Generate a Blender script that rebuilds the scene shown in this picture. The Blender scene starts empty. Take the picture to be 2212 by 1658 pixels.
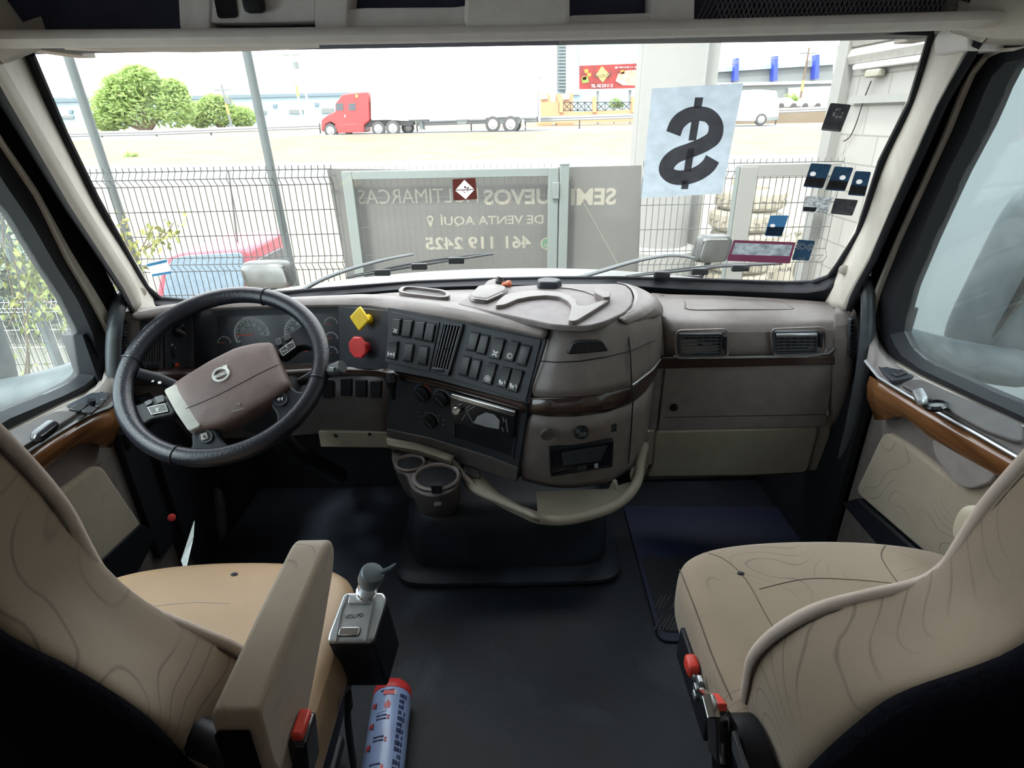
import bpy, bmesh, math, random
from mathutils import Vector as V, Matrix
from mathutils.geometry import tessellate_polygon
random.seed(7)
SC = bpy.context.scene
COL = SC.collection
# ------------------------------------------------------------------ camera
FPX, CX, CY = 1240.0, 1106.0, 829.0
PITCH, ROLL = math.radians(25), math.radians(1.0)
CAM = V((0, 0, 1.27))
_f = V((0, math.cos(PITCH), -math.sin(PITCH)))
_u = V((0, math.sin(PITCH), math.cos(PITCH)))
_r = V((1, 0, 0))
RIGHT = _r * math.cos(ROLL) - _u * math.sin(ROLL)
UP = _r * math.sin(ROLL) + _u * math.cos(ROLL)
cd = bpy.data.cameras.new('camera'); cam = bpy.data.objects.new('camera', cd); COL.objects.link(cam)
cd.sensor_fit = 'HORIZONTAL'; cd.sensor_width = 36.0; cd.lens = 36.0 * FPX / 2212.0
cd.clip_start = 0.02; cd.clip_end = 600
cam.matrix_world = Matrix(((RIGHT.x, UP.x, -_f.x, CAM.x), (RIGHT.y, UP.y, -_f.y, CAM.y), (RIGHT.z, UP.z, -_f.z, CAM.z), (0, 0, 0, 1)))
SC.camera = cam
# ------------------------------------------------------------------ world, sun, exposure
SC.view_settings.view_transform = 'Standard'; SC.view_settings.look = 'None'
SC.view_settings.gamma = 1.0; SC.view_settings.exposure = 1.75; SC.view_settings.use_curve_mapping = False
w = bpy.data.worlds.new('sky'); SC.world = w; w.use_nodes = True
bg = w.node_tree.nodes['Background']; bg.inputs[0].default_value = (0.93, 0.97, 1.0, 1); bg.inputs[1].default_value = 1.6
sd = bpy.data.lights.new('sun', 'SUN'); sd.energy = 1.6; sd.angle = math.radians(6); sd.color = (1, .95, .86)
sun = bpy.data.objects.new('sun', sd); COL.objects.link(sun)
sun.rotation_euler = (math.radians(30), math.radians(-18), 0)

def ray(px, py):
    a = (px - CX) / FPX; b = (CY - py) / FPX
    return RIGHT * a + UP * b + _f
def P(px, py, X=None, Y=None, Z=None, pl=None):          # a point of the place seen at a pixel, on a named plane
    r = ray(px, py)
    if pl is not None: t = (pl[0] - CAM).dot(pl[1]) / r.dot(pl[1])
    elif X is not None: t = (X - CAM.x) / r.x
    elif Y is not None: t = (Y - CAM.y) / r.y
    else: t = (Z - CAM.z) / r.z
    return CAM + r * t
# ------------------------------------------------------------------ objects
WL = {}
def tag(o, label=None, cat=None, group=None, kind=None):
    if label: o['label'] = label
    if cat: o['category'] = cat
    if group: o['group'] = group
    if kind: o['kind'] = kind
    return o
def thing(name, label, cat, loc, group=None, rz=0):
    o = bpy.data.objects.new(name, None); COL.objects.link(o); o.empty_display_size = .05
    o.location = loc; o.rotation_euler = (0, 0, rz); WL[o] = V(loc)
    return tag(o, label, cat, group)
def dup(root, loc=None, rz=None, label=None):
    r = root.copy(); COL.objects.link(r)
    if loc is not None: r.location = loc; WL[r] = V(loc)
    if rz is not None: r.rotation_euler = (0, 0, rz)
    if label: r['label'] = label
    for ch in list(root.children):
        c = ch.copy(); COL.objects.link(c); c.parent = r
        for g in ch.children:
            d = g.copy(); COL.objects.link(d); d.parent = c
    return r
class MB:
    def __init__(s): s.v = []; s.f = []; s.m = []
    def add(s, vs, fs, mi=0):
        b = len(s.v); s.v += [V(p) for p in vs]
        for f in fs: s.f.append([b + i for i in f]); s.m.append(mi)
        return s
    def box(s, c, sz, R=None, mi=0):
        c = V(c); h = V(sz) / 2
        vs = [V((x * h.x, y * h.y, z * h.z)) for x in (-1, 1) for y in (-1, 1) for z in (-1, 1)]
        vs = [c + (R @ p if R else p) for p in vs]
        return s.add(vs, [(0, 1, 3, 2), (4, 6, 7, 5), (0, 4, 5, 1), (2, 3, 7, 6), (0, 2, 6, 4), (1, 5, 7, 3)], mi)
    def prism(s, pts, vec, mi=0):
        n = len(pts); vec = V(vec)
        vs = [V(p) for p in pts] + [V(p) + vec for p in pts]
        return s.add(vs, [list(range(n))[::-1], list(range(n, 2 * n))] + [(i, (i + 1) % n, n + (i + 1) % n, n + i) for i in range(n)], mi)
    def plate(s, pl, poly, h0, h1, mi=0):
        n = len(poly)
        vs = [pl.pt(a, b, h0) for a, b in poly] + [pl.pt(a, b, h1) for a, b in poly]
        return s.add(vs, [list(range(n)), list(range(n, 2 * n))] + [(i, (i + 1) % n, n + (i + 1) % n, n + i) for i in range(n)], mi)
    def taper(s, pl, poly, h0, h1, k, mi=0):              # plate whose top outline is shrunk by k about its centre
        n = len(poly); ca = sum(p[0] for p in poly) / n; cb = sum(p[1] for p in poly) / n
        top = [(ca + (a - ca) * k, cb + (b - cb) * k) for a, b in poly]
        vs = [pl.pt(a, b, h0) for a, b in poly] + [pl.pt(a, b, h1) for a, b in top]
        return s.add(vs, [list(range(n)), list(range(n, 2 * n))] + [(i, (i + 1) % n, n + (i + 1) % n, n + i) for i in range(n)], mi)
    def frame(s, pl, outer, inner, h0, h1, mi=0):         # a flat ring between two outlines of equal count
        n = len(outer)
        vs = [pl.pt(a, b, h0) for a, b in outer] + [pl.pt(a, b, h0) for a, b in inner] + [pl.pt(a, b, h1) for a, b in outer] + [pl.pt(a, b, h1) for a, b in inner]
        fs = []
        for i in range(n):
            j = (i + 1) % n
            fs += [(i, j, n + j, n + i), (2 * n + i, 2 * n + j, 3 * n + j, 3 * n + i), (i, j, 2 * n + j, 2 * n + i), (n + i, n + j, 3 * n + j, 3 * n + i)]
        return s.add(vs, fs, mi)
    def sheet(s, pl, poly, h, mi=0):
        return s.add([pl.pt(a, b, h) for a, b in poly], [list(range(len(poly)))], mi)
    def loft(s, rings, closed=True, caps=True, mi=0):
        n = len(rings[0]); vs = [p for r in rings for p in r]; fs = []
        for k in range(len(rings) - 1):
            for i in range(n if closed else n - 1):
                j = (i + 1) % n
                fs.append((k * n + i, k * n + j, (k + 1) * n + j, (k + 1) * n + i))
        if caps and closed: fs += [list(range(n)), [(len(rings) - 1) * n + i for i in range(n)]]
        return s.add(vs, fs, mi)
    def tube(s, path, r, n=10, closed=False, caps=True, flat=1.0, mi=0):
        path = [V(p) for p in path]; m = len(path)
        rs = r if isinstance(r, (list, tuple)) else [r] * m
        rings = []; prev = None
        for i in range(m):
            a = path[(i - 1) % m] if (closed or i > 0) else path[i]; b = path[(i + 1) % m] if (closed or i < m - 1) else path[i]
            t = (b - a).normalized()
            if prev is None:
                q = V((0, 0, 1)) if abs(t.z) < .9 else V((1, 0, 0)); u = (q - t * q.dot(t)).normalized()
            else: u = (prev - t * prev.dot(t)).normalized()
            prev = u; w_ = t.cross(u)
            rings.append([path[i] + (u * math.cos(2 * math.pi * k / n) * flat + w_ * math.sin(2 * math.pi * k / n)) * rs[i] for k in range(n)])
        if closed: rings.append(rings[0][:]); return s.loft(rings, True, False, mi)
        return s.loft(rings, True, caps, mi)
    def lathe(s, o, ax, prof, n=24, mi=0):
        o = V(o); ax = V(ax).normalized(); q = V((0, 0, 1)) if abs(ax.z) < .9 else V((1, 0, 0))
        e1 = (q - ax * q.dot(ax)).normalized(); e2 = ax.cross(e1)
        return s.loft([[o + ax * h + (e1 * math.cos(2 * math.pi * k / n) + e2 * math.sin(2 * math.pi * k / n)) * max(r, 1e-5) for k in range(n)] for r, h in prof], True, True, mi)
    def ball(s, c, r, nu=12, nv=8, mi=0):
        c = V(c); r = V(r) if not isinstance(r, (int, float)) else V((r, r, r))
        return s.loft([[c + V((r.x * math.sin(math.pi * j / nv) * math.cos(2 * math.pi * i / nu), r.y * math.sin(math.pi * j / nv) * math.sin(2 * math.pi * i / nu), r.z * math.cos(math.pi * j / nv))) for i in range(nu)] for j in [.02] + list(range(1, nv)) + [nv - .02]], True, True, mi)
    def rbox(s, fn, n=(10, 10, 4), p=5.0, mi=0):          # rounded-box shell: fn maps (-1..1)^3 superellipsoid points to the place
        def pt(x, y, z):
            k = (abs(x) ** p + abs(y) ** p + abs(z) ** p) ** (1 / p); return V(fn(x / k, y / k, z / k))
        for ax in range(3):
            i, j = [(1, 2), (0, 2), (0, 1)][ax]; ni, nj = n[i], n[j]
            for sg in (-1, 1):
                vs = []; fs = []
                for a in range(ni + 1):
                    for b in range(nj + 1):
                        c = [0, 0, 0]; c[ax] = sg; c[i] = -1 + 2 * a / ni; c[j] = -1 + 2 * b / nj; vs.append(pt(*c))
                for a in range(ni):
                    for b in range(nj):
                        q = a * (nj + 1) + b; fs.append((q, q + 1, q + nj + 2, q + nj + 1))
                s.add(vs, fs, mi)
        return s
    def build(s, name, mats, parent=None, bevel=0, seg=2, sub=0, solid=0, angle=40, loc=None, weld=1e-5, flat=False):
        if not isinstance(mats, (list, tuple)): mats = [mats]
        if parent is not None: o3 = WL[parent]
        elif loc is not None: o3 = V(loc)
        else:
            lo = [min(p[i] for p in s.v) for i in range(3)]; hi = [max(p[i] for p in s.v) for i in range(3)]
            o3 = V(((lo[0] + hi[0]) / 2, (lo[1] + hi[1]) / 2, lo[2]))
        me = bpy.data.meshes.new(name)
        bm = bmesh.new(); vs = [bm.verts.new(p - o3) for p in s.v]
        for f, mi in zip(s.f, s.m):
            try: q = bm.faces.new([vs[i] for i in f]); q.material_index = mi; q.smooth = not flat
            except ValueError: pass
        bmesh.ops.remove_doubles(bm, verts=bm.verts[:], dist=weld)
        bmesh.ops.recalc_face_normals(bm, faces=bm.faces[:])
        bm.to_mesh(me); bm.free()
        for m in mats: me.materials.append(m)
        if not flat and not bevel: me.set_sharp_from_angle(angle=math.radians(angle))
        o = bpy.data.objects.new(name, me); COL.objects.link(o); WL[o] = o3
        if parent is not None: o.parent = parent
        else: o.location = o3
        if sub:
            m = o.modifiers.new('s', 'SUBSURF'); m.levels = m.render_levels = sub
        if solid:
            m = o.modifiers.new('t', 'SOLIDIFY'); m.thickness = solid; m.offset = 0
        if bevel:
            m = o.modifiers.new('b', 'BEVEL'); m.width = bevel; m.segments = seg; m.limit_method = 'ANGLE'; m.angle_limit = math.radians(30)
            m.harden_normals = False
            me.set_sharp_from_angle(angle=math.radians(75))
        return o
class Plane:                                              # a working plane: origin, two axes in it, n towards the viewer
    def __init__(s, a, b, c):                             # a origin, b on the +x side, c below (a->c is -y)
        s.o = V(a); s.x = (V(b) - s.o).normalized(); d = s.o - V(c); s.y = (d - s.x * d.dot(s.x)).normalized(); s.n = s.x.cross(s.y)
    @classmethod
    def on(k, o, x, y):
        q = k.__new__(k); q.o = V(o); q.x = V(x).normalized(); y = V(y); q.y = (y - q.x * y.dot(q.x)).normalized(); q.n = q.x.cross(q.y); return q
    def pt(s, a, b, h=0): return s.o + s.x * a + s.y * b + s.n * h
    def px(s, px, py, h=0):
        p = P(px, py, pl=(s.o + s.n * h, s.n)) - s.o; return (p.dot(s.x), p.dot(s.y))
    def poly(s, pts, h=0): return [s.px(a, b, h) for a, b in pts]
def rnd(poly, r, n=4):                                    # round the corners of a 2-D outline
    out = []; m = len(poly)
    for i in range(m):
        p = V(poly[i]); a = V(poly[i - 1]) - p; b = V(poly[(i + 1) % m]) - p
        k = min(r, a.length * .45, b.length * .45); s0 = p + a.normalized() * k; s1 = p + b.normalized() * k
        for j in range(n + 1):
            t = j / n; q = s0 * (1 - t) ** 2 + p * 2 * t * (1 - t) + s1 * t * t; out.append((q.x, q.y))
    return out
def shrink(poly, d):                                      # move an outline inwards by about d (convex outlines)
    n = len(poly); ca = sum(p[0] for p in poly) / n; cb = sum(p[1] for p in poly) / n; out = []
    for a, b in poly:
        L = math.hypot(a - ca, b - cb); k = max(0, 1 - d / max(L, 1e-6)); out.append((ca + (a - ca) * k, cb + (b - cb) * k))
    return out
def circ(c, r, n=20, ry=None): return [(c[0] + r * math.cos(2 * math.pi * i / n), c[1] + (ry or r) * math.sin(2 * math.pi * i / n)) for i in range(n)]
def proj(p):
    d = V(p) - CAM; w_ = d.dot(_f); return CX + FPX * d.dot(RIGHT) / w_, CY - FPX * d.dot(UP) / w_
def resamp(pts, n):
    pts = [V(p) for p in pts]; L = [0]
    for a, b in zip(pts, pts[1:]): L.append(L[-1] + (b - a).length)
    out = []
    for i in range(n):
        t = L[-1] * i / (n - 1); k = 0
        while k < len(L) - 2 and L[k + 1] < t: k += 1
        out.append(pts[k].lerp(pts[k + 1], (t - L[k]) / max(L[k + 1] - L[k], 1e-9)))
    return out
def spline(pts, n=6, closed=False):                       # Catmull-Rom through the points
    pts = [V(p) for p in pts]; m = len(pts); out = []
    for i in range(m if closed else m - 1):
        p0 = pts[i - 1] if (closed or i > 0) else pts[i]; p1 = pts[i]; p2 = pts[(i + 1) % m]; p3 = pts[(i + 2) % m] if (closed or i < m - 2) else p2
        for j in range(n):
            t = j / n
            out.append(.5 * ((2 * p1) + (p2 - p0) * t + (2 * p0 - 5 * p1 + 4 * p2 - p3) * t * t + (3 * p1 - p0 - 3 * p2 + p3) * t ** 3))
    if not closed: out.append(pts[-1])
    return out
def strip(rows, n=14, sm=True):                           # a skin across several 3-D polylines
    return MB().loft([resamp(r, n) for r in rows], closed=False)
def lettering(name, txt, pl, a0, a1, b0, b1, h, mat, parent, bold=0.0, mirror=False, th=.0006, kind_label=None):
    cu = bpy.data.curves.new('t', 'FONT'); cu.body = txt; cu.size = 1; cu.extrude = 0.0; cu.offset = bold; cu.resolution_u = 3
    ob = bpy.data.objects.new('t', cu); COL.objects.link(ob)
    dg = bpy.context.evaluated_depsgraph_get(); me = bpy.data.meshes.new_from_object(ob.evaluated_get(dg))
    bpy.data.objects.remove(ob); bpy.data.curves.remove(cu)
    xs = [v.co.x for v in me.vertices]; ys = [v.co.y for v in me.vertices]
    x0, x1, y0, y1 = min(xs), max(xs), min(ys), max(ys)
    m = MB(); vs = []
    for v in me.vertices:
        u = (v.co.x - x0) / (x1 - x0); q = (v.co.y - y0) / (y1 - y0)
        if mirror: u = 1 - u
        vs.append(pl.pt(a0 + (a1 - a0) * u, b0 + (b1 - b0) * q, h))
    m.add(vs, [list(p.vertices) for p in me.polygons]); bpy.data.meshes.remove(me)
    return m.build(name, mat, parent, solid=th, flat=True)
from mathutils.bvhtree import BVHTree
def skin(mb): return BVHTree.FromPolygons(mb.v, mb.f)
def hit(bvh, px, py, off=.0015):
    r = ray(px, py).normalized(); p, n, i, d = bvh.ray_cast(CAM, r)
    return None if p is None else p - r * off
def decal(bv, pts, r, m, par, nm, off=.0006, n=5):       # a thin line laid on a surface along picture points
    q = [hit(bv, a, b, off) for a, b in [(p.x, p.y) for p in spline([V((a, b, 0)) for a, b in pts], n)]]; q = [p for p in q if p is not None]
    if len(q) > 2: MB().tube(q, r, 5).build(nm, M[m], par)
def arc(c, r, a0, a1, n=12): return [(c[0] + r * math.cos(a0 + (a1 - a0) * i / n), c[1] + r * math.sin(a0 + (a1 - a0) * i / n)) for i in range(n + 1)]
def band(mb, pl, pts, w, h0, h1, mi=0):                   # a raised line of width w along 2-D points
    pts = [V(p) for p in pts]; L = []; R = []
    for i, p in enumerate(pts):
        t = (pts[min(i + 1, len(pts) - 1)] - pts[max(i - 1, 0)]).normalized(); nn = V((-t.y, t.x)) * w / 2
        L.append((p + nn)); R.append((p - nn))
    vs = [pl.pt(q.x, q.y, h) for h in (h0, h1) for S in (L, R) for q in S]; n = len(pts); fs = []
    for i in range(n - 1):
        fs += [(i, i + 1, n + i + 1, n + i), (2 * n + i, 2 * n + i + 1, 3 * n + i + 1, 3 * n + i), (i, i + 1, 2 * n + i + 1, 2 * n + i), (n + i, n + i + 1, 3 * n + i + 1, 3 * n + i)]
    fs += [(0, n, 3 * n, 2 * n), (n - 1, 2 * n - 1, 4 * n - 1, 3 * n - 1)]
    return mb.add(vs, fs, mi)
# ------------------------------------------------------------------ materials
def lin(c):
    if isinstance(c, str):
        c = [int(c[i:i + 2], 16) / 255 for i in (1, 3, 5)]
        return tuple(x / 12.92 if x <= .04045 else ((x + .055) / 1.055) ** 2.4 for x in c)
    return tuple(c)
M = {}
def mat(name, c, rough=.5, metal=0, spec=.5, var=.12, vs=30, bump=0, bs=400, coat=0, c2=None, sheen=0, emit=0, alpha=1):
    m = bpy.data.materials.new(name); m.use_nodes = True; nt = m.node_tree; N = nt.nodes; Lk = nt.links
    b = N['Principled BSDF']; c = lin(c)
    b.inputs['Roughness'].default_value = rough; b.inputs['Metallic'].default_value = metal; b.inputs['Specular IOR Level'].default_value = spec
    b.inputs['Coat Weight'].default_value = coat; b.inputs['Coat Roughness'].default_value = .12
    if sheen: b.inputs['Sheen Weight'].default_value = sheen; b.inputs['Sheen Roughness'].default_value = .5
    tc = N.new('ShaderNodeTexCoord'); nz = N.new('ShaderNodeTexNoise'); nz.inputs['Scale'].default_value = vs; nz.inputs['Detail'].default_value = 4
    Lk.new(tc.outputs['Object'], nz.inputs['Vector'])
    mx = N.new('ShaderNodeMix'); mx.data_type = 'RGBA'
    ca = c2 and lin(c2) or tuple(x * (1 - var) for x in c); cb = c if c2 else tuple(min(1, x * (1 + var)) for x in c)
    mx.inputs[6].default_value = (*ca, 1); mx.inputs[7].default_value = (*cb, 1)
    mr = N.new('ShaderNodeMapRange'); mr.inputs[1].default_value = .3; mr.inputs[2].default_value = .7
    Lk.new(nz.outputs['Fac'], mr.inputs[0]); Lk.new(mr.outputs[0], mx.inputs[0]); Lk.new(mx.outputs[2], b.inputs['Base Color'])
    if bump:
        n2 = N.new('ShaderNodeTexNoise'); n2.inputs['Scale'].default_value = bs; n2.inputs['Detail'].default_value = 2; Lk.new(tc.outputs['Object'], n2.inputs['Vector'])
        bp = N.new('ShaderNodeBump'); bp.inputs['Strength'].default_value = bump; bp.inputs['Distance'].default_value = .002
        Lk.new(n2.outputs['Fac'], bp.inputs['Height']); Lk.new(bp.outputs[0], b.inputs['Normal'])
    if emit: b.inputs['Emission Color'].default_value = (*c, 1); b.inputs['Emission Strength'].default_value = emit
    M[name] = m; m['b'] = 1
    return m
def contour_mat(name, c, line, scale=3.2, k=5.0, w=.06, rough=.85, sheen=.3, weave=900):   # fabric printed with thin contour lines
    m = mat(name, c, rough=rough, var=.06, vs=12, bump=.25, bs=weave, sheen=sheen); nt = m.node_tree; N = nt.nodes; Lk = nt.links; b = N['Principled BSDF']
    base = b.inputs['Base Color'].links[0].from_socket
    tc = N.new('ShaderNodeTexCoord'); mp = N.new('ShaderNodeMapping'); mp.inputs['Scale'].default_value = (1.0, 1.0, .8); Lk.new(tc.outputs['Object'], mp.inputs[0])
    nz = N.new('ShaderNodeTexNoise'); nz.inputs['Scale'].default_value = scale; nz.inputs['Detail'].default_value = 1.2; Lk.new(mp.outputs[0], nz.inputs['Vector'])
    mu = N.new('ShaderNodeMath'); mu.operation = 'MULTIPLY'; mu.inputs[1].default_value = k * 4; Lk.new(nz.outputs['Fac'], mu.inputs[0])
    pp = N.new('ShaderNodeMath'); pp.operation = 'PINGPONG'; pp.inputs[1].default_value = .5; Lk.new(mu.outputs[0], pp.inputs[0])
    mr = N.new('ShaderNodeMapRange'); mr.inputs[1].default_value = 0; mr.inputs[2].default_value = w; mr.inputs[3].default_value = .75; mr.inputs[4].default_value = 0; Lk.new(pp.outputs[0], mr.inputs[0])
    n3 = N.new('ShaderNodeTexNoise'); n3.inputs['Scale'].default_value = 5; Lk.new(tc.outputs['Object'], n3.inputs['Vector'])
    m3 = N.new('ShaderNodeMapRange'); m3.inputs[1].default_value = .42; m3.inputs[2].default_value = .54; Lk.new(n3.outputs['Fac'], m3.inputs[0])
    m4 = N.new('ShaderNodeMath'); m4.operation = 'MULTIPLY'; Lk.new(mr.outputs[0], m4.inputs[0]); Lk.new(m3.outputs[0], m4.inputs[1])
    mx = N.new('ShaderNodeMix'); mx.data_type = 'RGBA'; Lk.new(m4.outputs[0], mx.inputs[0]); Lk.new(base, mx.inputs[6]); mx.inputs[7].default_value = (*lin(line), 1)
    Lk.new(mx.outputs[2], b.inputs['Base Color']); return m
def wood_mat(name, c1, c2, axis='Y', rough=.25, coat=.6):
    m = mat(name, c1, rough=rough, coat=coat); nt = m.node_tree; N = nt.nodes; Lk = nt.links; b = N['Principled BSDF']
    tc = N.new('ShaderNodeTexCoord'); mp = N.new('ShaderNodeMapping'); mp.inputs['Scale'].default_value = (3, 1.2, 26) if axis == 'Y' else (1.2, 3, 26); Lk.new(tc.outputs['Object'], mp.inputs[0])
    nz = N.new('ShaderNodeTexNoise'); nz.inputs['Scale'].default_value = 3; nz.inputs['Detail'].default_value = 6; Lk.new(mp.outputs[0], nz.inputs['Vector'])
    mr = N.new('ShaderNodeMapRange'); mr.inputs[1].default_value = .35; mr.inputs[2].default_value = .65; Lk.new(nz.outputs['Fac'], mr.inputs[0])
    mx = N.new('ShaderNodeMix'); mx.data_type = 'RGBA'; mx.inputs[6].default_value = (*lin(c1), 1); mx.inputs[7].default_value = (*lin(c2), 1); Lk.new(mr.outputs[0], mx.inputs[0])
    Lk.new(mx.outputs[2], b.inputs['Base Color']); return m
def glass_mat(name, tint=(.97, .99, .98), haze=.04, refl=1.0, haze_col=(.9, .9, .88)):
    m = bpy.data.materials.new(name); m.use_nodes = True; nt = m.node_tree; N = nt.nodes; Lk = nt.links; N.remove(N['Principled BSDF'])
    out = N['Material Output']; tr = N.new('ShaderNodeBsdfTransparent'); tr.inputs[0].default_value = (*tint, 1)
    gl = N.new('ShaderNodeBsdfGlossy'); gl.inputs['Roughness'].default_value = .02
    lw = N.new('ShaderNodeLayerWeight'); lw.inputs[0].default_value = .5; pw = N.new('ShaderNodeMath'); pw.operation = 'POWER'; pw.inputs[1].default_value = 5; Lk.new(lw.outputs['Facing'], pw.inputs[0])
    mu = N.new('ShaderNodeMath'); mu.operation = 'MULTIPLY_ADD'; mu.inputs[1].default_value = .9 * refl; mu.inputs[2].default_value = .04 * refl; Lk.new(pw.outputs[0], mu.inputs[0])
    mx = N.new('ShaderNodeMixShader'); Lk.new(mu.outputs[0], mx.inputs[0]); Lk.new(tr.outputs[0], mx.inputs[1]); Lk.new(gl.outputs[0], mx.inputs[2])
    tl = N.new('ShaderNodeBsdfTranslucent'); tl.inputs[0].default_value = (*haze_col, 1)  # translucent white painted in as glare haze, brightening the view through the glass
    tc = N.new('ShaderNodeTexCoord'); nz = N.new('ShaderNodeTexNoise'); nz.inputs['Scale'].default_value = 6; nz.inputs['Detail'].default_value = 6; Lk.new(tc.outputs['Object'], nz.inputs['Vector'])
    mr = N.new('ShaderNodeMapRange'); mr.inputs[1].default_value = .3; mr.inputs[2].default_value = .7; mr.inputs[3].default_value = haze * .5; mr.inputs[4].default_value = haze * 1.5; Lk.new(nz.outputs['Fac'], mr.inputs[0])
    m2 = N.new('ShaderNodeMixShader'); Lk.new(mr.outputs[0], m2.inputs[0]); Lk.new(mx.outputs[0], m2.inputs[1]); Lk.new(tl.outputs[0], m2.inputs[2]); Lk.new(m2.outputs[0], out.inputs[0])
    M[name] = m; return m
mat('dash', (.170, .145, .136), .42, bump=.25, bs=500, spec=.6)
mat('dash_dark', (.075, .066, .066), .55, bump=.2, bs=500)
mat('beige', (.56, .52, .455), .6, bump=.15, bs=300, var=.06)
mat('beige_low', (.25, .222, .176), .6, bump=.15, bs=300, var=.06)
mat('headliner', (.86, .82, .80), .8, bump=.2, bs=500, var=.05)
mat('black', (.010, .011, .015), .5, spec=.3)
mat('panel', (.028, .034, .044), .5, bump=.1, bs=700)
mat('switch', (.032, .034, .038), .42)
mat('slat', (.085, .09, .10), .4)
mat('rubber', (.011, .012, .016), .6, spec=.3)
mat('gloss_black', (.012, .012, .015), .15, coat=.4)
mat('leather', (.008, .0095, .016), .34, bump=.3, bs=260, spec=.6)
mat('hub', (.135, .092, .082), .5, bump=.3, bs=420)
mat('hub_pale', (.34, .33, .30), .5, bump=.3, bs=420)
mat('chrome', (.7, .7, .7), .18, metal=1)
mat('silver', (.50, .52, .54), .32, metal=.75)
mat('mark', (.75, .75, .75), .5)
mat('mark_dim', (.28, .29, .31), .5)
mat('red', (.68, .045, .045), .4)
mat('needle', (.8, .08, .03), .5)
mat('yellow', (1.0, .66, .01), .35)
mat('carpet', (.004, .004, .007), 1.0, spec=.1, bump=1.0, bs=300, var=.4, vs=120)
mat('floor', (.013, .017, .025), .5, c2=(.006, .0075, .011), vs=4, bump=.4, bs=160, spec=.3)
_n = M['floor'].node_tree; _b = _n.nodes['Principled BSDF']; _s = _b.inputs['Base Color'].links[0].from_socket        # dusty scuffs trodden into the rubber
_t = _n.nodes.new('ShaderNodeTexCoord'); _z = _n.nodes.new('ShaderNodeTexNoise'); _z.inputs['Scale'].default_value = 3.1; _z.inputs['Detail'].default_value = 7; _z.inputs['Distortion'].default_value = .6; _n.links.new(_t.outputs['Object'], _z.inputs['Vector'])
_m = _n.nodes.new('ShaderNodeMapRange'); _m.inputs[1].default_value = .54; _m.inputs[2].default_value = .74; _m.inputs[4].default_value = .8; _n.links.new(_z.outputs['Fac'], _m.inputs[0])
_x = _n.nodes.new('ShaderNodeMix'); _x.data_type = 'RGBA'; _n.links.new(_m.outputs[0], _x.inputs[0]); _n.links.new(_s, _x.inputs[6]); _x.inputs[7].default_value = (.042, .052, .062, 1); _n.links.new(_x.outputs[2], _b.inputs['Base Color'])
mat('mat_blue', (.006, .010, .032), .5)
contour_mat('fabric', (.285, .215, .150), (.115, .085, .062), scale=3.6, k=8, w=.085)
contour_mat('fabric_door', (.33, .28, .21), (.13, .105, .08), scale=4.2, k=7, w=.075)
mat('piping', (.54, .445, .38), .8, var=.05, bump=.2, bs=700)
mat('leather_tan', (.40, .265, .16), .45, var=.06, vs=8, bump=.12, bs=350, spec=.4)
mat('cream', (.40, .36, .27), .7, var=.04)
wood_mat('wood', (.11, .042, .014), (.20, .088, .032))
wood_mat('wood_dash', (.020, .011, .010), (.042, .024, .018), axis='X')
glass_mat('glass', haze=.018)
glass_mat('glass_side', tint=(.88, .95, .96), haze=.03, refl=1.0)
mat('paper', (.62, .68, .73), .8, var=.03)
mat('paper_ink', (.15, .14, .15), .8, var=.05)
# ================================================================== the cab shell
def struct(o): return tag(o, kind='structure')
def wsy(p): return 1.85 - (p.z - .83) * .754 - .30 * (p.x + .05) ** 2
def WS(px, py, off=0):                                    # on the curved windshield, off metres inside it
    r = ray(px, py); a, b = .3, 4.0
    for _ in range(40):
        t = (a + b) / 2; p = CAM + r * t
        if p.y < wsy(p) - off: a = t
        else: b = t
    return CAM + r * a
def nearer(p, d): return p + (CAM - p).normalized() * d
SR = Plane.on((.95, 0, .7), (0, -1, 0), (-.2, 0, 1)); SL = Plane.on((-1.0, 0, .7), (0, 1, 0), (.2, 0, 1))
SR2 = Plane.on((.95, 0, .7), (0, -1, 0), (0, 0, 1)); SL2 = Plane.on((-1.0, 0, .7), (0, 1, 0), (0, 0, 1))
def on(pl, pts, h): return [pl.pt(*pl.px(a, b, h), h) for a, b in pts]
struct(MB().box((-.025, .2, -.03), (1.97, 3.4, .06)).build('floor', M['floor'], loc=(0, 0, 0)))
struct(MB().box((-.025, 1.84, .36), (1.9, .04, .80)).build('wall_front', M['rubber'], loc=(0, 1.84, 0)))
struct(MB().box((-.025, .05, 1.99), (1.9, 3.1, .06)).build('ceiling', M['headliner'], loc=(0, 0, 1.96)))
struct(MB().box((-.025, -1.5, .98), (1.9, .05, 1.9)).build('wall_back', M['beige_low'], loc=(0, -1.5, 0)))
for sx, nm in ((-1.02, 'wall_left'), (.97, 'wall_right')):
    b = MB(); b.box((sx, -.62, .48), (.04, 1.76, .96)); b.box((sx, -.62, 1.45), (.04, 1.76, 1.02))
    b.box((sx + (.1 if sx < 0 else -.1), .8, 1.68), (.04, 1.3, .56))
    struct(b.build(nm, M['beige_low'], loc=(sx, 0, 0)))
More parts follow.
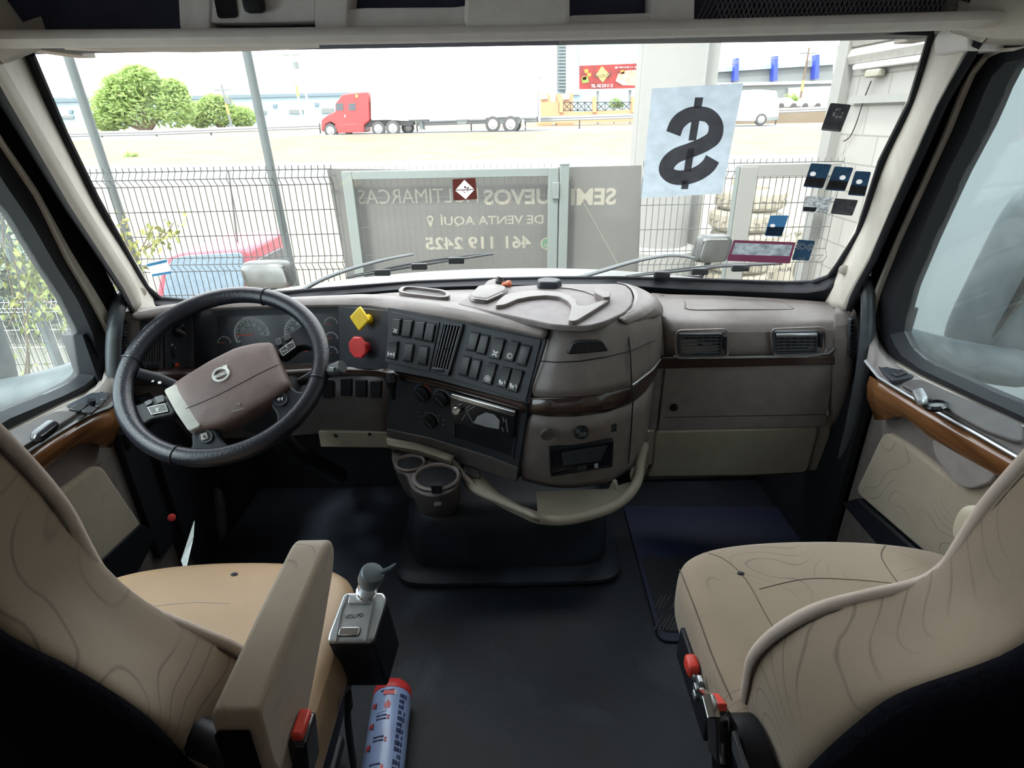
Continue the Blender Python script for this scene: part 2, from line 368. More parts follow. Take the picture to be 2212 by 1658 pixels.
# windshield
g = MB(); rows = []
for j in range(10):
    t = j / 9; rows.append([WS((30 - 0) * (1 - t) + 285 * t + ((2050 - 30) * (1 - t) + (1850 - 285) * t) * i / 20, 70 * (1 - t) + 690 * t - (40 * t * math.sin(math.pi * i / 20)) ) for i in range(21)])
g.loft(rows, closed=False)
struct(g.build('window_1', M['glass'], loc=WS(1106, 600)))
OUT = [(64, 118), (135, 284), (203, 422), (280, 560), (316, 622), (345, 646), (400, 651), (500, 645), (650, 630), (900, 611), (1050, 605), (1200, 602), (1350, 602), (1500, 606), (1700, 613), (1755, 611), (1792, 598), (1813, 570), (1856, 502), (1906, 347), (1972, 216), (2012, 66), (1700, 55), (1200, 52), (700, 56), (200, 70), (40, 100)]
struct(MB().tube([WS(a, b, .006) for a, b in OUT], .009, 8, closed=True).build('trim_1', M['rubber'], loc=WS(1106, 600)))
# black cowl strip between glass and dashboard
up_ = [(310, 640), (345, 648), (420, 653), (520, 646), (650, 632), (900, 612), (1050, 606), (1200, 603), (1350, 603), (1500, 607), (1700, 614), (1760, 612), (1795, 598), (1822, 580)]
lo_ = [(318, 668), (345, 672), (420, 676), (520, 672), (650, 655), (900, 632), (1050, 628), (1200, 626), (1350, 630), (1450, 642), (1600, 648), (1720, 655), (1768, 655), (1800, 650)]
mid = [((a[0] + b[0]) / 2, (a[1] + b[1]) / 2) for a, b in zip(up_, lo_)]
struct(strip([[WS(a, b, .012) for a, b in up_], [WS(a, b, .055) for a, b in mid], [WS(a, b, .07) for a, b in lo_]], 50).build('trim_2', M['rubber'], loc=WS(1106, 620), solid=.004))
# pillars --------------------------------------------------------------
PB = [(2030, 70), (2022, 93), (1980, 224), (1918, 347), (1872, 482), (1822, 575), (1806, 600), (1785, 630), (1765, 655)]
PC = [(2140, 60), (2107, 112), (2045, 216), (1987, 347), (1933, 463), (1887, 571), (1868, 600), (1848, 640), (1838, 672)]
QB = [(30, 100), (42, 132), (111, 270), (203, 453), (272, 560), (305, 618), (328, 648), (345, 662), (352, 672)]
QC = [(-70, 100), (-50, 130), (0, 216), (142, 449), (180, 505), (259, 623), (270, 645), (278, 660), (284, 676)]
def pillar(nm, Bp, Cp, sp, off):
    n = 16; b = resamp([WS(x, y, .012) for x, y in Bp], n); c = resamp(on(sp, Cp, off), n)
    m1 = [nearer(p.lerp(q, .35), .035) for p, q in zip(b, c)]; m2 = [nearer(p.lerp(q, .8), .03) for p, q in zip(b, c)]; c2 = [p + (p - q).normalized() * .01 + V((0, .06, 0)) for p, q in zip(c, m2)]
    b0 = [p + V((0, .03, 0)) for p in b]
    o = MB().loft([b0, b, m1, m2, c, c2], closed=False).build(nm, M['beige'], loc=c[-1], sub=1, solid=.004)
    e_ = resamp(on(sp, Cp, -.03), n); d_ = [(p - q).normalized() * .012 for p, q in zip(m2, c)]
    MB().loft([[p + q for p, q in zip(c, d_)], c, [p.lerp(q, .5) - r * .3 for p, q, r in zip(c, e_, d_)], [q - r * .8 for q, r in zip(e_, d_)]], closed=False).build('seal_lip', M['rubber'], o, solid=.006)
    return struct(o), b, c
pr, prb, prc = pillar('trim_3', PB, PC, SR, .05)
plr, plb, plc = pillar('trim_4', QB, QC, SL, .05)
for par, px_, sp in ((pr, (1823, 582), 1), (plr, (305, 630), -1)):   # round fixing plug in each pillar foot
    p = WS(*px_, .075); d = (CAM - p).normalized()
    MB().lathe(p, d, [(.0, -.03), (.0125, -.03), (.0125, .006), (.010, .008), (0, .008)], 20).build('screw_cover', M['beige'], par)
# doors ----------------------------------------------------------------
def close2(pts, n=90):
    pts = [V((a, b, 0)) for a, b in pts]; pts.append(pts[0]); return [(p.x, p.y) for p in resamp(pts, n + 1)[:-1]]
def door(nm, wn, S, S2, side, D):
    G = [S.px(a, b, .0) for a, b in D['G']] + D['Gx']; E = [S.px(a, b, 0) for a, b in D['E']] + D['Ex']; Dd = [S.px(a, b, .010) for a, b in D['D']] + D['Dx']; Cc = [S.px(a, b, .012) for a, b in D['C']] + D['Cx']
    def fr(A, Bq, h0, h1):
        # pair the two outlines by their shared arclength fraction per leg
        k = len(D['brk']); A_ = []; B_ = []
        return MB().frame(S, close2(A), close2(Bq), h0, h1)
    x0 = S2.o.x
    root = fr(E, G, -.045, .004).build(nm, M['rubber'], loc=(x0, 1.0, 0)); struct(root)
    fr(Dd, E, -.06, .015).build('door_frame', M['beige'], root)
    c = fr(Cc, Dd, -.05, .010).build('door_seal', M['rubber'], root)
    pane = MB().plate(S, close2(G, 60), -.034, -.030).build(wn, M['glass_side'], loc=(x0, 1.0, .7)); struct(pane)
    # body of the door below the belt line
    sg = 1 if side > 0 else -1
    b = MB(); b.box((x0 + sg * .03, .8, .36), (.05, 1.24, .66)); b.build('door_body', M['dash'], root)
    # sill ledge between glass rubber and wood
    r1 = on(S, D['rub'], .0); r2 = on(S2, D['chr'], .06); n = 16
    r0 = [p + V((sg * .02, 0, .004)) for p in resamp(r1, n)]
    strip([r0, r1, [p.lerp(q, .5) + V((0, 0, .012)) for p, q in zip(resamp(r1, n), resamp(r2, n))], r2], n).build('sill', M['sill'], root, solid=.004)
    MB().tube([p + V((-sg * .002, 0, .001)) for p in resamp(r2, 20)], .005, 8).build('bright_strip', M['silver'], root)
    w1 = on(S2, D['wt'], .06); w2 = on(S2, D['wb'], .05); w1r = resamp(w1, n); w2r = resamp(w2, n)
    wm = [p.lerp(q, .5) + V((-sg * .012, 0, 0)) for p, q in zip(w1r, w2r)]
    strip([w1r, [p.lerp(q, .5) for p, q in zip(w1r, wm)] and [p.lerp(q, .45) + V((-sg * .004, 0, 0)) for p, q in zip(w1r, wm)], wm, w2r, [p + V((sg * .05, 0, 0)) for p in w2r]], n).build('wood_trim', M['wood'], root, solid=.004)
    MB().plate(S2, S2.poly(D['brown'], .022), -.005, .022).build('pull_recess', M['dash'], root, bevel=.006)
    if 'pull' in D:
        MB().plate(S2, rnd(S2.poly(D['pull'], .05), .02), .01, .05).build('pull_handle', M['sill'], root, bevel=.008, seg=3)
    MB().plate(S2, rnd(S2.poly(D['fab'], .036), .03), 0, .036).build('fabric_panel', M['fabric_door'], root, bevel=.01, seg=3)
    MB().plate(S2, S2.poly(D['pocket'], .04), -.01, .04).build('map_pocket', M['black'], root, bevel=.006)
    return root
mat('sill', (.26, .235, .225), .5, bump=.2, bs=500)
RD = dict(brk=[], G=[(2212, 127), (2180, 131), (2153, 154), (2130, 201), (2103, 270), (2045, 386), (1987, 521), (1945, 627), (1926, 703), (1926, 728), (1949, 766), (1991, 796), (2118, 855), (2212, 897)], Gx=[(-.60, .04), (-.38, .10), (-.38, .68), (-.60, .72)],
    E=[(2212, 105), (2150, 112), (2112, 160), (2088, 215), (2062, 280), (2010, 392), (1950, 522), (1903, 640), (1893, 690), (1898, 736), (1924, 772), (1991, 812), (2118, 873), (2212, 916)], Ex=[(-.60, .015), (-.35, .07), (-.35, .71), (-.60, .745)],
    D=[(2212, 100), (2140, 106), (2095, 160), (2072, 212), (2046, 280), (1995, 392), (1936, 522), (1888, 640), (1880, 690), (1892, 739), (1922, 774), (1990, 814), (2118, 875), (2212, 918)], Dx=[(-.60, 0), (-.33, .05), (-.33, .73), (-.60, .76)],
    C=[(2212, 88), (2125, 92), (2075, 150), (2045, 216), (2015, 285), (1960, 405), (1912, 515), (1880, 590), (1862, 690), (1880, 742), (1917, 779), (1987, 817), (2118, 878), (2212, 921)], Cx=[(-.60, -.02), (-.30, .03), (-.30, .75), (-.60, .78)],
    rub=[(1890, 690), (1897, 736), (1924, 772), (1991, 812), (2118, 873), (2212, 916), (2400, 1010)], chr=[(1872, 780), (1900, 815), (1949, 845), (2033, 893), (2118, 940), (2212, 994), (2400, 1105)],
    wt=[(1880, 812), (1900, 822), (1949, 852), (2033, 900), (2118, 948), (2212, 1000), (2400, 1112)], wb=[(1890, 905), (1911, 905), (1932, 896), (1962, 901), (2004, 939), (2076, 981), (2181, 1038), (2400, 1160)],
    brown=[(1905, 900), (1932, 890), (1965, 897), (2076, 975), (2220, 1050), (2212, 1110), (2097, 1100), (1900, 960)],
    pull=[(2010, 945), (2060, 962), (2150, 1020), (2140, 1042), (2095, 1057), (2062, 1046), (2018, 985)],
    fab=[(1908, 928), (1960, 960), (2067, 1044), (2100, 1056), (2140, 1035), (2212, 1035), (2330, 1100), (2150, 1300), (2080, 1260), (1980, 1180), (1845, 1062)],
    pocket=[(1815, 1085), (1850, 1075), (1980, 1190), (2080, 1260), (2060, 1330), (1990, 1290)])
LD = dict(brk=[], G=[(-120, 200), (-60, 290), (0, 388), (63, 480), (115, 571), (164, 648), (196, 718), (212, 781), (206, 805), (189, 826), (140, 851), (0, 910)], Gx=[(.70, -.01), (.38, .10), (.38, .68), (.62, .70)],
    E=[(-150, 130), (-70, 210), (0, 324), (72, 430), (135, 560), (186, 645), (222, 712), (233, 770), (226, 815), (190, 845), (140, 868), (0, 938)], Ex=[(.70, -.04), (.35, .07), (.35, .71), (.62, .74)],
    D=[(-160, 120), (-60, 200), (0, 300), (72, 403), (150, 545), (200, 625), (238, 690), (242, 762), (228, 818), (192, 847), (140, 870), (0, 940)], Dx=[(.70, -.06), (.33, .05), (.33, .73), (.62, .76)],
    C=[(-160, 90), (-60, 140), (0, 216), (80, 345), (175, 500), (225, 575), (259, 640), (258, 760), (233, 821), (195, 850), (140, 873), (0, 944)], Cx=[(.70, -.08), (.30, .03), (.30, .75), (.62, .78)],
    rub=[(236, 740), (233, 775), (226, 815), (190, 845), (140, 868), (0, 938), (-150, 1030)], chr=[(256, 850), (240, 878), (210, 888), (175, 903), (105, 945), (38, 987), (-150, 1110)],
    wt=[(250, 878), (241, 885), (210, 893), (175, 908), (105, 950), (38, 993), (-150, 1118)], wb=[(240, 965), (224, 962), (196, 952), (175, 956), (157, 966), (70, 1025), (-100, 1140)],
    brown=[(60, 1030), (157, 962), (196, 948), (222, 960), (222, 1000), (107, 1085), (70, 1110)],
    fab=[(218, 998), (312, 1138), (198, 1240), (60, 1300), (40, 1130), (107, 1080)],
    pocket=[(305, 1130), (345, 1150), (300, 1235), (200, 1290), (190, 1235)])
door_r = door('door_2', 'window_3', SR, SR2, 1, RD)
door_l = door('door_1', 'window_2', SL, SL2, -1, LD)
tag(door_l, 'left cab door with fabric panel and wood trim beside the steering wheel'); tag(door_r, 'right cab door with fabric panel and wood trim beside the passenger seat')
# details on the sills
def sillplane(a, b, c, S): return Plane(*[S.pt(*S.px(*q, h), h) for q, h in ((a, .03), (b, .03), (c, .058))])
KR = Plane(SR2.pt(*SR2.px(1905, 780, .0), .0), SR2.pt(*SR2.px(2150, 895, .0), .0), SR2.pt(*SR2.px(1925, 832, .058), .058))
KL = Plane(SL2.pt(*SL2.px(20, 935, .0), .0), SL2.pt(*SL2.px(225, 835, .0), .0), SL2.pt(*SL2.px(60, 972, .058), .058))
def lift(K): 
    if K.n.z < 0: K.n = -K.n
    return K
KR, KL = lift(KR), lift(KL)
KR.o = KR.o + KR.n * .011; KL.o = KL.o + KL.n * .011
MB().plate(KR, rnd(KR.poly([(1893, 797), (1920, 798), (1979, 822), (1929, 832)]), .01), .0, .012).build('switch_plate', M['panel'], door_r, bevel=.002)
MB().plate(KR, KR.poly([(1925, 818), (1948, 811), (1962, 818), (1938, 826)]), .01, .018).build('window_switch', M['switch'], door_r, bevel=.002)
MB().plate(KR, rnd(KR.poly([(1945, 842), (1968, 832), (1990, 832), (2212, 930), (2212, 974), (2130, 945), (2040, 893)]), .02), .006, .016).build('handle_pocket', M['dash_dark'], door_r, bevel=.003)
MB().rbox(lambda x, y, z: KR.pt(KR.px(1988, 857, .03)[0] + .028 * x, KR.px(1988, 857, .03)[1] + .012 * y - .012 * x, .03 + .008 * z), (6, 4, 3)).build('door_latch', M['silver'], door_r)
MB().lathe(KR.pt(*KR.px(2022, 876, .02), .016), KR.n, [(0, 0), (.02, 0), (.022, .006), (.016, .01), (.015, .006), (0, .006)], 20).build('lock_knob', M['gloss_black'], door_r)
for q in ([(2092, 873), (2150, 897)], [(2158, 904), (2212, 926)]):
    b = MB(); a0 = KR.px(*q[0], .012); a1 = KR.px(*q[1], .012); band(b, KR, [a0, a1], .008, .008, .013); b.build('sill_slot', M['black'], door_r)
MB().plate(KR, KR.poly([(1884, 728), (1892, 726), (1906, 752), (1900, 757)]), .01, .018).build('mirror_switch', M['black'], door_r, bevel=.003)
MB().plate(KL, rnd(KL.poly([(140, 886), (198, 896), (238, 860), (232, 853), (196, 857)]), .006), .0, .012).build('switch_plate', M['panel'], door_l, bevel=.002)
for q in ([(148, 884), (172, 889), (190, 876), (168, 872)], [(175, 889), (199, 893), (211, 882), (192, 877)], [(204, 877), (214, 880), (226, 868), (217, 864)], [(216, 863), (227, 866), (234, 859), (225, 856)]):
    MB().plate(KL, KL.poly(q, .014), .01, .017).build('window_switch', M['switch'], door_l, bevel=.002)
MB().lathe(KL.pt(*KL.px(197, 868, .02), .012), KL.n, [(0, 0), (.009, 0), (.008, .014), (0, .015)], 14).build('mirror_knob', M['black'], door_l)
MB().plate(KL, rnd(KL.poly([(5, 952), (122, 899), (172, 902), (120, 936), (45, 984), (5, 1005)]), .02), .006, .016).build('handle_pocket', M['dash_dark'], door_l, bevel=.003)
a = KL.px(97, 931, .03); MB().rbox(lambda x, y, z: KL.pt(a[0] + .035 * x, a[1] + .012 * y + .006 * x, .03 + .009 * z), (6, 4, 3)).build('door_latch', M['gloss_black'], door_l)
# overhead storage shelf -------------------------------------------------
HD = thing('overhead_shelf', 'beige overhead storage shelf with dark cubbies above the windshield', 'storage shelf', (-.05, 1.2, 1.385))
prof = [(1.41, 1.426), (1.25, 1.42), (1.12, 1.388), (1.065, 1.374), (1.036, 1.375), (1.024, 1.382), (1.026, 1.391), (1.06, 1.398), (1.40, 1.43)]
rings = []
for i in range(25):
    x = -1.02 + 1.98 * i / 24; bow = -.10 * ((x + .05) / .95) ** 2
    rings.append([V((x, y + bow, z + .004 * (1 - ((x + .05) / .95) ** 2) + .0015 * (x + .05))) for y, z in prof])
MB().loft(rings, True, True).build('shelf_lip', M['headliner'], HD, angle=70)
HP = Plane.on((0, 1.05, 1.40), (1, 0, 0), (0, 0, 1))
def fas(pts, nm, m, h0, h1, r=.008, par=HD, bev=.006): return MB().plate(HP, rnd(HP.poly(pts, h1), r), h0, h1).build(nm, M[m], par, bevel=bev, seg=3)
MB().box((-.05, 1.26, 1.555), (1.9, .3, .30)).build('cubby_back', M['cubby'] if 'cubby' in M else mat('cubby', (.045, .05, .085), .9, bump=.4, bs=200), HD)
fas([(388, 66), (374, -260), (462, -260), (452, 66)], 'divider', 'headliner', -.1, .0)
fas([(680, 66), (682, -260), (760, -260), (748, 66)], 'divider', 'headliner', -.1, .0)
fas([(1000, 66), (1020, -260), (1228, -260), (1232, 66)], 'divider', 'headliner', -.1, .02, .02, bev=.012)
fas([(1408, 66), (1424, -260), (1506, -260), (1500, 66)], 'divider', 'headliner', -.1, .0)
fas([(2090, 70), (2180, -40), (2400, -40), (2400, 110), (2090, 110)], 'divider', 'headliner', -.1, -.02)
fas([(740, 70), (744, 22), (780, 17), (985, 15), (1015, 10), (1020, 70)], 'cubby_edge', 'headliner', -.06, -.012)
fas([(1225, 70), (1228, 33), (1425, 27), (1425, 70)], 'cubby_edge', 'headliner', -.06, -.012)
pn = fas([(448, 50), (446, -140), (676, -140), (682, 47)], 'overhead_panel', 'headliner', -.05, -.004)
fas([(470, 38), (458, -8), (506, -10), (513, 37)], 'dark_window', 'gloss_black', -.01, -.002, par=pn) if False else MB().plate(HP, rnd(HP.poly([(470, 40), (458, -20), (506, -22), (513, 38)]), .006), -.006, -.001).build('display', M['gloss_black'], pn)
MB().rbox(lambda x, y, z: HP.pt(HP.px(552, 4)[0] + .016 * x, HP.px(552, 4)[1] + .016 * y, .008 + .01 * z), (6, 6, 3)).build('hook', M['black'], pn)
# cargo net over the right cubby
b = MB(); a0 = HP.px(1505, 44); a1 = HP.px(2120, 60); wd = a1[0] - a0[0]
for i in range(60):
    for s in (-1, 1):
        x = a0[0] + wd * i / 59; p0 = HP.pt(x, .0 + a0[1] - .004, -.012); p1 = HP.pt(x + s * .05, a0[1] + .10, -.012)
        if a0[0] - .01 < x + s * .05 < a1[0] + .02: b.tube([p0, p1], .0009, 4)
b.build('cargo_net', M['net'] if 'net' in M else mat('net', (.16, .16, .17), .8), HD)
# grille in the header
b = MB(); GP = Plane(P(892, 88, Y=1.22), P(1092, 74, Y=1.22), P(894, 92, Y=1.30))
q0 = P(880, 92, Y=1.25); q1 = P(1100, 80, Y=1.25)
for k in range(5):
    b.tube([P(900 + 3 * k, 91 - 3.2 * k, Y=1.25 - .02 * k) , P(1092 - 4 * k, 82 - 2.4 * k, Y=1.25 - .02 * k)], .0013, 4)
for k in range(34):
    b.tube([P(900 + k * 5.7, 91 - k * .28, Y=1.25), P(912 + k * 5.2, 78 - k * .22, Y=1.16)], .0012, 4)
b.build('speaker_grille', M['silver'], HD)
# sun visors
v = MB().loft([[P(a, b_, Y=y) + V((0, 0, dz)) for y, dz in ((1.335, 0), (1.30, -.001), (1.20, .012), (1.30, .012), (1.335, .008))] for a, b_ in [(1208, 95), (1400, 93), (1640, 90), (1850, 86), (2062, 78)]], True, True).build('sun_visor', M['visor'] if 'visor' in M else mat('visor', (.10, .095, .10), .7, bump=.2), angle=70)
tag(v, 'dark grey sun visor folded up above the right half of the windshield', 'sun visor')
v = MB().loft([[P(a, b_, Y=y) + V((0, 0, dz)) for y, dz in ((1.31, 0), (1.28, -.001), (1.20, .008), (1.28, .010), (1.31, .006))] for a, b_ in [(140, 106), (250, 111), (420, 112), (560, 109), (690, 102)]], True, True).build('sun_visor', M['beige'], angle=70)
tag(v, 'pale beige sun visor folded up above the left half of the windshield', 'sun visor')
# headliner corners above the doors
for nm, S, pts in (('trim_5', SR, [(2040, 70), (2063, 74), (2110, 92), (2160, 97), (2212, 96), (2400, 92)]), ('trim_6', SL, [(104, 104), (62, 121), (20, 137), (-40, 144), (-120, 150), (-250, 160)])):
    base = on(S, pts, .10); rows = [[p + V((0, .02, .05)) for p in base], base, [p + V((-.03 if S is SR else .03, -.01, -.012)) * 0 + V((0, -.02, -.004)) for p in base], [p + V((0, -.1, .10)) for p in base], [p + V((0, -.16, .5)) for p in base]]
    struct(strip(rows, 20).build(nm, M['beige'], loc=base[0], solid=.006, sub=1))
# grab handles
def handle(px, rr, lab):
    q = spline([P(a, b_, Y=y) for a, b_, y in px], 8); r = [rr] * len(q)
    o = thing('grab_handle', lab, 'grab handle', q[-1], 'grab handles')
    MB().tube(q, r, 14).build('grip', M['handle'], o); d = (q[0] - q[1]).normalized()
    MB().lathe(q[0] + d * .006, -d, [(.0, -.004), (rr * 1.35, -.004), (rr * 1.35, .004), (rr * 1.05, .012), (0, .012)], 16).build('mount', M['black'], o)
    MB().lathe(q[-1], V((0, .3, -1)), [(.0, -.012), (rr * 1.15, -.012), (rr * 1.15, .03), (0, .03)], 16).build('mount', M['black'], o); return o
mat('handle', (.06, .068, .075), .38, bump=.15, bs=400)
handle([(273, 636, 1.40), (260, 650, 1.34), (250, 690, 1.30), (245, 750, 1.28), (246, 810, 1.27), (252, 870, 1.26), (262, 940, 1.27)], .0165, 'black grab handle on the left pillar beside the steering wheel')
handle([(1857, 592, 1.45), (1869, 606, 1.41), (1875, 640, 1.385), (1874, 700, 1.37), (1868, 770, 1.36), (1855, 850, 1.36), (1838, 930, 1.37), (1818, 1010, 1.39)], .0165, 'black grab handle on the right pillar beside the glovebox')
# ================================================================== dashboard
for sx, nm in ((-.99, 'wall_left_front'), (.95, 'wall_right_front')):
    y_ = 1.36 if sx < 0 else 1.45
    struct(MB().box((sx, 1.60, .31), (.05, .52, .62)).box((sx + (-.02 if sx < 0 else .02), y_, .5), (.05, .22, .66)).build(nm.replace('_front', ''), M['rubber'], loc=(sx, 1.6, 0)))
def z6(*q): return [(x / 3.456 + 220, y / 3.456 + 600) for x, y in q]
def zd(*q): return [(x / 2.763 + 800, y / 2.763 + 560) for x, y in q]
def z7(*q): return [(x / 2.763 + 1340, y / 2.763 + 560) for x, y in q]
def PY(l): return [P(a, b, Y=y) for a, b, y in l]
DA = thing('dashboard', 'taupe truck dashboard with gauges, switch banks and a glovebox under the windshield', 'dashboard', (-.03, 1.5, .3))
# driver-side top cover with its rolled front edge
rear = [WS(a, b, .085) for a, b in [(318, 676), (345, 672), (420, 672), (520, 666), (650, 652), (740, 642), (860, 632), (960, 628), (1032, 626)]]
F0 = PY([(292, 672, 1.345), (312, 666, 1.38), (345, 660, 1.42), (410, 650, 1.50), (520, 645, 1.58), (650, 640, 1.62), (740, 637, 1.62), (800, 635, 1.60), (880, 642, 1.54), (977, 655, 1.47), (1080, 676, 1.40), (1190, 702, 1.335)])
F1 = PY([(290, 692, 1.34), (312, 690, 1.365), (343, 686, 1.40), (410, 674, 1.48), (520, 669, 1.55), (650, 666, 1.58), (740, 665, 1.58), (800, 668, 1.565), (850, 674, 1.50), (1012, 700, 1.40), (1100, 717, 1.345), (1173, 734, 1.305)])
n = 40; r0 = resamp(rear, n); f0 = resamp(F0, n); f1 = resamp(F1, n)
fa = [p.lerp(q, .25) + V((0, -.010, .004)) for p, q in zip(f0, f1)]; fb = [p.lerp(q, .7) + V((0, -.012, 0)) for p, q in zip(f0, f1)]
f2 = [p + V((0, .05, -.003)) for p in f1]
MB().loft([r0, [p.lerp(q, .5) + V((0, 0, .003)) for p, q in zip(r0, f0)], [p.lerp(q, .9) + V((0, 0, .002)) for p, q in zip(r0, f0)], fa, fb, f1, f2], closed=False).build('driver_top_cover', M['dash'], DA, sub=1, solid=.004)
# coin tray on the top cover
TP = Plane(P(860, 640, Z=.815), P(980, 650, Z=.815), P(990, 664, Z=.815)); TP.n = V((0, 0, 1))
o_ = rnd(TP.poly(zd((165, 205), (190, 178), (240, 176), (440, 198), (480, 218), (470, 240), (420, 244), (200, 218))), .02)
tr = MB().frame(TP, close2(o_, 40), close2(shrink(o_, .012), 40), -.01, .009).build('coin_tray', M['dash'], DA)
MB().plate(TP, shrink(o_, .012), -.012, .002).build('tray_bottom', M['dash_dark'], tr)
# --- gauge panels
GL = Plane(P(298, 692, Y=1.375), P(415, 676, Y=1.53), P(300, 800, Y=1.36))
GC = Plane(P(415, 672, Y=1.61), P(735, 668, Y=1.61), P(420, 800, Y=1.57))
GK = Plane(P(733, 668, Y=1.575), P(845, 674, Y=1.50), P(738, 790, Y=1.545))
MB().plate(GL, GL.poly([(286, 690), (345, 680), (417, 668), (420, 805), (350, 808), (290, 812)]), -.03, 0).build('light_panel', M['dash_dark'], DA, bevel=.004)
clu = MB().plate(GC, GC.poly([(408, 660), (740, 655), (745, 800), (408, 808)]), -.02, 0).build('gauge_cluster', M['panel'], DA)
MB().plate(GC, GC.poly([(470, 684), (733, 676), (736, 795), (470, 800)]), 0, .002).build('cluster_lens', M['gauge'] if 'gauge' in M else mat('gauge', (.022, .025, .032), .25), clu)
MB().plate(GC, GC.poly([(404, 676), (416, 674), (422, 804), (404, 806)]), -.02, .05).build('cluster_side', M['dash_dark'], DA)
MB().plate(GK, GK.poly([(731, 662), (848, 672), (842, 798), (734, 794)]), -.03, 0).build('knob_panel', M['panel'], DA)
def gauge(c, rp, a0, a1, nt, nums=(), need=None, red=None):
    cx, cy = GC.px(*c, .002); e = GC.px(c[0] + rp, c[1], .002); r = abs(e[0] - cx)
    b = MB(); band(b, GC, arc((cx, cy), r, a0, a1, 20), r * .05, .0021, .0027)
    for i in range(nt + 1):
        t = a0 + (a1 - a0) * i / nt; k = .86 if i % 2 else .78
        band(b, GC, [(cx + r * k * math.cos(t), cy + r * k * math.sin(t)), (cx + r * math.cos(t), cy + r * math.sin(t))], r * .045, .0021, .0027)
    gq = b.build('gauge', M['mark'], clu)
    for t, tx in nums:
        x, y = cx + r * .60 * math.cos(t), cy + r * .60 * math.sin(t); s = r * .11
        lettering('gauge_number', tx, GC, x - s * (1 if len(tx) > 1 else .5), x + s * (1 if len(tx) > 1 else .5), y - s * .8, y + s * .8, .0024, M['mark'], clu, th=.0004)
    if need is not None:
        b = MB(); band(b, GC, [(cx - .1 * r * math.cos(need), cy - .1 * r * math.sin(need)), (cx + r * .86 * math.cos(need), cy + r * .86 * math.sin(need))], r * .06, .003, .004); b.build('needle', M['needle'], clu)
PI = math.pi
gauge((544, 722), 37, PI * 1.15, -.05, 24, [(PI * .98 - .2, '5'), (PI * .80, '10'), (PI * .60, '15'), (PI * .40, '20'), (PI * .19, '25'), (.05, '30')], PI * 1.02)
gauge((652, 719), 37, PI * 1.15, -.05, 24, [(PI * .85, '20'), (PI * .62, '40'), (PI * .4, '60'), (.4, '80')], PI * 1.08)
for c in ((715, 699), (716, 731), (716, 762), (485, 740), (664, 758)):
    gauge(c, 14, PI, 0.0, 8, [], PI * .99)
for k, t in enumerate(('20', '50', '80')):
    pass
a = GC.px(528, 707, .003); lettering('gauge_legend', 'r/min x100', GC, a[0], a[0] + .022, a[1] - .002, a[1] + .002, .0024, M['mark_dim'], clu)
# light switches
lp = MB().plate(GL, rnd(GL.poly(z6((458, 330), (663, 290), (652, 690), (462, 702))), .006), 0, .004).build('light_switch_panel', M['panel'], DA, bevel=.001)
q = GL.px(*z6((572, 395))[0], .004); MB().lathe(GL.pt(*q, .004), GL.n, [(0, 0), (.017, 0), (.0165, .008), (.015, .009), (0, .009)], 24).build('headlight_knob', M['black'], lp)
b = MB(); band(b, GL, [(q[0] - .020, q[1] + .010), (q[0] + .012, q[1] - .010)], .010, .012, .021); b.build('knob_bar', M['switch'], lp, bevel=.002)
b = MB(); band(b, GL, [(q[0] - .014, q[1] + .010), (q[0] + .006, q[1] - .003)], .0012, .0212, .0218); band(b, GL, arc((q[0] + .012, q[1] + .013), .0028, 0, 6.28, 10), .0008, .0042, .005); b.build('knob_mark', M['mark'], lp)
MB().plate(GL, rnd(GL.poly(z6((512, 522), (538, 520), (538, 585), (514, 586))), .002), .003, .009).build('dimmer_wheel', M['gloss_black'], lp, bevel=.001)
b = MB(); w0 = GL.px(*z6((548, 585))[0], .0045); w1 = GL.px(*z6((552, 518))[0], .0045); band(b, GL, [w0, w1], .0022, .004, .005); c0 = GL.px(*z6((524, 500))[0], .0045); band(b, GL, arc(c0, .0024, 0, 6.28, 12), .0008, .004, .005); b.build('dimmer_scale', M['mark'], lp)
MB().plate(GL, rnd(GL.poly(z6((518, 628), (608, 622), (606, 662), (522, 664))), .002), .003, .008).build('hazard_switch', M['switch'], lp, bevel=.001)
MB().plate(GL, GL.poly(z6((542, 656), (584, 655), (561, 629)), .008), .008, .0086).build('hazard_triangle', M['needle'], lp, flat=True)
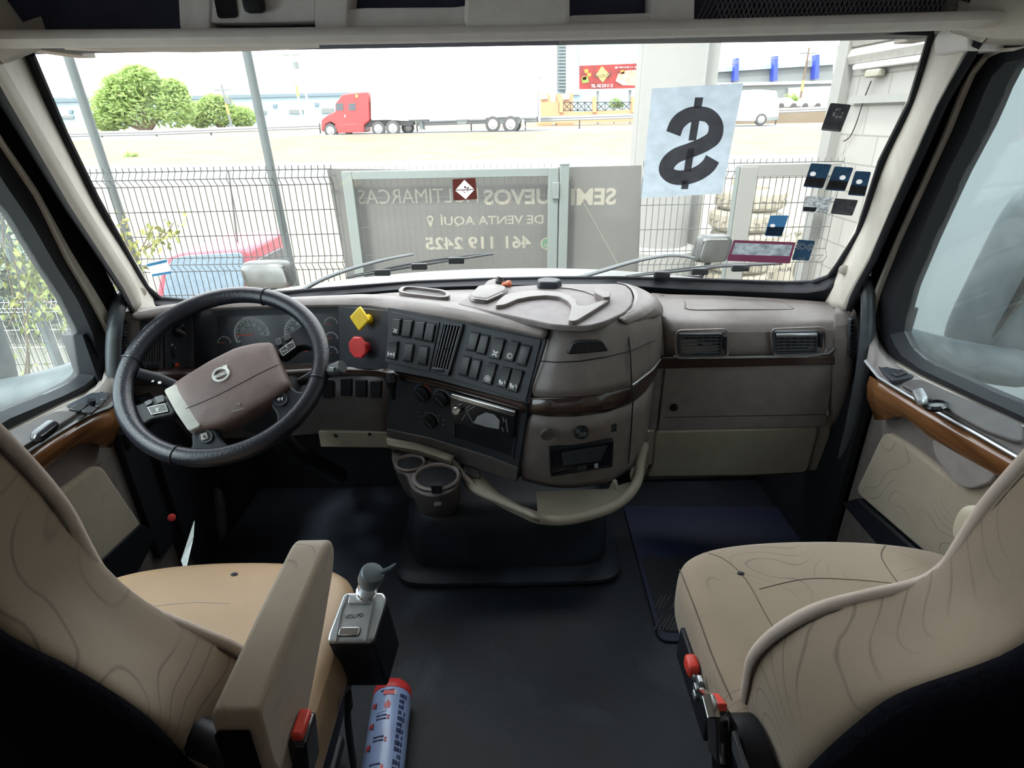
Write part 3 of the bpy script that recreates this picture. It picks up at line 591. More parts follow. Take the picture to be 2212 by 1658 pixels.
# vents
def vent(pl, quad, nslat, horiz, name='air_vent', m='panel', wheel=None, par=DA, rim=.006, nx=0):
    A = [V(p) for p in pl.poly(quad)]
    A = [V((p.x, p.y, 0)) for p in A]
    out = rnd([(p.x, p.y) for p in A], .006); inn = rnd(shrink([(p.x, p.y) for p in A], rim * 1.3), .003)
    v = MB().frame(pl, out, inn, -.006, .006).build(name, M[m], par)
    MB().plate(pl, inn, -.006, -.004).build('duct', M['black'], v)
    B = [V((x, y, 0)) for x, y in shrink([(p.x, p.y) for p in A], rim)]
    for i in range(nslat):
        t = (i + .5) / nslat; b = MB()
        if horiz: p, q = B[0].lerp(B[3], t), B[1].lerp(B[2], t); n_ = V((0, 1, 0))
        else: p, q = B[0].lerp(B[1], t), B[3].lerp(B[2], t); n_ = V((1, 0, 0))
        w_ = .0012
        pts = [pl.pt(p.x, p.y, -.003), pl.pt(q.x, q.y, -.003), pl.pt(q.x, q.y, .004), pl.pt(p.x, p.y, .004)]
        nn = pl.x * n_.x + pl.y * n_.y
        b.prism([s_ - nn * w_ for s_ in pts], nn * 2 * w_); b.build('slat', M['slat'], v)
    if nx:
        b = MB()
        for i in range(nx):
            t = (i + .5) / nx
            if horiz: p, q = B[0].lerp(B[1], t), B[3].lerp(B[2], t); nn = pl.x
            else: p, q = B[0].lerp(B[3], t), B[1].lerp(B[2], t); nn = pl.y
            pts = [pl.pt(p.x, p.y, -.005), pl.pt(q.x, q.y, -.005), pl.pt(q.x, q.y, -.002), pl.pt(p.x, p.y, -.002)]
            b.prism([s_ - nn * .001 for s_ in pts], nn * .002)
        b.build('guide_vane', M['slat'], v)
    c = (B[0] + B[1] + B[2] + B[3]) / 4
    MB().box(pl.pt(c.x, c.y, .005), (.008, .008, .004)).build('tab', M['black'], v, bevel=.001)
    if wheel:
        MB().plate(pl, rnd(pl.poly(wheel), .003), -.003, .009).build('thumbwheel', M['gloss_black'], v, bevel=.002)
    return v
vent(GL, z6((262, 335), (440, 315), (425, 640), (285, 655)), 7, False, wheel=z6((300, 655), (412, 650), (410, 672), (302, 680)))
EP = Plane(P(262, 690, Y=1.345), P(290, 690, Y=1.355), P(264, 775, Y=1.34))
MB().plate(EP, rnd(EP.poly([(255, 678), (300, 668), (300, 812), (262, 812)]), .01), -.04, -.002).build('end_cap', M['dash'], DA, bevel=.006)
vent(EP, [(263, 694), (276, 694), (277, 762), (266, 764)], 9, True, rim=.002)
# pull knobs of the air brakes
q = GK.px(778, 688, .03); R_ = abs(GK.px(798, 688, .03)[0] - q[0])
kb = MB().lathe(GK.pt(q[0] + .006, q[1] - .004, 0), GK.n, [(0, 0), (.014, 0), (.010, .012), (.009, .03), (0, .03)], 16).build('brake_knob_stem', M['yellow'], DA)
dm = [(q[0] + R_ * 1.08 * math.cos(t), q[1] + R_ * 1.12 * math.sin(t)) for t in (PI * .47, PI * .97, PI * 1.47, PI * 1.97)]
MB().taper(GK, rnd(dm, .006), .026, .036, .96).build('brake_knob', M['yellow'], kb, bevel=.003, seg=3)
q = GK.px(774, 750, .03)
kb = MB().lathe(GK.pt(q[0] + .005, q[1] - .003, 0), GK.n, [(0, 0), (.014, 0), (.010, .012), (.009, .03), (0, .03)], 16).build('brake_knob_stem', M['red'], DA)
oc = [(q[0] + R_ * 1.05 * math.cos(t * PI / 4 + PI / 8), q[1] + R_ * 1.05 * math.sin(t * PI / 4 + PI / 8)) for t in range(8)]
MB().taper(GK, oc, .026, .036, .94).build('brake_knob', M['red'], kb, bevel=.003, seg=3)
# wood strip under the panels
wt = PY([(286, 810, 1.335), (350, 806, 1.40), (420, 803, 1.48), (600, 797, 1.54), (740, 790, 1.54), (800, 790, 1.52), (838, 795, 1.475), (930, 812, 1.41), (1040, 842, 1.335), (1137, 869, 1.275)])
wb = PY([(288, 832, 1.34), (350, 828, 1.40), (420, 826, 1.48), (600, 818, 1.54), (740, 811, 1.54), (800, 811, 1.52), (838, 816, 1.475), (930, 833, 1.41), (1040, 864, 1.335), (1136, 893, 1.275)])
n = 36; a_ = resamp(wt, n); b_ = resamp(wb, n)
MB().loft([[p + V((0, .03, .002)) for p in a_], a_, [p.lerp(q, .25) + V((0, -.012, 0)) for p, q in zip(a_, b_)], [p.lerp(q, .8) + V((0, -.010, 0)) for p, q in zip(a_, b_)], b_, [p + V((0, .03, 0)) for p in b_]], closed=False).build('wood_strip', M['wood_dash'], DA, sub=1, solid=.002)
# knee panel, beige lower edge
kt = PY([(288, 828, 1.35), (420, 824, 1.49), (600, 816, 1.55), (740, 809, 1.55), (842, 815, 1.48)]); km = PY([(292, 870, 1.36), (440, 872, 1.50), (600, 866, 1.55), (740, 862, 1.55), (842, 866, 1.48)]); kb_ = PY([(300, 935, 1.40), (450, 945, 1.53), (600, 942, 1.57), (700, 933, 1.57), (846, 936, 1.50)])
MB().loft([resamp(x, 16) for x in (kt, km, kb_, [p + V((0, .15, .03)) for p in kb_])], closed=False).build('knee_panel', M['dash_dark'], DA, solid=.004)
KP = Plane(P(690, 932, Y=1.56), P(846, 932, Y=1.50), P(694, 965, Y=1.56))
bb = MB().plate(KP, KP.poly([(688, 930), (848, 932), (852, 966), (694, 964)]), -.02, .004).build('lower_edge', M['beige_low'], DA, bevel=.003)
for q in ((727, 939), (800, 936)): MB().lathe(KP.pt(*KP.px(*q), .004), KP.n, [(0, 0), (.006, 0), (.005, .003), (0, .003)], 12).build('bolt', M['black'], bb)
KQ = Plane(P(600, 820, Y=1.545), P(742, 812, Y=1.545), P(600, 866, Y=1.545))
KQ2 = Plane(P(742, 812, Y=1.545), P(842, 816, Y=1.475), P(742, 864, Y=1.545))
for c, pl in (((672, 842), KQ), ((709, 840), KQ), ((749, 836), KQ2), ((781, 838), KQ2), ((813, 840), KQ2)):
    MB().plate(pl, rnd(pl.poly([(c[0] - 12, c[1] - 18), (c[0] + 12, c[1] - 18), (c[0] + 11, c[1] + 18), (c[0] - 11, c[1] + 18)]), .003), -.004, .005).build('blank_switch', M['black'], DA, bevel=.0015)
# --- centre stack, driver-facing switch panel
SP = Plane(P(845, 672, Y=1.495), P(1187, 705, Y=1.325), P(1140, 870, Y=1.27))
MB().plate(SP, SP.poly([(836, 664), (1000, 692), (1180, 722), (1140, 872), (1040, 846), (930, 816), (836, 798)]), -.03, -.004).build('stack_panel', M['panel'], DA)
sw1 = MB().plate(SP, rnd(SP.poly(zd((120, 310), (412, 375), (352, 668), (86, 612))), .004), -.006, .0).build('switch_panel', M['panel'], DA, bevel=.001)
sw2 = MB().plate(SP, rnd(SP.poly(zd((586, 388), (1020, 478), (925, 850), (490, 712))), .004), -.006, .0).build('switch_panel', M['panel'], DA, bevel=.001)
def icon(kind, c, s, h):
    b = MB(); x, y = c
    if kind == 'fan':
        for k in range(4):
            t = k * PI / 2 + .3; band(b, SP, [(x + s * .15 * math.cos(t), y + s * .15 * math.sin(t)), (x + s * .8 * math.cos(t + .3), y + s * .8 * math.sin(t + .3))], s * .35, h, h + .0006)
    if kind == 'axle':
        for sx in (-1, 1): band(b, SP, [(x + sx * s, y - s * .6), (x + sx * s, y + s * .6)], s * .35, h, h + .0006)
        band(b, SP, [(x - s, y), (x + s, y)], s * .25, h, h + .0006); b.plate(SP, circ((x, y), s * .38, 10), h, h + .0007)
    if kind == 'wheel':
        band(b, SP, arc((x, y), s * .85, 0, 2 * PI, 16), s * .2, h, h + .0006)
        for k in range(3): t = k * PI / 3 + .4; band(b, SP, [(x - s * .7 * math.cos(t), y - s * .7 * math.sin(t)), (x + s * .7 * math.cos(t), y + s * .7 * math.sin(t))], s * .16, h, h + .0006)
    if kind == 'truck':
        b.plate(SP, [(x - s, y - s * .3), (x + s * .3, y - s * .3), (x + s * .3, y + s * .1), (x - s * .3, y + s * .1), (x - s * .4, y + s * .6), (x - s, y + s * .6)], h, h + .0006)
        for k in (-.6, .0): b.plate(SP, circ((x + k * s, y - s * .55), s * .25, 8), h, h + .0006)
        band(b, SP, [(x + s * .6, y + s * .5), (x + s, y - s * .5)], s * .25, h, h + .0006)
    if kind == 'circle':
        band(b, SP, arc((x, y), s * .85, 0, 2 * PI, 14), s * .18, h, h + .0006); band(b, SP, arc((x, y), s * .45, .5, 5, 10), s * .18, h, h + .0006)
    return b
SWL = [((140, 350), (190, 352), (180, 455), (130, 450), 0, 'fan'), ((205, 357), (262, 362), (243, 470), (188, 462), 0, 0), ((275, 367), (335, 372), (318, 485), (260, 472), 0, 0), ((340, 377), (395, 385), (375, 497), (320, 487), 0, 0),
       ((118, 485), (172, 490), (158, 600), (100, 585), 1, 'axle'), ((212, 500), (267, 505), (250, 615), (195, 605), 0, 0), ((300, 515), (355, 522), (340, 635), (283, 622), 0, 0)]
SWR = [((605, 433), (660, 440), (630, 550), (570, 540), 0, 0), ((665, 447), (718, 455), (690, 572), (632, 560), 0, 0), ((735, 468), (808, 478), (775, 598), (712, 585), 1, 'fan'), ((840, 487), (895, 495), (855, 612), (800, 598), 1, 'circle'), ((905, 507), (967, 517), (930, 640), (873, 625), 0, 0),
       ((555, 573), (607, 583), (580, 700), (527, 685), 0, 0), ((617, 593), (670, 600), (640, 722), (587, 707), 0, 0), ((705, 615), (760, 625), (725, 750), (668, 732), 1, 'wheel'), ((790, 640), (848, 650), (812, 768), (757, 755), 2, 'truck'), ((855, 655), (918, 665), (880, 795), (818, 775), 2, 'truck')]
for lst, par in ((SWL, sw1), (SWR, sw2)):
    for a1, a2, a3, a4, kind, ic in lst:
        qd = SP.poly(zd(a1, a2, a3, a4)); b = MB()
        b.plate(SP, rnd(shrink(qd, -.002), .003), -.002, .0015, 1)
        if kind == 0: b.taper(SP, rnd(shrink(qd, .0015), .003), .0015, .007, .92)
        else:                                            # rocker pressed at one end
            A, B, C_, D_ = [V(p) for p in shrink(qd, .0015)]; m1, m2 = A.lerp(D_, .38), B.lerp(C_, .38)
            hs = [(A, .010), (B, .010), (m2, .006), (m1, .006), (D_, .0085), (C_, .0085)]
            vs = [SP.pt(p.x, p.y, .0) for p, h in hs] + [SP.pt(p.x, p.y, h) for p, h in hs]
            b.add(vs, [(6, 7, 8, 9), (9, 8, 11, 10), (0, 1, 7, 6), (1, 2, 8, 7), (2, 5, 11, 8), (5, 4, 10, 11), (4, 3, 9, 10), (3, 0, 6, 9)])
        so = b.build('rocker_switch', [M['switch'], M['black']], par, bevel=.0012)
        if ic:
            A, B, C_, D_ = [V(p) for p in qd]; c = (A + B).lerp(C_ + D_, .74) / 2; s = (B - A).length * .33
            icon(ic, (c.x, c.y), s, .0075 if kind else .0071).build('switch_icon', M['mark'], par, flat=True)
vent(SP, zd((442, 372), (558, 388), (472, 690), (370, 668)), 6, False, rim=.005, nx=0)
MB().plate(SP, rnd(SP.poly(zd((372, 640), (482, 660), (470, 695), (366, 672))), .004), -.004, .008).build('vent_base', M['panel'], DA, bevel=.001)
MB().plate(SP, rnd(SP.poly(zd((385, 648), (450, 655), (446, 672), (384, 664))), .003), .006, .012).build('vent_thumbwheel', M['gloss_black'], DA, bevel=.002)
# --- lower part: climate controls and radio
LP = Plane(P(838, 812, Y=1.475), P(1137, 892, Y=1.272), P(1118, 1012, Y=1.292))
MB().plate(LP, LP.poly([(832, 798), (930, 818), (1040, 848), (1140, 878), (1122, 1022), (1050, 995), (930, 960), (836, 936)]), -.04, 0).build('control_panel', M['panel'], DA, bevel=.002)
MB().plate(LP, LP.poly([(836, 925), (930, 945), (1060, 985), (1122, 1010), (1116, 1040), (1050, 1018), (930, 975), (836, 948)]), -.04, .003).build('panel_lower_edge', M['dash_dark'], DA, bevel=.003)
for i, (c, r, cc) in enumerate(((z_, r_, c_) for z_, r_, c_ in (((318, 800), 15, 1), ((430, 830), 15, 0), ((365, 962), 13, 0)))):
    px_ = zd(c)[0]; q = LP.px(*px_, .0); r = abs(LP.px(px_[0] + r, px_[1], 0)[0] - q[0])
    k = MB().lathe(LP.pt(*q, 0), LP.n, [(0, 0), (r, 0), (r * .95, .010), (r * .8, .012), (0, .012)], 24).build('climate_knob', M['black'], DA)
    b = MB(); band(b, LP, [(q[0] - r * .5, q[1] + r * .4), (q[0] + r * .6, q[1] - r * .5)], r * .35, .012, .018); b.build('knob_bar', M['switch'], k, bevel=.001)
    b = MB(); band(b, LP, arc(q, r * 1.25, PI * .15 if cc else PI * .05, PI * .5 if cc else PI * .95, 12), .0016, .0002, .0012); b.build('dial_scale', M['needle'] if cc else M['mark_dim'], k)
    if cc:
        b = MB(); band(b, LP, arc(q, r * 1.25, PI * .55, PI * .95, 12), .0016, .0002, .0012); b.build('dial_scale', M['blue_mark'] if 'blue_mark' in M else mat('blue_mark', (.1, .2, .5), .5), k)
for c in ((283, 912), (300, 935), (330, 905), (340, 930), (335, 970), (372, 995), (405, 965), (408, 930), (435, 960), (435, 985)):
    q = LP.px(*zd(c)[0], 0); b = MB(); s = .0034
    band(b, LP, [(q[0] - s, q[1] - s * .7), (q[0], q[1] + s), (q[0] + s, q[1] - s * .7)], .0013, .0002, .001); b.build('climate_symbol', M['mark_dim'], DA, flat=True)
rad = MB().plate(LP, rnd(LP.poly(zd((488, 800), (880, 905), (868, 1060), (500, 962))), .006), 0, .014).build('car_radio', M['gloss_black'], DA, bevel=.003)
MB().plate(LP, rnd(LP.poly(zd((488, 798), (870, 905), (862, 935), (488, 822)), .014), .004), .010, .019).build('chrome_bar', M['chrome'], rad, bevel=.002)
q = LP.px(*zd((525, 892))[0], .014); MB().lathe(LP.pt(*q, .014), LP.n, [(0, 0), (.0125, 0), (.012, .012), (.010, .015), (0, .0145)], 24).build('volume_knob', M['chrome'], rad)
cc = [(620, 985)] + [(695 + 78 * math.cos(t), 985 - 78 * math.sin(t)) for t in [PI - PI * i / 12 for i in range(13)]]
q = LP.poly(zd(*[(615, 975), (640, 935), (690, 912), (740, 925), (772, 960), (768, 1012), (690, 998)]), .014); MB().plate(LP, q, .0142, .0150).build('radio_screen', M['mark_dim'], rad, flat=True)
for a1, a2 in (((790, 940), (800, 970)), ((785, 1000), (795, 1025)), ((810, 950), (820, 1030))):
    b = MB(); band(b, LP, [LP.px(*zd(a1)[0], .0142), LP.px(*zd(a2)[0], .0142)], .002, .0142, .0155); b.build('radio_button', M['mark_dim'], rad, flat=True)
for l in (((570, 890), (600, 868)), ((575, 905), (625, 875)), ((575, 905), (615, 975)), ((545, 960), (570, 920))):
    b = MB(); band(b, LP, [LP.px(*zd(l[0])[0], .0142), LP.px(*zd(l[1])[0], .0142)], .0016, .0142, .0152); b.build('radio_trim_line', M['mark_dim'], rad, flat=True)
MB().plate(LP, LP.poly(zd((508, 968), (862, 1062), (850, 1172), (505, 1060))), -.002, .0015).build('radio_pocket', M['black'], DA)
fo = LP.poly(zd((500, 962), (872, 1058), (855, 1185), (496, 1068))); fi = LP.poly(zd((508, 970), (860, 1064), (845, 1170), (508, 1058)))
MB().frame(LP, fo, fi, 0, .005).build('pocket_rim', M['panel'], DA)
# trailer brake hand valve on the left of the stack
q = [P(a, b_, Y=y) for a, b_, y in ((850, 860, 1.455), (848, 840, 1.43), (845, 820, 1.42), (843, 806, 1.425))]
hb = MB().tube(q, [.006, .010, .017, .012], 12).build('trailer_brake_lever', M['black'], DA)
# --- rear-facing curved centre part
def rowc(px, ys): return [P(a, b_, Y=y) for (a, b_), y in zip(px, ys)]
YS = [1.325, 1.30, 1.285, 1.29, 1.345, 1.42, 1.50]
RR = [
 ([(1190, 702), (1215, 706), (1252, 708), (1307, 697), (1352, 674), (1395, 655), (1425, 668)], [1.335, 1.325, 1.32, 1.335, 1.40, 1.50, 1.56]),
 ([(1186, 716), (1213, 722), (1252, 724), (1307, 714), (1356, 694), (1402, 676), (1432, 690)], [1.328, 1.305, 1.295, 1.31, 1.37, 1.46, 1.53]),
 ([(1167, 778), (1200, 781), (1250, 779), (1307, 770), (1361, 756), (1408, 735), (1436, 726)], [1.305, 1.28, 1.27, 1.285, 1.345, 1.43, 1.51]),
 ([(1145, 856), (1185, 858), (1250, 856), (1310, 848), (1365, 833), (1408, 800), (1434, 765)], [1.28, 1.255, 1.245, 1.26, 1.325, 1.42, 1.505]),
]
LR = [
 ([(1141, 893), (1185, 899), (1240, 899), (1310, 890), (1367, 869), (1395, 843), (1410, 815)], [1.272, 1.252, 1.245, 1.262, 1.33, 1.40, 1.46]),
 ([(1132, 960), (1185, 966), (1240, 966), (1310, 957), (1364, 936), (1390, 915), (1403, 890)], [1.28, 1.262, 1.256, 1.272, 1.335, 1.40, 1.46]),
 ([(1126, 1020), (1185, 1032), (1240, 1033), (1310, 1022), (1358, 1000), (1380, 985), (1394, 955)], [1.295, 1.28, 1.275, 1.29, 1.345, 1.41, 1.465]),
 ([(1126, 1034), (1190, 1050), (1245, 1052), (1315, 1040), (1356, 1014), (1376, 1000), (1390, 970)], [1.33, 1.325, 1.32, 1.33, 1.37, 1.43, 1.49]),
]
n = 24
MB().loft([resamp(rowc(*r), n) for r in RR], closed=False).build('stack_cover', M['dash'], DA, sub=2, solid=.006)
MB().loft([resamp(rowc(*r), n) for r in LR], closed=False).build('stack_lower_cover', M['dash'], DA, sub=1, solid=.006)
t_ = resamp(rowc(*RR[3]), n); l_ = resamp(rowc(*LR[0]), n)
MB().loft([t_, [p.lerp(q, .2) + V((0, -.010, 0)) for p, q in zip(t_, l_)], [p.lerp(q, .8) + V((0, -.010, 0)) for p, q in zip(t_, l_)], l_], closed=False).build('wood_strip', M['wood_dash'], DA, sub=1, solid=.004)
MB().tube([p + V((0, -.006, .004)) for p in t_[13:]], .003, 6).build('bright_edge', M['silver'], DA)
MB().tube(PY([(1190, 703, 1.325), (1167, 778, 1.29), (1137, 870, 1.268), (1138, 895, 1.262), (1118, 1025, 1.285)]), .0025, 6).build('panel_seam', M['black'], DA)
for rr in ([p + V((0, -.0035, 0)) for p in resamp(rowc(*RR[2]), 24)[:20]],): MB().tube(rr, .0016, 6).build('cover_seam', M['black'], DA)
v1 = [P(1350, 676, Y=1.395), P(1361, 755, Y=1.335), P(1365, 834, Y=1.305), P(1367, 870, Y=1.305), P(1363, 936, Y=1.325), P(1358, 1000, Y=1.335)]
MB().tube([nearer(p, .002) for p in v1], .0018, 6).build('cover_seam', M['black'], DA)
QP = Plane(P(1240, 745, Y=1.265), P(1345, 740, Y=1.31), P(1240, 775, Y=1.262))
MB().plate(QP, rnd(QP.poly(zd((1180, 570), (1210, 505), (1240, 490), (1385, 485), (1425, 548)), .006), .008), -.01, .006).build('cubby_slot', M['black'], DA, bevel=.003)
# socket, ashtray opening, slits on the lower face
OP = Plane(P(1180, 940, Y=1.240), P(1320, 930, Y=1.256), P(1180, 1010, Y=1.252))
MB().lathe(OP.pt(*OP.px(*zd((1055, 1045))[0], .004), .0), OP.n, [(0, 0), (.017, 0), (.017, .006), (.014, .008), (0, .006)], 24).build('socket_cap', M['dash_dark'], DA)
po = MB().lathe(OP.pt(*OP.px(*zd((1262, 1040))[0], .01), .0), OP.n, [(0, 0), (.0185, 0), (.0185, .008), (.015, .013), (.013, .016), (0, .016)], 28).build('power_outlet', M['black'], DA)
c = OP.px(*zd((1268, 1045))[0], .017)
lettering('outlet_lettering', 'POWER', OP, c[0] - .010, c[0] + .010, c[1] + .001, c[1] + .006, .0165, M['mark_dim'], po); lettering('outlet_lettering', 'OUTLET', OP, c[0] - .010, c[0] + .010, c[1] - .006, c[1] - .001, .0165, M['mark_dim'], po)
for k in range(3):
    b = MB(); y = 990 + k * 16; band(b, OP, [OP.px(*zd((1436, y))[0], .0), OP.px(*zd((1468, y - 10))[0], .0)], .0035, .0, .005); b.build('microphone_slit', M['black'], DA)
fo = OP.poly(zd((1070, 1132), (1450, 1080), (1442, 1232), (1076, 1292)), .002); fi = OP.poly(zd((1078, 1140), (1442, 1090), (1434, 1225), (1084, 1282)), .002)
ash = MB().frame(OP, fo, fi, -.01, .006).build('ashtray', M['black'], DA)
MB().plate(OP, fi, -.002, .001).build('ashtray_inside', M['gloss_black'], ash)
MB().plate(OP, OP.poly(zd((1140, 1150), (1415, 1105), (1370, 1195), (1150, 1225))), .001, .0045).build('flap', M['panel'], ash, bevel=.001)
MB().plate(OP, OP.poly(zd((1235, 1235), (1290, 1226), (1285, 1255), (1235, 1262))), .001, .006).build('clip', M['switch'], ash, bevel=.001)
MB().plate(OP, OP.poly(zd((1335, 1220), (1358, 1212), (1356, 1238), (1338, 1240))), .001, .006).build('clip', M['mark_dim'], ash, bevel=.001)
# --- lid on top of the stack
LZ = Plane.on((0, 1.5, .815), (1, 0, 0), (0, 1, 0))
lid_o = LZ.poly([(985, 655), (1191, 700), (1234, 703), (1270, 703), (1307, 694), (1350, 674), (1365, 657), (1368, 640), (1363, 625), (1350, 615), (1330, 612), (1180, 613), (1040, 622)], .004)
lid = MB().plate(LZ, rnd(lid_o, .02), -.012, .004).build('storage_lid', M['dash_top'] if 'dash_top' in M else mat('dash_top', (.19, .165, .165), .55, bump=.15, bs=500), DA, bevel=.004, seg=3)
strip([[P(a_, b_, Z=z) for a_, b_, z in l] for l in (
  [(1334, 688, .812), (1350, 676, .812), (1366, 657, .812), (1370, 640, .812), (1364, 624, .812), (1350, 613, .812), (1330, 610, .812)],
  [(1345, 694, .806), (1374, 674, .806), (1390, 656, .808), (1393, 640, .81), (1385, 626, .81), (1362, 614, .81), (1335, 610, .81)],
  [(1352, 700, .795), (1398, 680, .792), (1418, 664, .795), (1418, 648, .80), (1408, 635, .80), (1380, 621, .80), (1345, 614, .80)],
  [(1356, 706, .78), (1408, 688, .772), (1431, 680, .77), (1432, 664, .775), (1420, 646, .78), (1396, 632, .78), (1360, 620, .78)])], 16).build('shoulder', M['dash'], DA, sub=1, solid=.004)
b = MB(); ring1 = LZ.poly(zd((1180, 380), (1195, 330), (1200, 290), (1180, 262), (1130, 236), (1050, 228), (960, 235), (880, 250), (800, 285), (745, 290), (760, 262), (800, 225), (900, 205), (1000, 198), (1120, 205), (1190, 225), (1228, 255), (1238, 290), (1300, 290), (1400, 250), (1425, 258), (1330, 320), (1240, 375), (1215, 385)), .008)
MB().plate(LZ, rnd(ring1, .01), .002, .015).build('tray_ridge', M['dash'], lid, bevel=.004, seg=3)
MB().plate(LZ, rnd(LZ.poly(zd((1335, 195), (1370, 198), (1432, 215), (1428, 245), (1395, 248), (1340, 218)), .012), .006), .002, .022).build('cradle_stop', M['dash'], lid, bevel=.003)
b = MB(); band(b, LZ, LZ.poly(zd((1120, 165), (1200, 172), (1280, 188), (1345, 212)), .006), .008, .002, .007); b.build('cradle_rail', M['dash'], lid)
MB().taper(LZ, rnd(LZ.poly(zd((990, 145), (1040, 135), (1120, 140), (1150, 152), (1110, 170), (1000, 168)), .008), .01), .002, .024, .9).build('cradle_pad', M['panel'], lid, bevel=.004)
# bracket with threaded stud and orange cap on the lid
br = thing('phone_mount', 'grey wedge-shaped mount with a stud and small orange cap on dashboard top', 'phone mount', LZ.pt(*LZ.px(1055, 640)))
qa = LZ.poly(zd((585, 232), (640, 178), (780, 168), (828, 188), (812, 212), (690, 268), (600, 255)), .004)
b = MB(); b.taper(LZ, rnd(qa, .01), .0045, .018, .85)
A0 = [LZ.pt(*q_, .015) for q_ in LZ.poly(zd((600, 235), (660, 185), (790, 178), (800, 200), (700, 245)), .015)]
top_ = [P(a_, b2, Y=y) for (a_, b2), y in zip(zd((700, 125), (740, 112), (800, 140), (790, 165), (720, 150)), (1.66, 1.68, 1.68, 1.66, 1.64))]
b.loft([A0, top_], True, True); b.build('wedge_body', M['dash'], br, bevel=.004)
c = P(*zd((772, 128))[0], Y=1.66); MB().lathe(c, V((.2, .1, 1)), [(0, -.02), (.012, -.02), (.012, .0), (.010, .002), (.0105, .006), (.009, .008), (.0095, .012), (0, .012)], 16).build('stud', M['switch'], br)
c = P(*zd((808, 150))[0], Y=1.645); MB().lathe(c, V((.8, -.2, .25)), [(0, -.01), (.008, -.01), (.0085, .004), (.010, .006), (.010, .014), (.006, .017), (0, .017)], 14).build('orange_cap', M['orange'] if 'orange' in M else mat('orange', (.7, .18, .08), .4), br)
# --- passenger side
YE = [1.52, 1.48, 1.47, 1.465, 1.45, 1.43]
PR = [
 ([(1398, 633), (1440, 637), (1560, 640), (1700, 647), (1790, 654), (1836, 662)], [1.72, 1.70, 1.66, 1.60, 1.53, 1.47]),
 ([(1412, 655), (1450, 660), (1560, 663), (1700, 668), (1795, 670), (1840, 672)], [1.60, 1.585, 1.565, 1.535, 1.49, 1.44]),
 ([(1428, 686), (1460, 690), (1560, 692), (1700, 693), (1795, 690), (1842, 684)], [1.52, 1.50, 1.49, 1.47, 1.44, 1.415]),
 ([(1434, 706), (1460, 708), (1560, 710), (1700, 710), (1795, 706), (1844, 700)], [1.505, 1.47, 1.46, 1.445, 1.42, 1.405]),
 ([(1434, 770), (1460, 771), (1560, 771), (1700, 769), (1795, 766), (1842, 762)], [1.505, 1.468, 1.46, 1.445, 1.42, 1.405]),
]
MB().loft([resamp(PY([(a, b_, y) for (a, b_), y in zip(*r)]), 24) for r in PR], closed=False).build('passenger_top_cover', M['dash'], DA, sub=1, solid=.005)
PP = Plane(P(1460, 710, Y=1.465), P(1790, 708, Y=1.418), P(1455, 920, Y=1.485))
for q1 in ([(1300, 640)],): pass
w_o = PP.poly(z7((215, 580), (1280, 568), (1278, 622), (215, 648)))
MB().plate(PP, w_o, -.01, .008).build('wood_strip', M['wood_dash'], DA, bevel=.004)
b = MB(); band(b, PP, PP.poly(z7((320, 578), (360, 588), (700, 585), (1100, 578), (1240, 560), (1278, 530)), .01), .003, .004, .013); b.build('bright_edge', M['silver'], DA)
gb = MB().plate(PP, rnd(PP.poly(z7((268, 648), (1272, 625), (1255, 800), (1225, 1000), (225, 1025))), .008), -.03, .0).build('glovebox_door', M['dash'], DA, bevel=.006, seg=3)
MB().plate(PP, PP.poly(z7((215, 650), (258, 645), (222, 1025), (168, 1032))), -.03, -.006).build('filler_panel', M['dash'], DA, bevel=.004)
q = PP.px(*z7((320, 880))[0], 0); MB().lathe(PP.pt(*q, 0), PP.n, [(0, 0), (.0115, 0), (.011, .004), (.006, .005), (.006, .002), (0, .002)], 20).build('glovebox_lock', M['gloss_black'], gb)
b = MB(); band(b, PP, PP.poly(z7((262, 942), (1232, 925))), .0018, .0, .0006); b.build('lid_seam', M['black'], gb)
B1 = Plane(P(1400, 932, Y=1.49), P(1770, 922, Y=1.44), P(1395, 1030, Y=1.52))
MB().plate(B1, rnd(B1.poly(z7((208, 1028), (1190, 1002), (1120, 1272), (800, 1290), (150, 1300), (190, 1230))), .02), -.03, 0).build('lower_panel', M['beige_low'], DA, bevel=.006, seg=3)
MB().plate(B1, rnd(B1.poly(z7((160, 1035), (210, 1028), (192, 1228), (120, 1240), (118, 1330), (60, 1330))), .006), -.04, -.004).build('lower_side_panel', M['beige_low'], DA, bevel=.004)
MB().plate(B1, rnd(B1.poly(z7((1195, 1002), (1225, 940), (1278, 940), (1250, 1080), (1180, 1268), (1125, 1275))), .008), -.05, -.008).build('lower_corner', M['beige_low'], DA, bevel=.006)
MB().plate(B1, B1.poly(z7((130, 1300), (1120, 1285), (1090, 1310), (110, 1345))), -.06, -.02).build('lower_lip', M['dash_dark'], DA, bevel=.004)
vent(PP, z7((345, 442), (612, 440), (606, 565), (350, 572)), 6, True, nx=6, rim=.005)
MB().plate(PP, rnd(PP.poly(z7((612, 450), (632, 450), (630, 530), (612, 535))), .003), -.002, .012).build('vent_thumbwheel', M['black'], DA, bevel=.002)
v2 = vent(PP, z7((908, 428), (1180, 425), (1172, 550), (912, 555)), 6, True, nx=6, rim=.005)
MB().plate(PP, PP.poly(z7((925, 434), (1168, 430), (1166, 446), (925, 450))), .004, .014).build('open_slat', M['silver'], v2, bevel=.002)
MB().plate(PP, rnd(PP.poly(z7((1180, 430), (1202, 432), (1198, 515), (1180, 520))), .003), -.002, .012).build('vent_thumbwheel', M['black'], DA, bevel=.002)
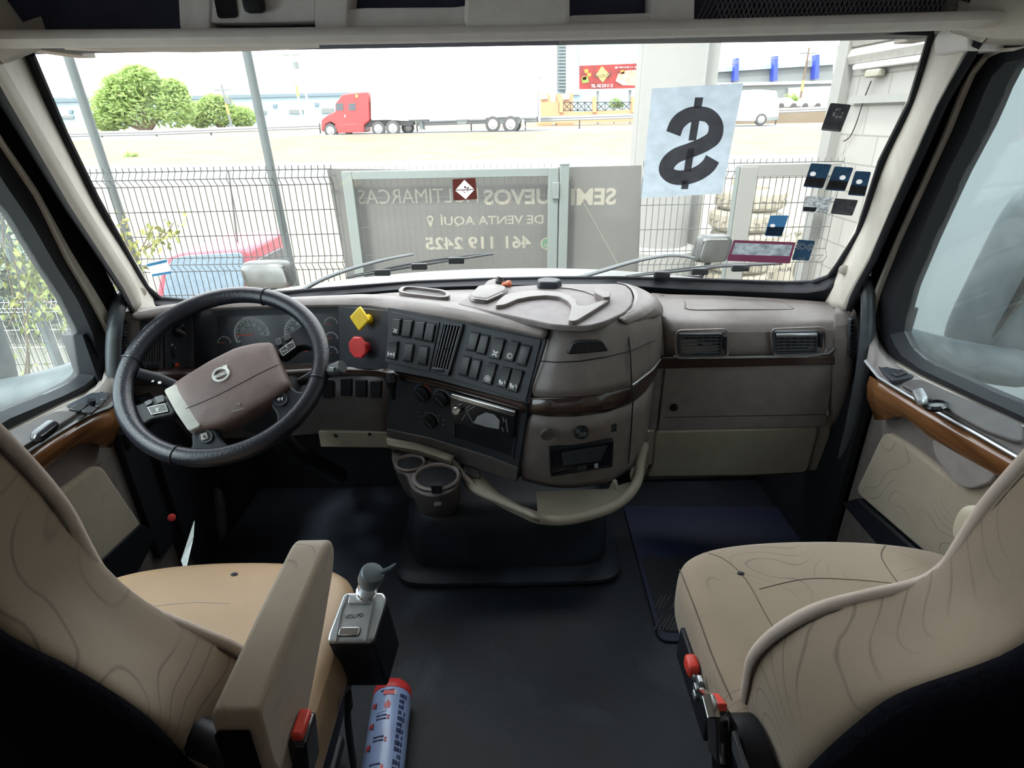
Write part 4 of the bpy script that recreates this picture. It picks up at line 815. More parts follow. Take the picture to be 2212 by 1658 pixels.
for ol in (((318, 470), (340, 420), (640, 412), (650, 580), (350, 588), (325, 560)), ((895, 460), (905, 412), (1200, 400), (1238, 420), (1235, 545), (1215, 562), (912, 575))):
    o2 = rnd(PP.poly(z7(*ol)), .012); b = MB().frame(PP, close2(o2, 60), close2(shrink(o2, .006), 60), -.002, .003); b.build('vent_bezel', M['dash'], DA)
pbv = skin(MB().loft([resamp(PY([(a, b_, y) for (a, b_), y in zip(*r)]), 24) for r in PR], closed=False))
o2 = z7((372, 230), (560, 233), (760, 243), (955, 256), (1000, 278), (1030, 298), (860, 300), (640, 300), (410, 299), (388, 262), (372, 230))
decal(pbv, o2, .0016, 'dash_dark', DA, 'airbag_seam', .004, 3)
q = hit(pbv, 1430, 640, .001) or P(1430, 640, Z=.80); MB().ball(q, (.012, .006, .003), 10, 6).build('sensor_hole', M['black'], DA)
# right end cap with its demister vent
C1 = [[P(a, b_, Y=y) for a, b_, y in r] for r in (
 [(1800, 664, 1.46), (1836, 662, 1.45), (1846, 672, 1.43), (1848, 690, 1.46)],
 [(1800, 700, 1.418), (1832, 692, 1.40), (1846, 690, 1.40), (1849, 700, 1.45)],
 [(1800, 770, 1.415), (1830, 772, 1.395), (1844, 772, 1.395), (1848, 775, 1.45)],
 [(1796, 830, 1.43), (1822, 838, 1.41), (1836, 836, 1.41), (1842, 836, 1.46)],
 [(1784, 925, 1.46), (1806, 920, 1.44), (1816, 918, 1.45), (1822, 915, 1.50)])]
MB().loft([resamp(r, 10) for r in C1], closed=False).build('end_cap', M['dash'], DA, sub=1, solid=.006)
EQ = Plane(P(1832, 690, Y=1.398), P(1848, 688, Y=1.40), P(1832, 770, Y=1.392))
vent(EQ, z7((1366, 352), (1392, 350), (1392, 582), (1358, 588)), 10, True, rim=.0025)
# --- beige tray and cup holders below the stack
cz = .385
ZC = Plane.on((0, 1.3, cz), (1, 0, 0), (0, 1, 0))
con = MB().plate(ZC, rnd(ZC.poly(zd((130, 1100), (180, 1085), (300, 1125), (520, 1195), (545, 1250), (540, 1330), (500, 1385), (380, 1420), (300, 1405), (245, 1370), (215, 1285), (160, 1270), (128, 1200))), .02), -.006, .004).build('cup_holder_console', M['dash_dark'], DA, bevel=.004)  # darker taupe puts the shading below the stack into the console's colour
def cup(c, rx, dep, nm='cup_ring'):
    q = ZC.px(*zd(c)[0], .006); r = abs(ZC.px(*zd((c[0] + rx, c[1]))[0], .006)[0] - q[0])
    MB().lathe(ZC.pt(*q, 0), (0, 0, 1), [(r * .9, .004), (r * 1.02, .0045), (r * 1.10, .009), (r * 1.02, .014), (r * .93, .011), (r * .90, .004)], 32).build(nm, M['dash'], con)
    MB().lathe(ZC.pt(*q, 0), (0, 0, 1), [(0, .0048), (r * .94, .0048), (r * .94, .0056), (0, .0056)], 32).build('cup_well', M['black'], con)
    return ZC.pt(*q, 0), r
c1, rr1 = cup((240, 1218), 82, .05); c2, rr2 = cup((396, 1300), 132, .07)
co_ = rnd(ZC.poly(zd((130, 1100), (180, 1085), (300, 1125), (520, 1195), (545, 1250), (540, 1330), (500, 1385), (380, 1420), (300, 1405), (245, 1370), (215, 1285), (160, 1270), (128, 1200))), .02)
kx = sum(p[0] for p in co_) / len(co_); ky = sum(p[1] for p in co_) / len(co_)
MB().loft([[ZC.pt(kx + (a_ - kx) * k, ky + (b2 - ky) * k + dy, h) for a_, b2 in co_] for k, dy, h in ((1.0, 0, -.004), (.99, .004, -.02), (.93, .03, -.08), (.86, .05, -.12), (.75, .07, -.135))], True, True).build('cup_body', M['dash_dark'], con)
CPp = Plane(c2 + V((-.03, -rr2 * 1.12, .0)), c2 + V((.03, -rr2 * 1.12, 0)), c2 + V((-.03, -rr2 * 1.12, -.06)))
MB().plate(CPp, CPp.poly(zd((360, 1345), (428, 1345), (425, 1440), (385, 1455))), -.012, .004).build('cup_notch', M['black'], con)
MB().plate(CPp, CPp.poly(zd((383, 1440), (425, 1438), (424, 1455), (384, 1462))), .0, .008).build('notch_lip', M['silver'], con)
# tray with rail
ez = .345; ZT = Plane.on((0, 1.3, ez), (1, 0, 0), (0, 1, 0))
rail = spline([P(a, b_, Z=z) for a, b_, z in [(838, 952, .415), (900, 966, .41), (960, 985, .40), (1000, 1025, .375), (1032, 1056, .355), (1090, 1088, .345), (1130, 1106, .34), (1165, 1120, .338), (1216, 1123, .338), (1270, 1113, .34), (1325, 1093, .345), (1360, 1066, .35), (1378, 1035, .36), (1383, 1000, .375), (1392, 960, .40)]], 5)
ty = MB().plate(ZT, ZT.poly(zd((990, 1360), (1420, 1345), (1560, 1300), (1585, 1360), (1440, 1480), (1160, 1550), (1000, 1515))), -.02, -.012).build('storage_tray', M['beige_low'], DA, bevel=.002)
m_ = len(rail); MB().tube(rail, [.010 + .0035 * min(1, max(0, (i / m_ - .25) * 6)) for i in range(m_)], 14).build('tray_rail', M['beige_low'], ty)
strip([[P(a, b_, Z=.36) for a, b_ in zd((560, 1200), (640, 1230), (650, 1280), (760, 1400), (900, 1480), (1000, 1515))], [P(a, b_, Z=.36) for a, b_ in zd((520, 1260), (560, 1330), (600, 1380), (680, 1420), (850, 1490), (1010, 1560))]], 14).build('tray_arm', M['beige_low'], ty, solid=.012)
strip([PY([(1372, 985, 1.47), (1386, 960, 1.50), (1400, 938, 1.53)]), PY([(1376, 1060, 1.36), (1384, 1035, 1.42), (1392, 1020, 1.50)])], 8).build('tray_end', M['beige_low'], ty, solid=.01)
MB().box(P(1325, 1060, Y=1.33), (.012, .05, .05), Matrix.Rotation(.3, 3, 'Y')).build('tray_rib', M['beige_low'], ty, bevel=.003)
strip([[P(a, b_, Z=.42) for a, b_ in [(834, 944), (850, 949), (900, 958), (981, 985)]], [P(a, b_, Z=.415) for a, b_ in [(838, 960), (852, 963), (905, 972), (975, 995)]], [P(a, b_, Z=.40) for a, b_ in [(842, 966), (858, 970), (905, 980), (975, 1002)]]], 12).build('tray_ledge', M['beige_low'], ty, solid=.008)
q = P(1011, 1018, Z=.39); MB().lathe(q, (CAM - q), [(0, -.01), (.008, -.01), (.008, .004), (.005, .005), (0, .003)], 16).build('tray_bolt', M['black'], ty)
MB().plate(ZT, rnd(ZT.poly(zd((545, 1200), (640, 1235), (645, 1290), (660, 1350), (560, 1340))), .008), -.01, .03).build('tray_bracket', M['dash_dark'], ty, bevel=.004)
# --- engine cover, steering column, pedals
ec = thing('engine_cover', 'black rubber engine hump rising from the floor below the dashboard', 'engine cover', (-.03, 1.55, 0))
MB().rbox(lambda x, y, z: (-.02 + .315 * x * (1 - .02 * (z + 1)), 1.62 + .29 * y - .03 * (z - 1) * 0, .125 + .125 * z), (16, 12, 8), p=7).build('hump', M['floor'], ec)
MB().rbox(lambda x, y, z: (-.02 + .345 * x, 1.60 + .315 * y, .02 + .02 * z), (20, 16, 3), p=9).build('flange', M['floor'], ec)
# ================================================================== steering wheel
WC = V((-.6405, 1.1801, .7674)); WN = V((.0431, -.5756, .8166)).normalized()
e1 = V((0, 0, 1)).cross(WN).normalized(); WP = Plane.on(WC, e1, WN.cross(e1)); WP.n = WN
SW = thing('steering_wheel', 'black leather four spoke steering wheel with brown airbag hub', 'steering wheel', WC)
R0, r0_ = .2115, .0195
rim = [WP.pt(R0 * math.cos(2 * PI * i / 72), R0 * math.sin(2 * PI * i / 72)) for i in range(72)]
ro = MB().tube(rim, r0_, 16, closed=True).build('rim', M['leather'], SW)
for pxs in z6((1200, 130), (215, 600), (530, 1320), (1620, 745)):
    a_, b_ = WP.px(*pxs, .01); t = math.atan2(b_, a_); c = V((R0 * math.cos(t), R0 * math.sin(t)))
    rd = V((math.cos(t), math.sin(t))); 
    MB().tube([WP.o + (WP.x * (c.x + rd.x * (r0_ + .0006) * math.cos(k)) + WP.y * (c.y + rd.y * (r0_ + .0006) * math.cos(k))) + WN * (r0_ + .0006) * math.sin(k) for k in [2 * PI * j / 20 for j in range(20)]], .0022, 6, closed=True).build('rim_seam', M['leather'], ro)
# spokes
def spoke(poly, h0=-.03, h1=-.004, bev=.008): return MB().plate(WP, rnd(WP.poly(z6(*poly), h1), .02), h0, h1).build('spoke', M['black'], SW, bevel=bev, seg=3)
s1 = spoke(((130, 960), (270, 945), (460, 850), (570, 1010), (370, 1050), (300, 1100), (240, 1160), (180, 1120)))
s2 = spoke(((1265, 480), (1430, 395), (1530, 330), (1640, 420), (1610, 560), (1560, 500), (1470, 500), (1340, 610)))
s3 = spoke(((660, 1140), (850, 1100), (890, 1200), (960, 1260), (940, 1330), (600, 1330), (600, 1290), (670, 1260)))
s4 = spoke(((1240, 920), (1400, 795), (1470, 860), (1620, 800), (1600, 900), (1420, 1080), (1300, 1100), (1310, 1020)))
def btn(par, poly, m='switch', h=.001): return MB().plate(WP, rnd(WP.poly(z6(*poly), h), .004), -.006, h).build('button', M[m], par, bevel=.0015)
for p_ in (((310, 925), (365, 900), (380, 930), (330, 957)), ((385, 888), (455, 868), (472, 918), (410, 937)), ((340, 965), (470, 935), (495, 995), (370, 1022))): btn(s1, p_)
for p_ in (((1288, 462), (1330, 440), (1348, 492), (1308, 508)), ((1350, 430), (1395, 408), (1417, 450), (1370, 472)), ((1325, 537), (1425, 460), (1447, 515), (1350, 587))): btn(s2, p_)
def wmark(par, lines, h=.0012, w=.0016, m='mark'):
    b = MB()
    for l in lines: band(b, WP, WP.poly(z6(*l), h), w, h - .0004, h + .0006)
    b.build('button_mark', M[m], par, flat=True)
wmark(s1, [((343, 966), (470, 938), (494, 993), (372, 1018), (343, 966)), ((400, 970), (420, 992)), ((425, 965), (408, 998))], w=.0010)
wmark(s2, [((1328, 538), (1425, 464), (1444, 514), (1352, 582), (1328, 538)), ((1370, 500), (1385, 520)), ((1400, 490), (1430, 480)), ((1345, 550), (1365, 545)), ((1375, 545), (1385, 535))], w=.0010)
b = MB(); 
for c, rr, par in (((775, 1182), 52, s3), ((1330, 902), 56, s4)):
    p_ = [(c[0] + rr * math.cos(2 * PI * k / 24), c[1] + rr * .92 * math.sin(2 * PI * k / 24)) for k in range(24)]
    o2 = WP.poly(z6(*p_), 0); MB().frame(WP, o2, shrink(o2, .0025), -.008, .0008).build('button_ring', M['switch'], par)
    MB().plate(WP, shrink(o2, .003), -.01, -.001).build('button', M['black'], par)
MB().plate(WP, rnd(WP.poly(z6((733, 1165), (785, 1150), (795, 1200), (745, 1215))), .003), -.004, .0015).build('button', M['hub_pale'], s3, bevel=.001)
wmark(s3, [((755, 1190), (765, 1172), (775, 1192)), ((765, 1192), (780, 1190))], m='black', h=.002)
wmark(s4, [((1310, 910), (1325, 895), (1322, 915)), ((1335, 905), (1350, 890), (1345, 912))])
# hub
hubp = rnd(WP.poly(z6((465, 845), (500, 800), (560, 752), (800, 605), (1000, 505), (1150, 470), (1262, 466), (1290, 510), (1338, 640), (1402, 790), (1270, 885), (1060, 1010), (900, 1085), (745, 1118), (652, 1147), (560, 1005)), .012), .014)
cx_ = sum(p[0] for p in hubp) / len(hubp); cy_ = sum(p[1] for p in hubp) / len(hubp)
rings = []
for k, h in ((.86, -.05), (1.0, -.03), (1.0, .0), (.985, .006), (.95, .0105), (.85, .014), (.6, .017), (.3, .0185), (.02, .019)):
    rings.append([WP.pt(cx_ + (a_ - cx_) * k, cy_ + (b_ - cy_) * k, h) for a_, b_ in hubp])
hmb = MB().loft(rings, True, True); hbv = skin(hmb); hub = hmb.build('airbag_cover', M['hub'], SW, angle=50)
def hubh(a_, b_): return .0205
MB().plate(WP, rnd(WP.poly(z6((463, 838), (560, 790), (600, 870), (745, 1108), (652, 1148), (555, 1005)), .012), .008), -.02, .0148).build('pale_side_panel', M['hub_pale'], hub, bevel=.006, seg=3)
decal(hbv, z6((562, 1000), (680, 955), (800, 905), (930, 842), (1050, 780), (1200, 700), (1330, 642)), .0009, 'black', hub, 'cover_seam', .0002)
b = MB(); band(b, WP, WP.poly(z6((975, 1000), (1060, 975)), .018), .001, .015, .0185); band(b, WP, WP.poly(z6((1010, 945), (1025, 935), (1030, 950)), .018), .0012, .015, .0185); b.build('srs_mark', M['hub_pale'], hub)
# emblem: ring with a diagonal bar and an arrow
c = WP.px(*z6((890, 722))[0], .02); e_ = WP.px(*z6((946, 700))[0], .02); er = math.hypot(e_[0] - c[0], e_[1] - c[1])
em = MB().tube([WP.pt(c[0] + er * math.cos(2 * PI * k / 40), c[1] + er * math.sin(2 * PI * k / 40), .0205) for k in range(40)], er * .17, 8, closed=True).build('emblem', M['hub_mark'] if 'hub_mark' in M else mat('hub_mark', (.60, .60, .57), .45), hub)
a0 = WP.px(*z6((835, 748))[0], .02); a1 = WP.px(*z6((948, 700))[0], .02); d_ = (V(a1) - V(a0)).normalized()
b = MB(); band(b, WP, [a0, a1], er * .42, .018, .0225); b.build('emblem_bar', M['hub_mark'], hub)
EPn = Plane.on(WP.pt((a0[0] + a1[0]) / 2, (a0[1] + a1[1]) / 2), WP.x * d_.x + WP.y * d_.y, WP.x * -d_.y + WP.y * d_.x)
lettering('emblem_lettering', 'VOLVO', EPn, -er * .72, er * .72, -er * .13, er * .13, .0228, M['panel'], hub, th=.0004)
b = MB(); p0 = WP.px(*z6((925, 672))[0], .02); b.plate(WP, WP.poly(z6((900, 660), (935, 652), (942, 688), (930, 680), (918, 690), (912, 680), (920, 668)), .02), .018, .0225); b.build('emblem_arrow', M['hub_mark'], hub)
# steering column with its two stalks
SCn = thing('steering_column', 'black steering column with two control stalks behind the steering wheel', 'steering column', WC - WN * .35)
ax = -WN
MB().lathe(WC + ax * .075, ax, [(0, 0), (.055, 0), (.062, .03), (.060, .12), (.045, .17), (0, .17)], 24).build('column_shroud', M['panel'], SCn)
MB().tube([WC + ax * .20, WC + ax * .42 + V((0, .05, -.05)), V((-.62, 1.72, .12))], .03, 12).build('column_shaft', M['black'], SCn)
def stalk(px, rs, nm, m='black', fl=.6): return MB().tube([P(a_, b_, Y=y) for a_, b_, y in px], rs, 12).build(nm, M[m], SCn)
st = stalk([(400, 842, 1.20), (375, 831, 1.20), (340, 818, 1.19), (297, 806, 1.17)], [.010, .012, .0135, .0125], 'turn_signal_stalk')
b = MB(); 
for q_ in ((320, 818), (330, 822), (345, 826)): b.box(P(*q_, Y=1.175), (.006, .004, .004))
b.build('stalk_symbols', M['mark'], st)
st = stalk([(600, 862, 1.22), (640, 830, 1.21), (680, 808, 1.20), (705, 800, 1.19), (727, 795, 1.18)], [.009, .0095, .011, .013, .0135], 'wiper_stalk')
st2 = stalk([(706, 803, 1.188), (725, 797, 1.18), (740, 791, 1.175)], [.0145, .0150, .0145], 'stalk_end', 'switch'); 
b = MB(); b.box(P(716, 797, Y=1.163), (.010, .003, .008)); b.build('stalk_switch', M['mark_dim'], st2)
stalk([(622, 842, 1.20), (634, 828, 1.19)], [.022, .020], 'stalk_base', 'switch')
# pedals
for nm, c, rx, lab in (('pedal', (465, 1110), .05, 'grey accelerator pedal on the dark floor under the steering wheel'),):
    o = thing('foot_pedal', lab, 'pedal', P(*c, Y=1.5) * 1.0)
    p = P(*c, Y=1.52); MB().rbox(lambda x, y, z: p + V((.035 * x, .012 * z + .05 * y * .5, .085 * y)), (6, 10, 3), p=4).build('pad', M['switch'], o)
    MB().tube([p + V((0, .02, .05)), p + V((0, .12, .22)), V((p.x, 1.84, p.z + .30))], .01, 8).build('arm', M['black'], o)
c = P(371, 1117, Y=1.24); o = MB().lathe(c, CAM - c, [(0, -.004), (.010, -.004), (.010, .001), (.006, .003), (0, .003)], 14).build('reflector', M['red']); tag(o, 'small round red reflector low on the left kick panel', 'reflector')
# ================================================================== seats
def seat(name, label, mir, cush_mat, back_mat, CX0, prof, cush):
    # prof rows: z, aisle edge at the front, aisle edge at the rear, door edge, thickness
    S = thing(name, label, 'seat', (mir * CX0, .65, 0))
    yf = lambda z: .55 - .2 * (z - .5)
    rings = []
    for z, xf, xr, xo, th in prof:
        y = yf(z); rg = rnd([(xf, y), (xr, y - th), (xo - .03, y - th), (xo, y)], .022, 5)
        rg = [(a, b) for a, b in rg]; out = []
        for k in range(len(rg)):                          # denser outline so the skin stays smooth
            a, b = V(rg[k]), V(rg[(k + 1) % len(rg)]); out.append(a)
            if k % 6 == 5: out += [a.lerp(b, t) for t in (.2, .4, .6, .8)]
        rings.append([V((mir * q.x, q.y + (.022 * (abs(2 * (q.x - xf) / (xo - xf) - 1)) ** 3 if q.y > y - .03 else 0), z)) for q in out])
    mb_ = MB().loft(rings, True, True); bv = skin(mb_)
    back = mb_.build('backrest', M[back_mat], S, sub=1, angle=80)
    sm = lambda L: [L[0]] + [(L[i - 1] + 4 * L[i] + L[i + 1]) / 6 for i in range(1, len(L) - 1)] + [L[-1]]
    pp = spline(sm([V((mir * (xf + .005), yf(z) + .006, z)) for z, xf, xr, xo, th in prof[:-2]]), 5)
    MB().tube(pp, [.009] * len(pp), 10).build('edge_roll', M['piping'], back)
    pq = spline(sm([V((mir * (xf + .001), yf(z) - .004, z)) for z, xf, xr, xo, th in prof[:-2]]), 5)
    MB().tube(pq, [.0018] * len(pq), 6).build('seam', M['seam'] if 'seam' in M else mat('seam', (.10, .075, .06), .9), back)
    rs = []
    for z, xf, xr, xo, th in prof:
        yb = yf(z) - th; q = []
        for f, dy in ((.0, .004), (.0, -.010), (.03, -.022), (.12, -.032), (.3, -.036), (.5, -.038), (.75, -.036), (.94, -.026), (1.0, -.010), (1.0, .004)):
            q.append(V((mir * (xr + .006 + (xo - .03 - xr - .012) * f), yb + dy, z)))
        rs.append(q)
    rs = [[p + V((0, .04, -.32)) for p in rs[0]]] + rs
    MB().loft(rs, closed=False).build('back_shell', M['carpet'], S, sub=1, solid=.006)
    x0, x1, y0, y1, zt, th = cush
    def cf(x, y, z):
        X_ = (x0 + x1) / 2 + (x1 - x0) / 2 * x; yy = (y + 1) / 2
        y1_ = y1 - .055 * max(0, abs(x)) ** 2.4
        bol = .012 * abs(x) ** 3 if z > 0 else 0
        nose = -.012 * max(0, yy - .72) * 2 if z > 0 else 0
        return V((mir * X_, y0 + (y1_ - y0) * yy, zt - th / 2 + th / 2 * z + bol + nose))
    cm = MB().rbox(cf, (18, 18, 6), p=7); cv = skin(cm)
    cu = cm.build('cushion', M[cush_mat], S, sub=1)
    MB().rbox(lambda x, y, z: V((mir * ((x0 + x1) / 2 + (x1 - x0) / 2 * .90 * x), (y0 + y1) / 2 - .03 + (y1 - y0) / 2 * .86 * y, zt - th - .05 + .05 * z)), (10, 10, 4), p=8).build('seat_pan', M['black'], S)
    MB().rbox(lambda x, y, z: V((mir * ((x0 + x1) / 2 + .03 + .17 * x), (y0 + y1) / 2 - .02 + .2 * y, .17 + .17 * z)), (10, 10, 6), p=8).build('suspension_base', M['rubber'], S)
    return S, cu, back, cv, bv
PD = [(.38, .345, .35, .80, .12), (.50, .338, .352, .82, .125), (.60, .334, .360, .845, .125), (.66, .350, .365, .85, .124), (.70, .395, .368, .85, .122), (.735, .432, .375, .85, .120), (.775, .452, .392, .848, .118), (.82, .460, .412, .845, .116), (.86, .456, .446, .842, .115), (.92, .446, .452, .836, .112), (.98, .452, .458, .83, .11), (1.05, .466, .475, .815, .10), (1.14, .50, .505, .785, .09), (1.19, .535, .54, .755, .075), (1.215, .56, .56, .73, .045), (1.222, .59, .59, .70, .02)]
PP_ = [(.38, .34, .335, .80, .12), (.50, .325, .330, .82, .125), (.56, .316, .330, .84, .125), (.615, .306, .336, .85, .125), (.66, .315, .345, .85, .124), (.70, .338, .357, .85, .122), (.728, .362, .367, .85, .120), (.75, .415, .382, .85, .120), (.768, .474, .410, .85, .118), (.80, .484, .455, .848, .116), (.84, .482, .470, .845, .115), (.90, .478, .474, .84, .112), (.96, .487, .485, .832, .11), (1.05, .50, .50, .815, .10), (1.14, .53, .53, .785, .09), (1.19, .555, .555, .755, .075), (1.215, .58, .58, .73, .045), (1.222, .61, .61, .70, .02)]
DS, dcu, dbk, dcv, dbv = seat('driver_seat', 'tan seat with a plain leather cushion behind the steering wheel', -1, 'leather_tan', 'fabric', .58, PD, (.285, .80, .42, .885, .508, .13))
PS_, pcu, pbk, pcv, pbv = seat('passenger_seat', 'beige fabric passenger seat printed with contour lines facing the glovebox', 1, 'fabric', 'fabric', .58, PP_, (.295, .86, .42, .918, .508, .13))
for cu, cv, lines in ((dcu, dcv, [[(300, 1312), (390, 1302), (440, 1300), (495, 1303)], [(262, 1264), (268, 1285), (262, 1308)]]), (pcu, pcv, [[(1500, 1188), (1560, 1205), (1610, 1250), (1650, 1320), (1680, 1372)], [(1912, 1178), (1905, 1205), (1945, 1265), (1975, 1290)], [(1468, 1230), (1500, 1310), (1540, 1420), (1580, 1510)], [(1640, 1272), (1740, 1250), (1850, 1252), (1950, 1262)]])):
    for l in lines: decal(cv, l, .0009, 'seam' if cu is pcu else 'piping', cu, 'stitching', .0)
for par, cv, c in ((dcu, dcv, (506, 1240)), (pcu, pcv, (1600, 1238))):
    p = hit(cv, *c, .001) or P(*c, Z=.5); MB().ball(p, (.007, .005, .002), 8, 5).build('burn_hole', M['black'], par)
# armrest of the driver's seat
ap = [(.377, .738), (.374, .66), (.385, .615), (.41, .60), (.47, .612), (.56, .655), (.625, .692), (.645, .715), (.640, .738), (.62, .745), (.50, .744)]
arm = MB().prism([V((-.306, y, z)) for y, z in rnd(ap, .012)], V((.050, 0, 0))).build('armrest', M['fabric'], DS, bevel=.007, seg=4)
MB().box((-.284, .372, .668), (.034, .008, .105)).build('armrest_end', M['carpet'], DS, bevel=.003)
MB().tube([V((-.30, .39, .64)), V((-.33, .41, .64)), V((-.38, .43, .64))], .02, 10).build('armrest_pivot', M['black'], DS)
# cream folded armrest end on the passenger seat's door side
c = P(2120, 1152, X=.80); MB().rbox(lambda x, y, z: c + V((.025 * x, .045 * y, .042 * z)), (6, 8, 8), p=3).build('armrest', M['cream'], PS_, sub=1)
# belt buckles
def buckle(par, base, tip, tag_):
    d = (tip - base).normalized(); s = d.cross(V((1, 0, 0))).normalized(); u = d.cross(s)
    b = MB(); R_ = Matrix((u, s, d)).transposed()
    k = MB().box(tip - d * .03, (.022, .042, .07), R_).build('buckle', M['gloss_black'], par, bevel=.005, seg=3)
    MB().box(tip + d * .006, (.014, .034, .016), R_).build('release_button', M['orange_red'] if 'orange_red' in M else mat('orange_red', (.75, .06, .04), .4), k, bevel=.003)
    MB().tube([base, tip - d * .06], .012, 8, flat=.4).build('buckle_stalk', M['black'], par)
    return k
# ================================================================== loose things in the cab
buckle(DS, V((-.262, .42, .45)), P(652, 1575, X=-.248), 0)
bk = buckle(PS_, V((.272, .46, .44)), P(1552, 1530, X=.272), 0)
MB().tube([P(1520, 1495, X=.262), P(1532, 1505, X=.255), P(1543, 1550, X=.255)], .009, 8, flat=.5).build('chrome_face', M['chrome'], bk)
# seat controls on the aisle side of the passenger seat
cl = MB().box(P(1500, 1470, X=.293), (.012, .16, .07)).build('control_panel', M['black'], PS_, bevel=.004)
lv = P(1494, 1437, X=.284); MB().rbox(lambda x, y, z: lv + V((.010 * x, .016 * y, .013 * z)), (5, 5, 5), p=4).build('control_lever', M['orange_red'], PS_)
for c in ((1500, 1458), (1512, 1470), (1505, 1485), (1518, 1497), (1503, 1500)):
    MB().box(P(*c, X=.285), (.008, .014, .012)).build('control_button', M['silver'], PS_, bevel=.002)
rk = MB().lathe(P(1605, 1640, X=.30), (-1, 0, 0), [(0, -.02), (.055, -.02), (.055, .012), (.045, .02), (0, .02)], 28).build('recline_cover', M['black'], PS_)
for k in range(5): MB().box(P(1600, 1622 + k * 9, X=.279), (.006, .05, .005)).build('ridge', M['switch'], rk, bevel=.001)
# gear selector beside the driver's armrest
GS = thing('gear_selector', 'silver and black gear selector box with a short knob beside the driver armrest', 'gear selector', (-.235, .65, .40))
GT = Plane(P(743, 1284, Z=.555), P(829, 1283, Z=.555), P(709, 1388, Z=.535))
top = [(744, 1283), (829, 1282), (836, 1294), (806, 1389), (708, 1389), (710, 1374)]
gp = GT.poly(top)
MB().plate(GT, rnd(gp, .006), -.15, -.004).build('housing', M['black'], GS, bevel=.004)
tp = MB().plate(GT, rnd(gp, .008), -.004, .006).build('silver_cover', M['silver'], GS, bevel=.004, seg=3)
def zg(*q): return [(x / 2.972 + 560, y / 2.972 + 1100) for x, y in q]
for l in (((570, 550), (530, 640), (490, 850)), ((735, 550), (720, 640), (680, 850))):
    b = MB(); band(b, GT, GT.poly(zg(*l), .006), .0022, .004, .0095); b.build('cover_ridge', M['silver'], tp)
MB().plate(GT, rnd(GT.poly(zg((580, 556), (720, 556), (712, 608), (570, 610)), .006), .004), .005, .0105).build('mode_button', M['silver'], tp, bevel=.0015)
MB().plate(GT, rnd(GT.poly(zg((515, 757), (655, 755), (640, 815), (500, 817)), .006), .005), .004, .0068).build('button_gap', M['black'], tp)
MB().plate(GT, rnd(GT.poly(zg((519, 760), (651, 758), (637, 812), (504, 814)), .006), .004), .005, .0095).build('release_button', M['chrome'], tp, bevel=.0015)
a = GT.px(*zg((548, 692))[0], .006); b_ = GT.px(*zg((668, 678))[0], .006)
GTx = Plane.on(GT.pt(*a), (GT.pt(*b_) - GT.pt(*a)), GT.y); L = (GT.pt(*b_) - GT.pt(*a)).length
lettering('cover_lettering', 'VOLVO', GTx, 0, L, -.003, .0035, .0066, M['panel'], tp, bold=.0, th=.0005)
k0 = P(790, 1285, Z=.555); k1 = P(797, 1255, Z=.60); k2 = P(806, 1236, Z=.625)
MB().tube([k0, k0.lerp(k1, .3), k0.lerp(k1, .32), k0.lerp(k1, .7), k1], [.017, .017, .0155, .0155, .0165], 18).build('knob_neck', M['chrome'], GS)
MB().tube([k1, k1.lerp(k2, .15), k1.lerp(k2, .5), k1.lerp(k2, .85), k2, k2 + (k2 - k1) * .05], [.0175, .019, .0195, .0195, .0165, .008], 18).build('knob', M['knob'] if 'knob' in M else mat('knob', (.14, .165, .18), .35, metal=.2), GS)
MB().tube([k2 + V((.012, 0, 0)), k2 + V((.026, .004, .004)), k2 + V((.034, .012, .006))], [.004, .0035, .002], 6).build('knob_trigger', M['knob'], GS)
MB().tube(spline([V((-.27, .62, .41)), P(752, 1500, X=-.27), P(752, 1560, X=-.275), P(765, 1658, X=-.28)], 5), .011, 8, flat=.35).build('cable', M['black'], GS)
# floor rails of the driver's seat
for x in (-.385, -.42): MB().box((x, .60, .045), (.012, .42, .03)).build('seat_rail', M['switch'], DS, bevel=.003)
# fire extinguisher on the floor
A_ = P(850, 1484, Z=.046); B_ = P(822, 1700, Z=.046); axd = (B_ - A_).normalized(); rE = .0445
FE = thing('fire_extinguisher', 'small pale blue fire extinguisher with red end cap lying on the dark floor', 'fire extinguisher', (A_.x, A_.y, 0))
MB().lathe(A_, axd, [(0, 0.002), (rE * .75, 0), (rE * .97, .010), (rE * 1.02, .022), (rE * 1.02, .030), (rE, .031)], 36).build('end_cap', M['red'], FE)
bod = MB().lathe(A_, axd, [(rE * .99, .028), (rE, .032), (rE, .30), (rE * .9, .33), (rE * .5, .35), (.02, .36), (0, .36)], 36).build('cylinder', M['ext_blue'] if 'ext_blue' in M else mat('ext_blue', (.32, .42, .70), .3, coat=.3), FE)
MB().lathe(A_, axd, [(.018, .355), (.02, .40), (.014, .43), (0, .43)], 16).build('valve', M['black'], FE)
zc = V((0, 0, 1)) - axd * axd.z; zc.normalize(); sd_ = axd.cross(zc).normalized()
if sd_.x < 0: sd_ = -sd_
def cylplane(ang, s): # tangent plane at angle from the top towards +x, s along axis; text stands upside down towards the camera
    n = zc * math.cos(ang) + sd_ * math.sin(ang); t = sd_ * math.cos(ang) - zc * math.sin(ang)
    pl = Plane.on(A_ + axd * s + n * rE, -t, axd); pl.n = n; return pl
def clab(ang, s, txt, w, h, m, bold=0.0):
    pl = cylplane(ang, s); lettering('label_lettering', txt, pl, -w / 2, w / 2, -h / 2, h / 2, .0012, M[m], bod, bold=bold, th=.0005)
def cbar(ang, s, w, h, m, nm='label_mark'):
    pl = cylplane(ang, s); MB().plate(pl, [(-w / 2, -h / 2), (w / 2, -h / 2), (w / 2, h / 2), (-w / 2, h / 2)], -.003, .0008).build(nm, M[m], bod, flat=True)
mat('ink_blue', (.02, .03, .10), .5); mat('label_pale', (.55, .62, .75), .4)
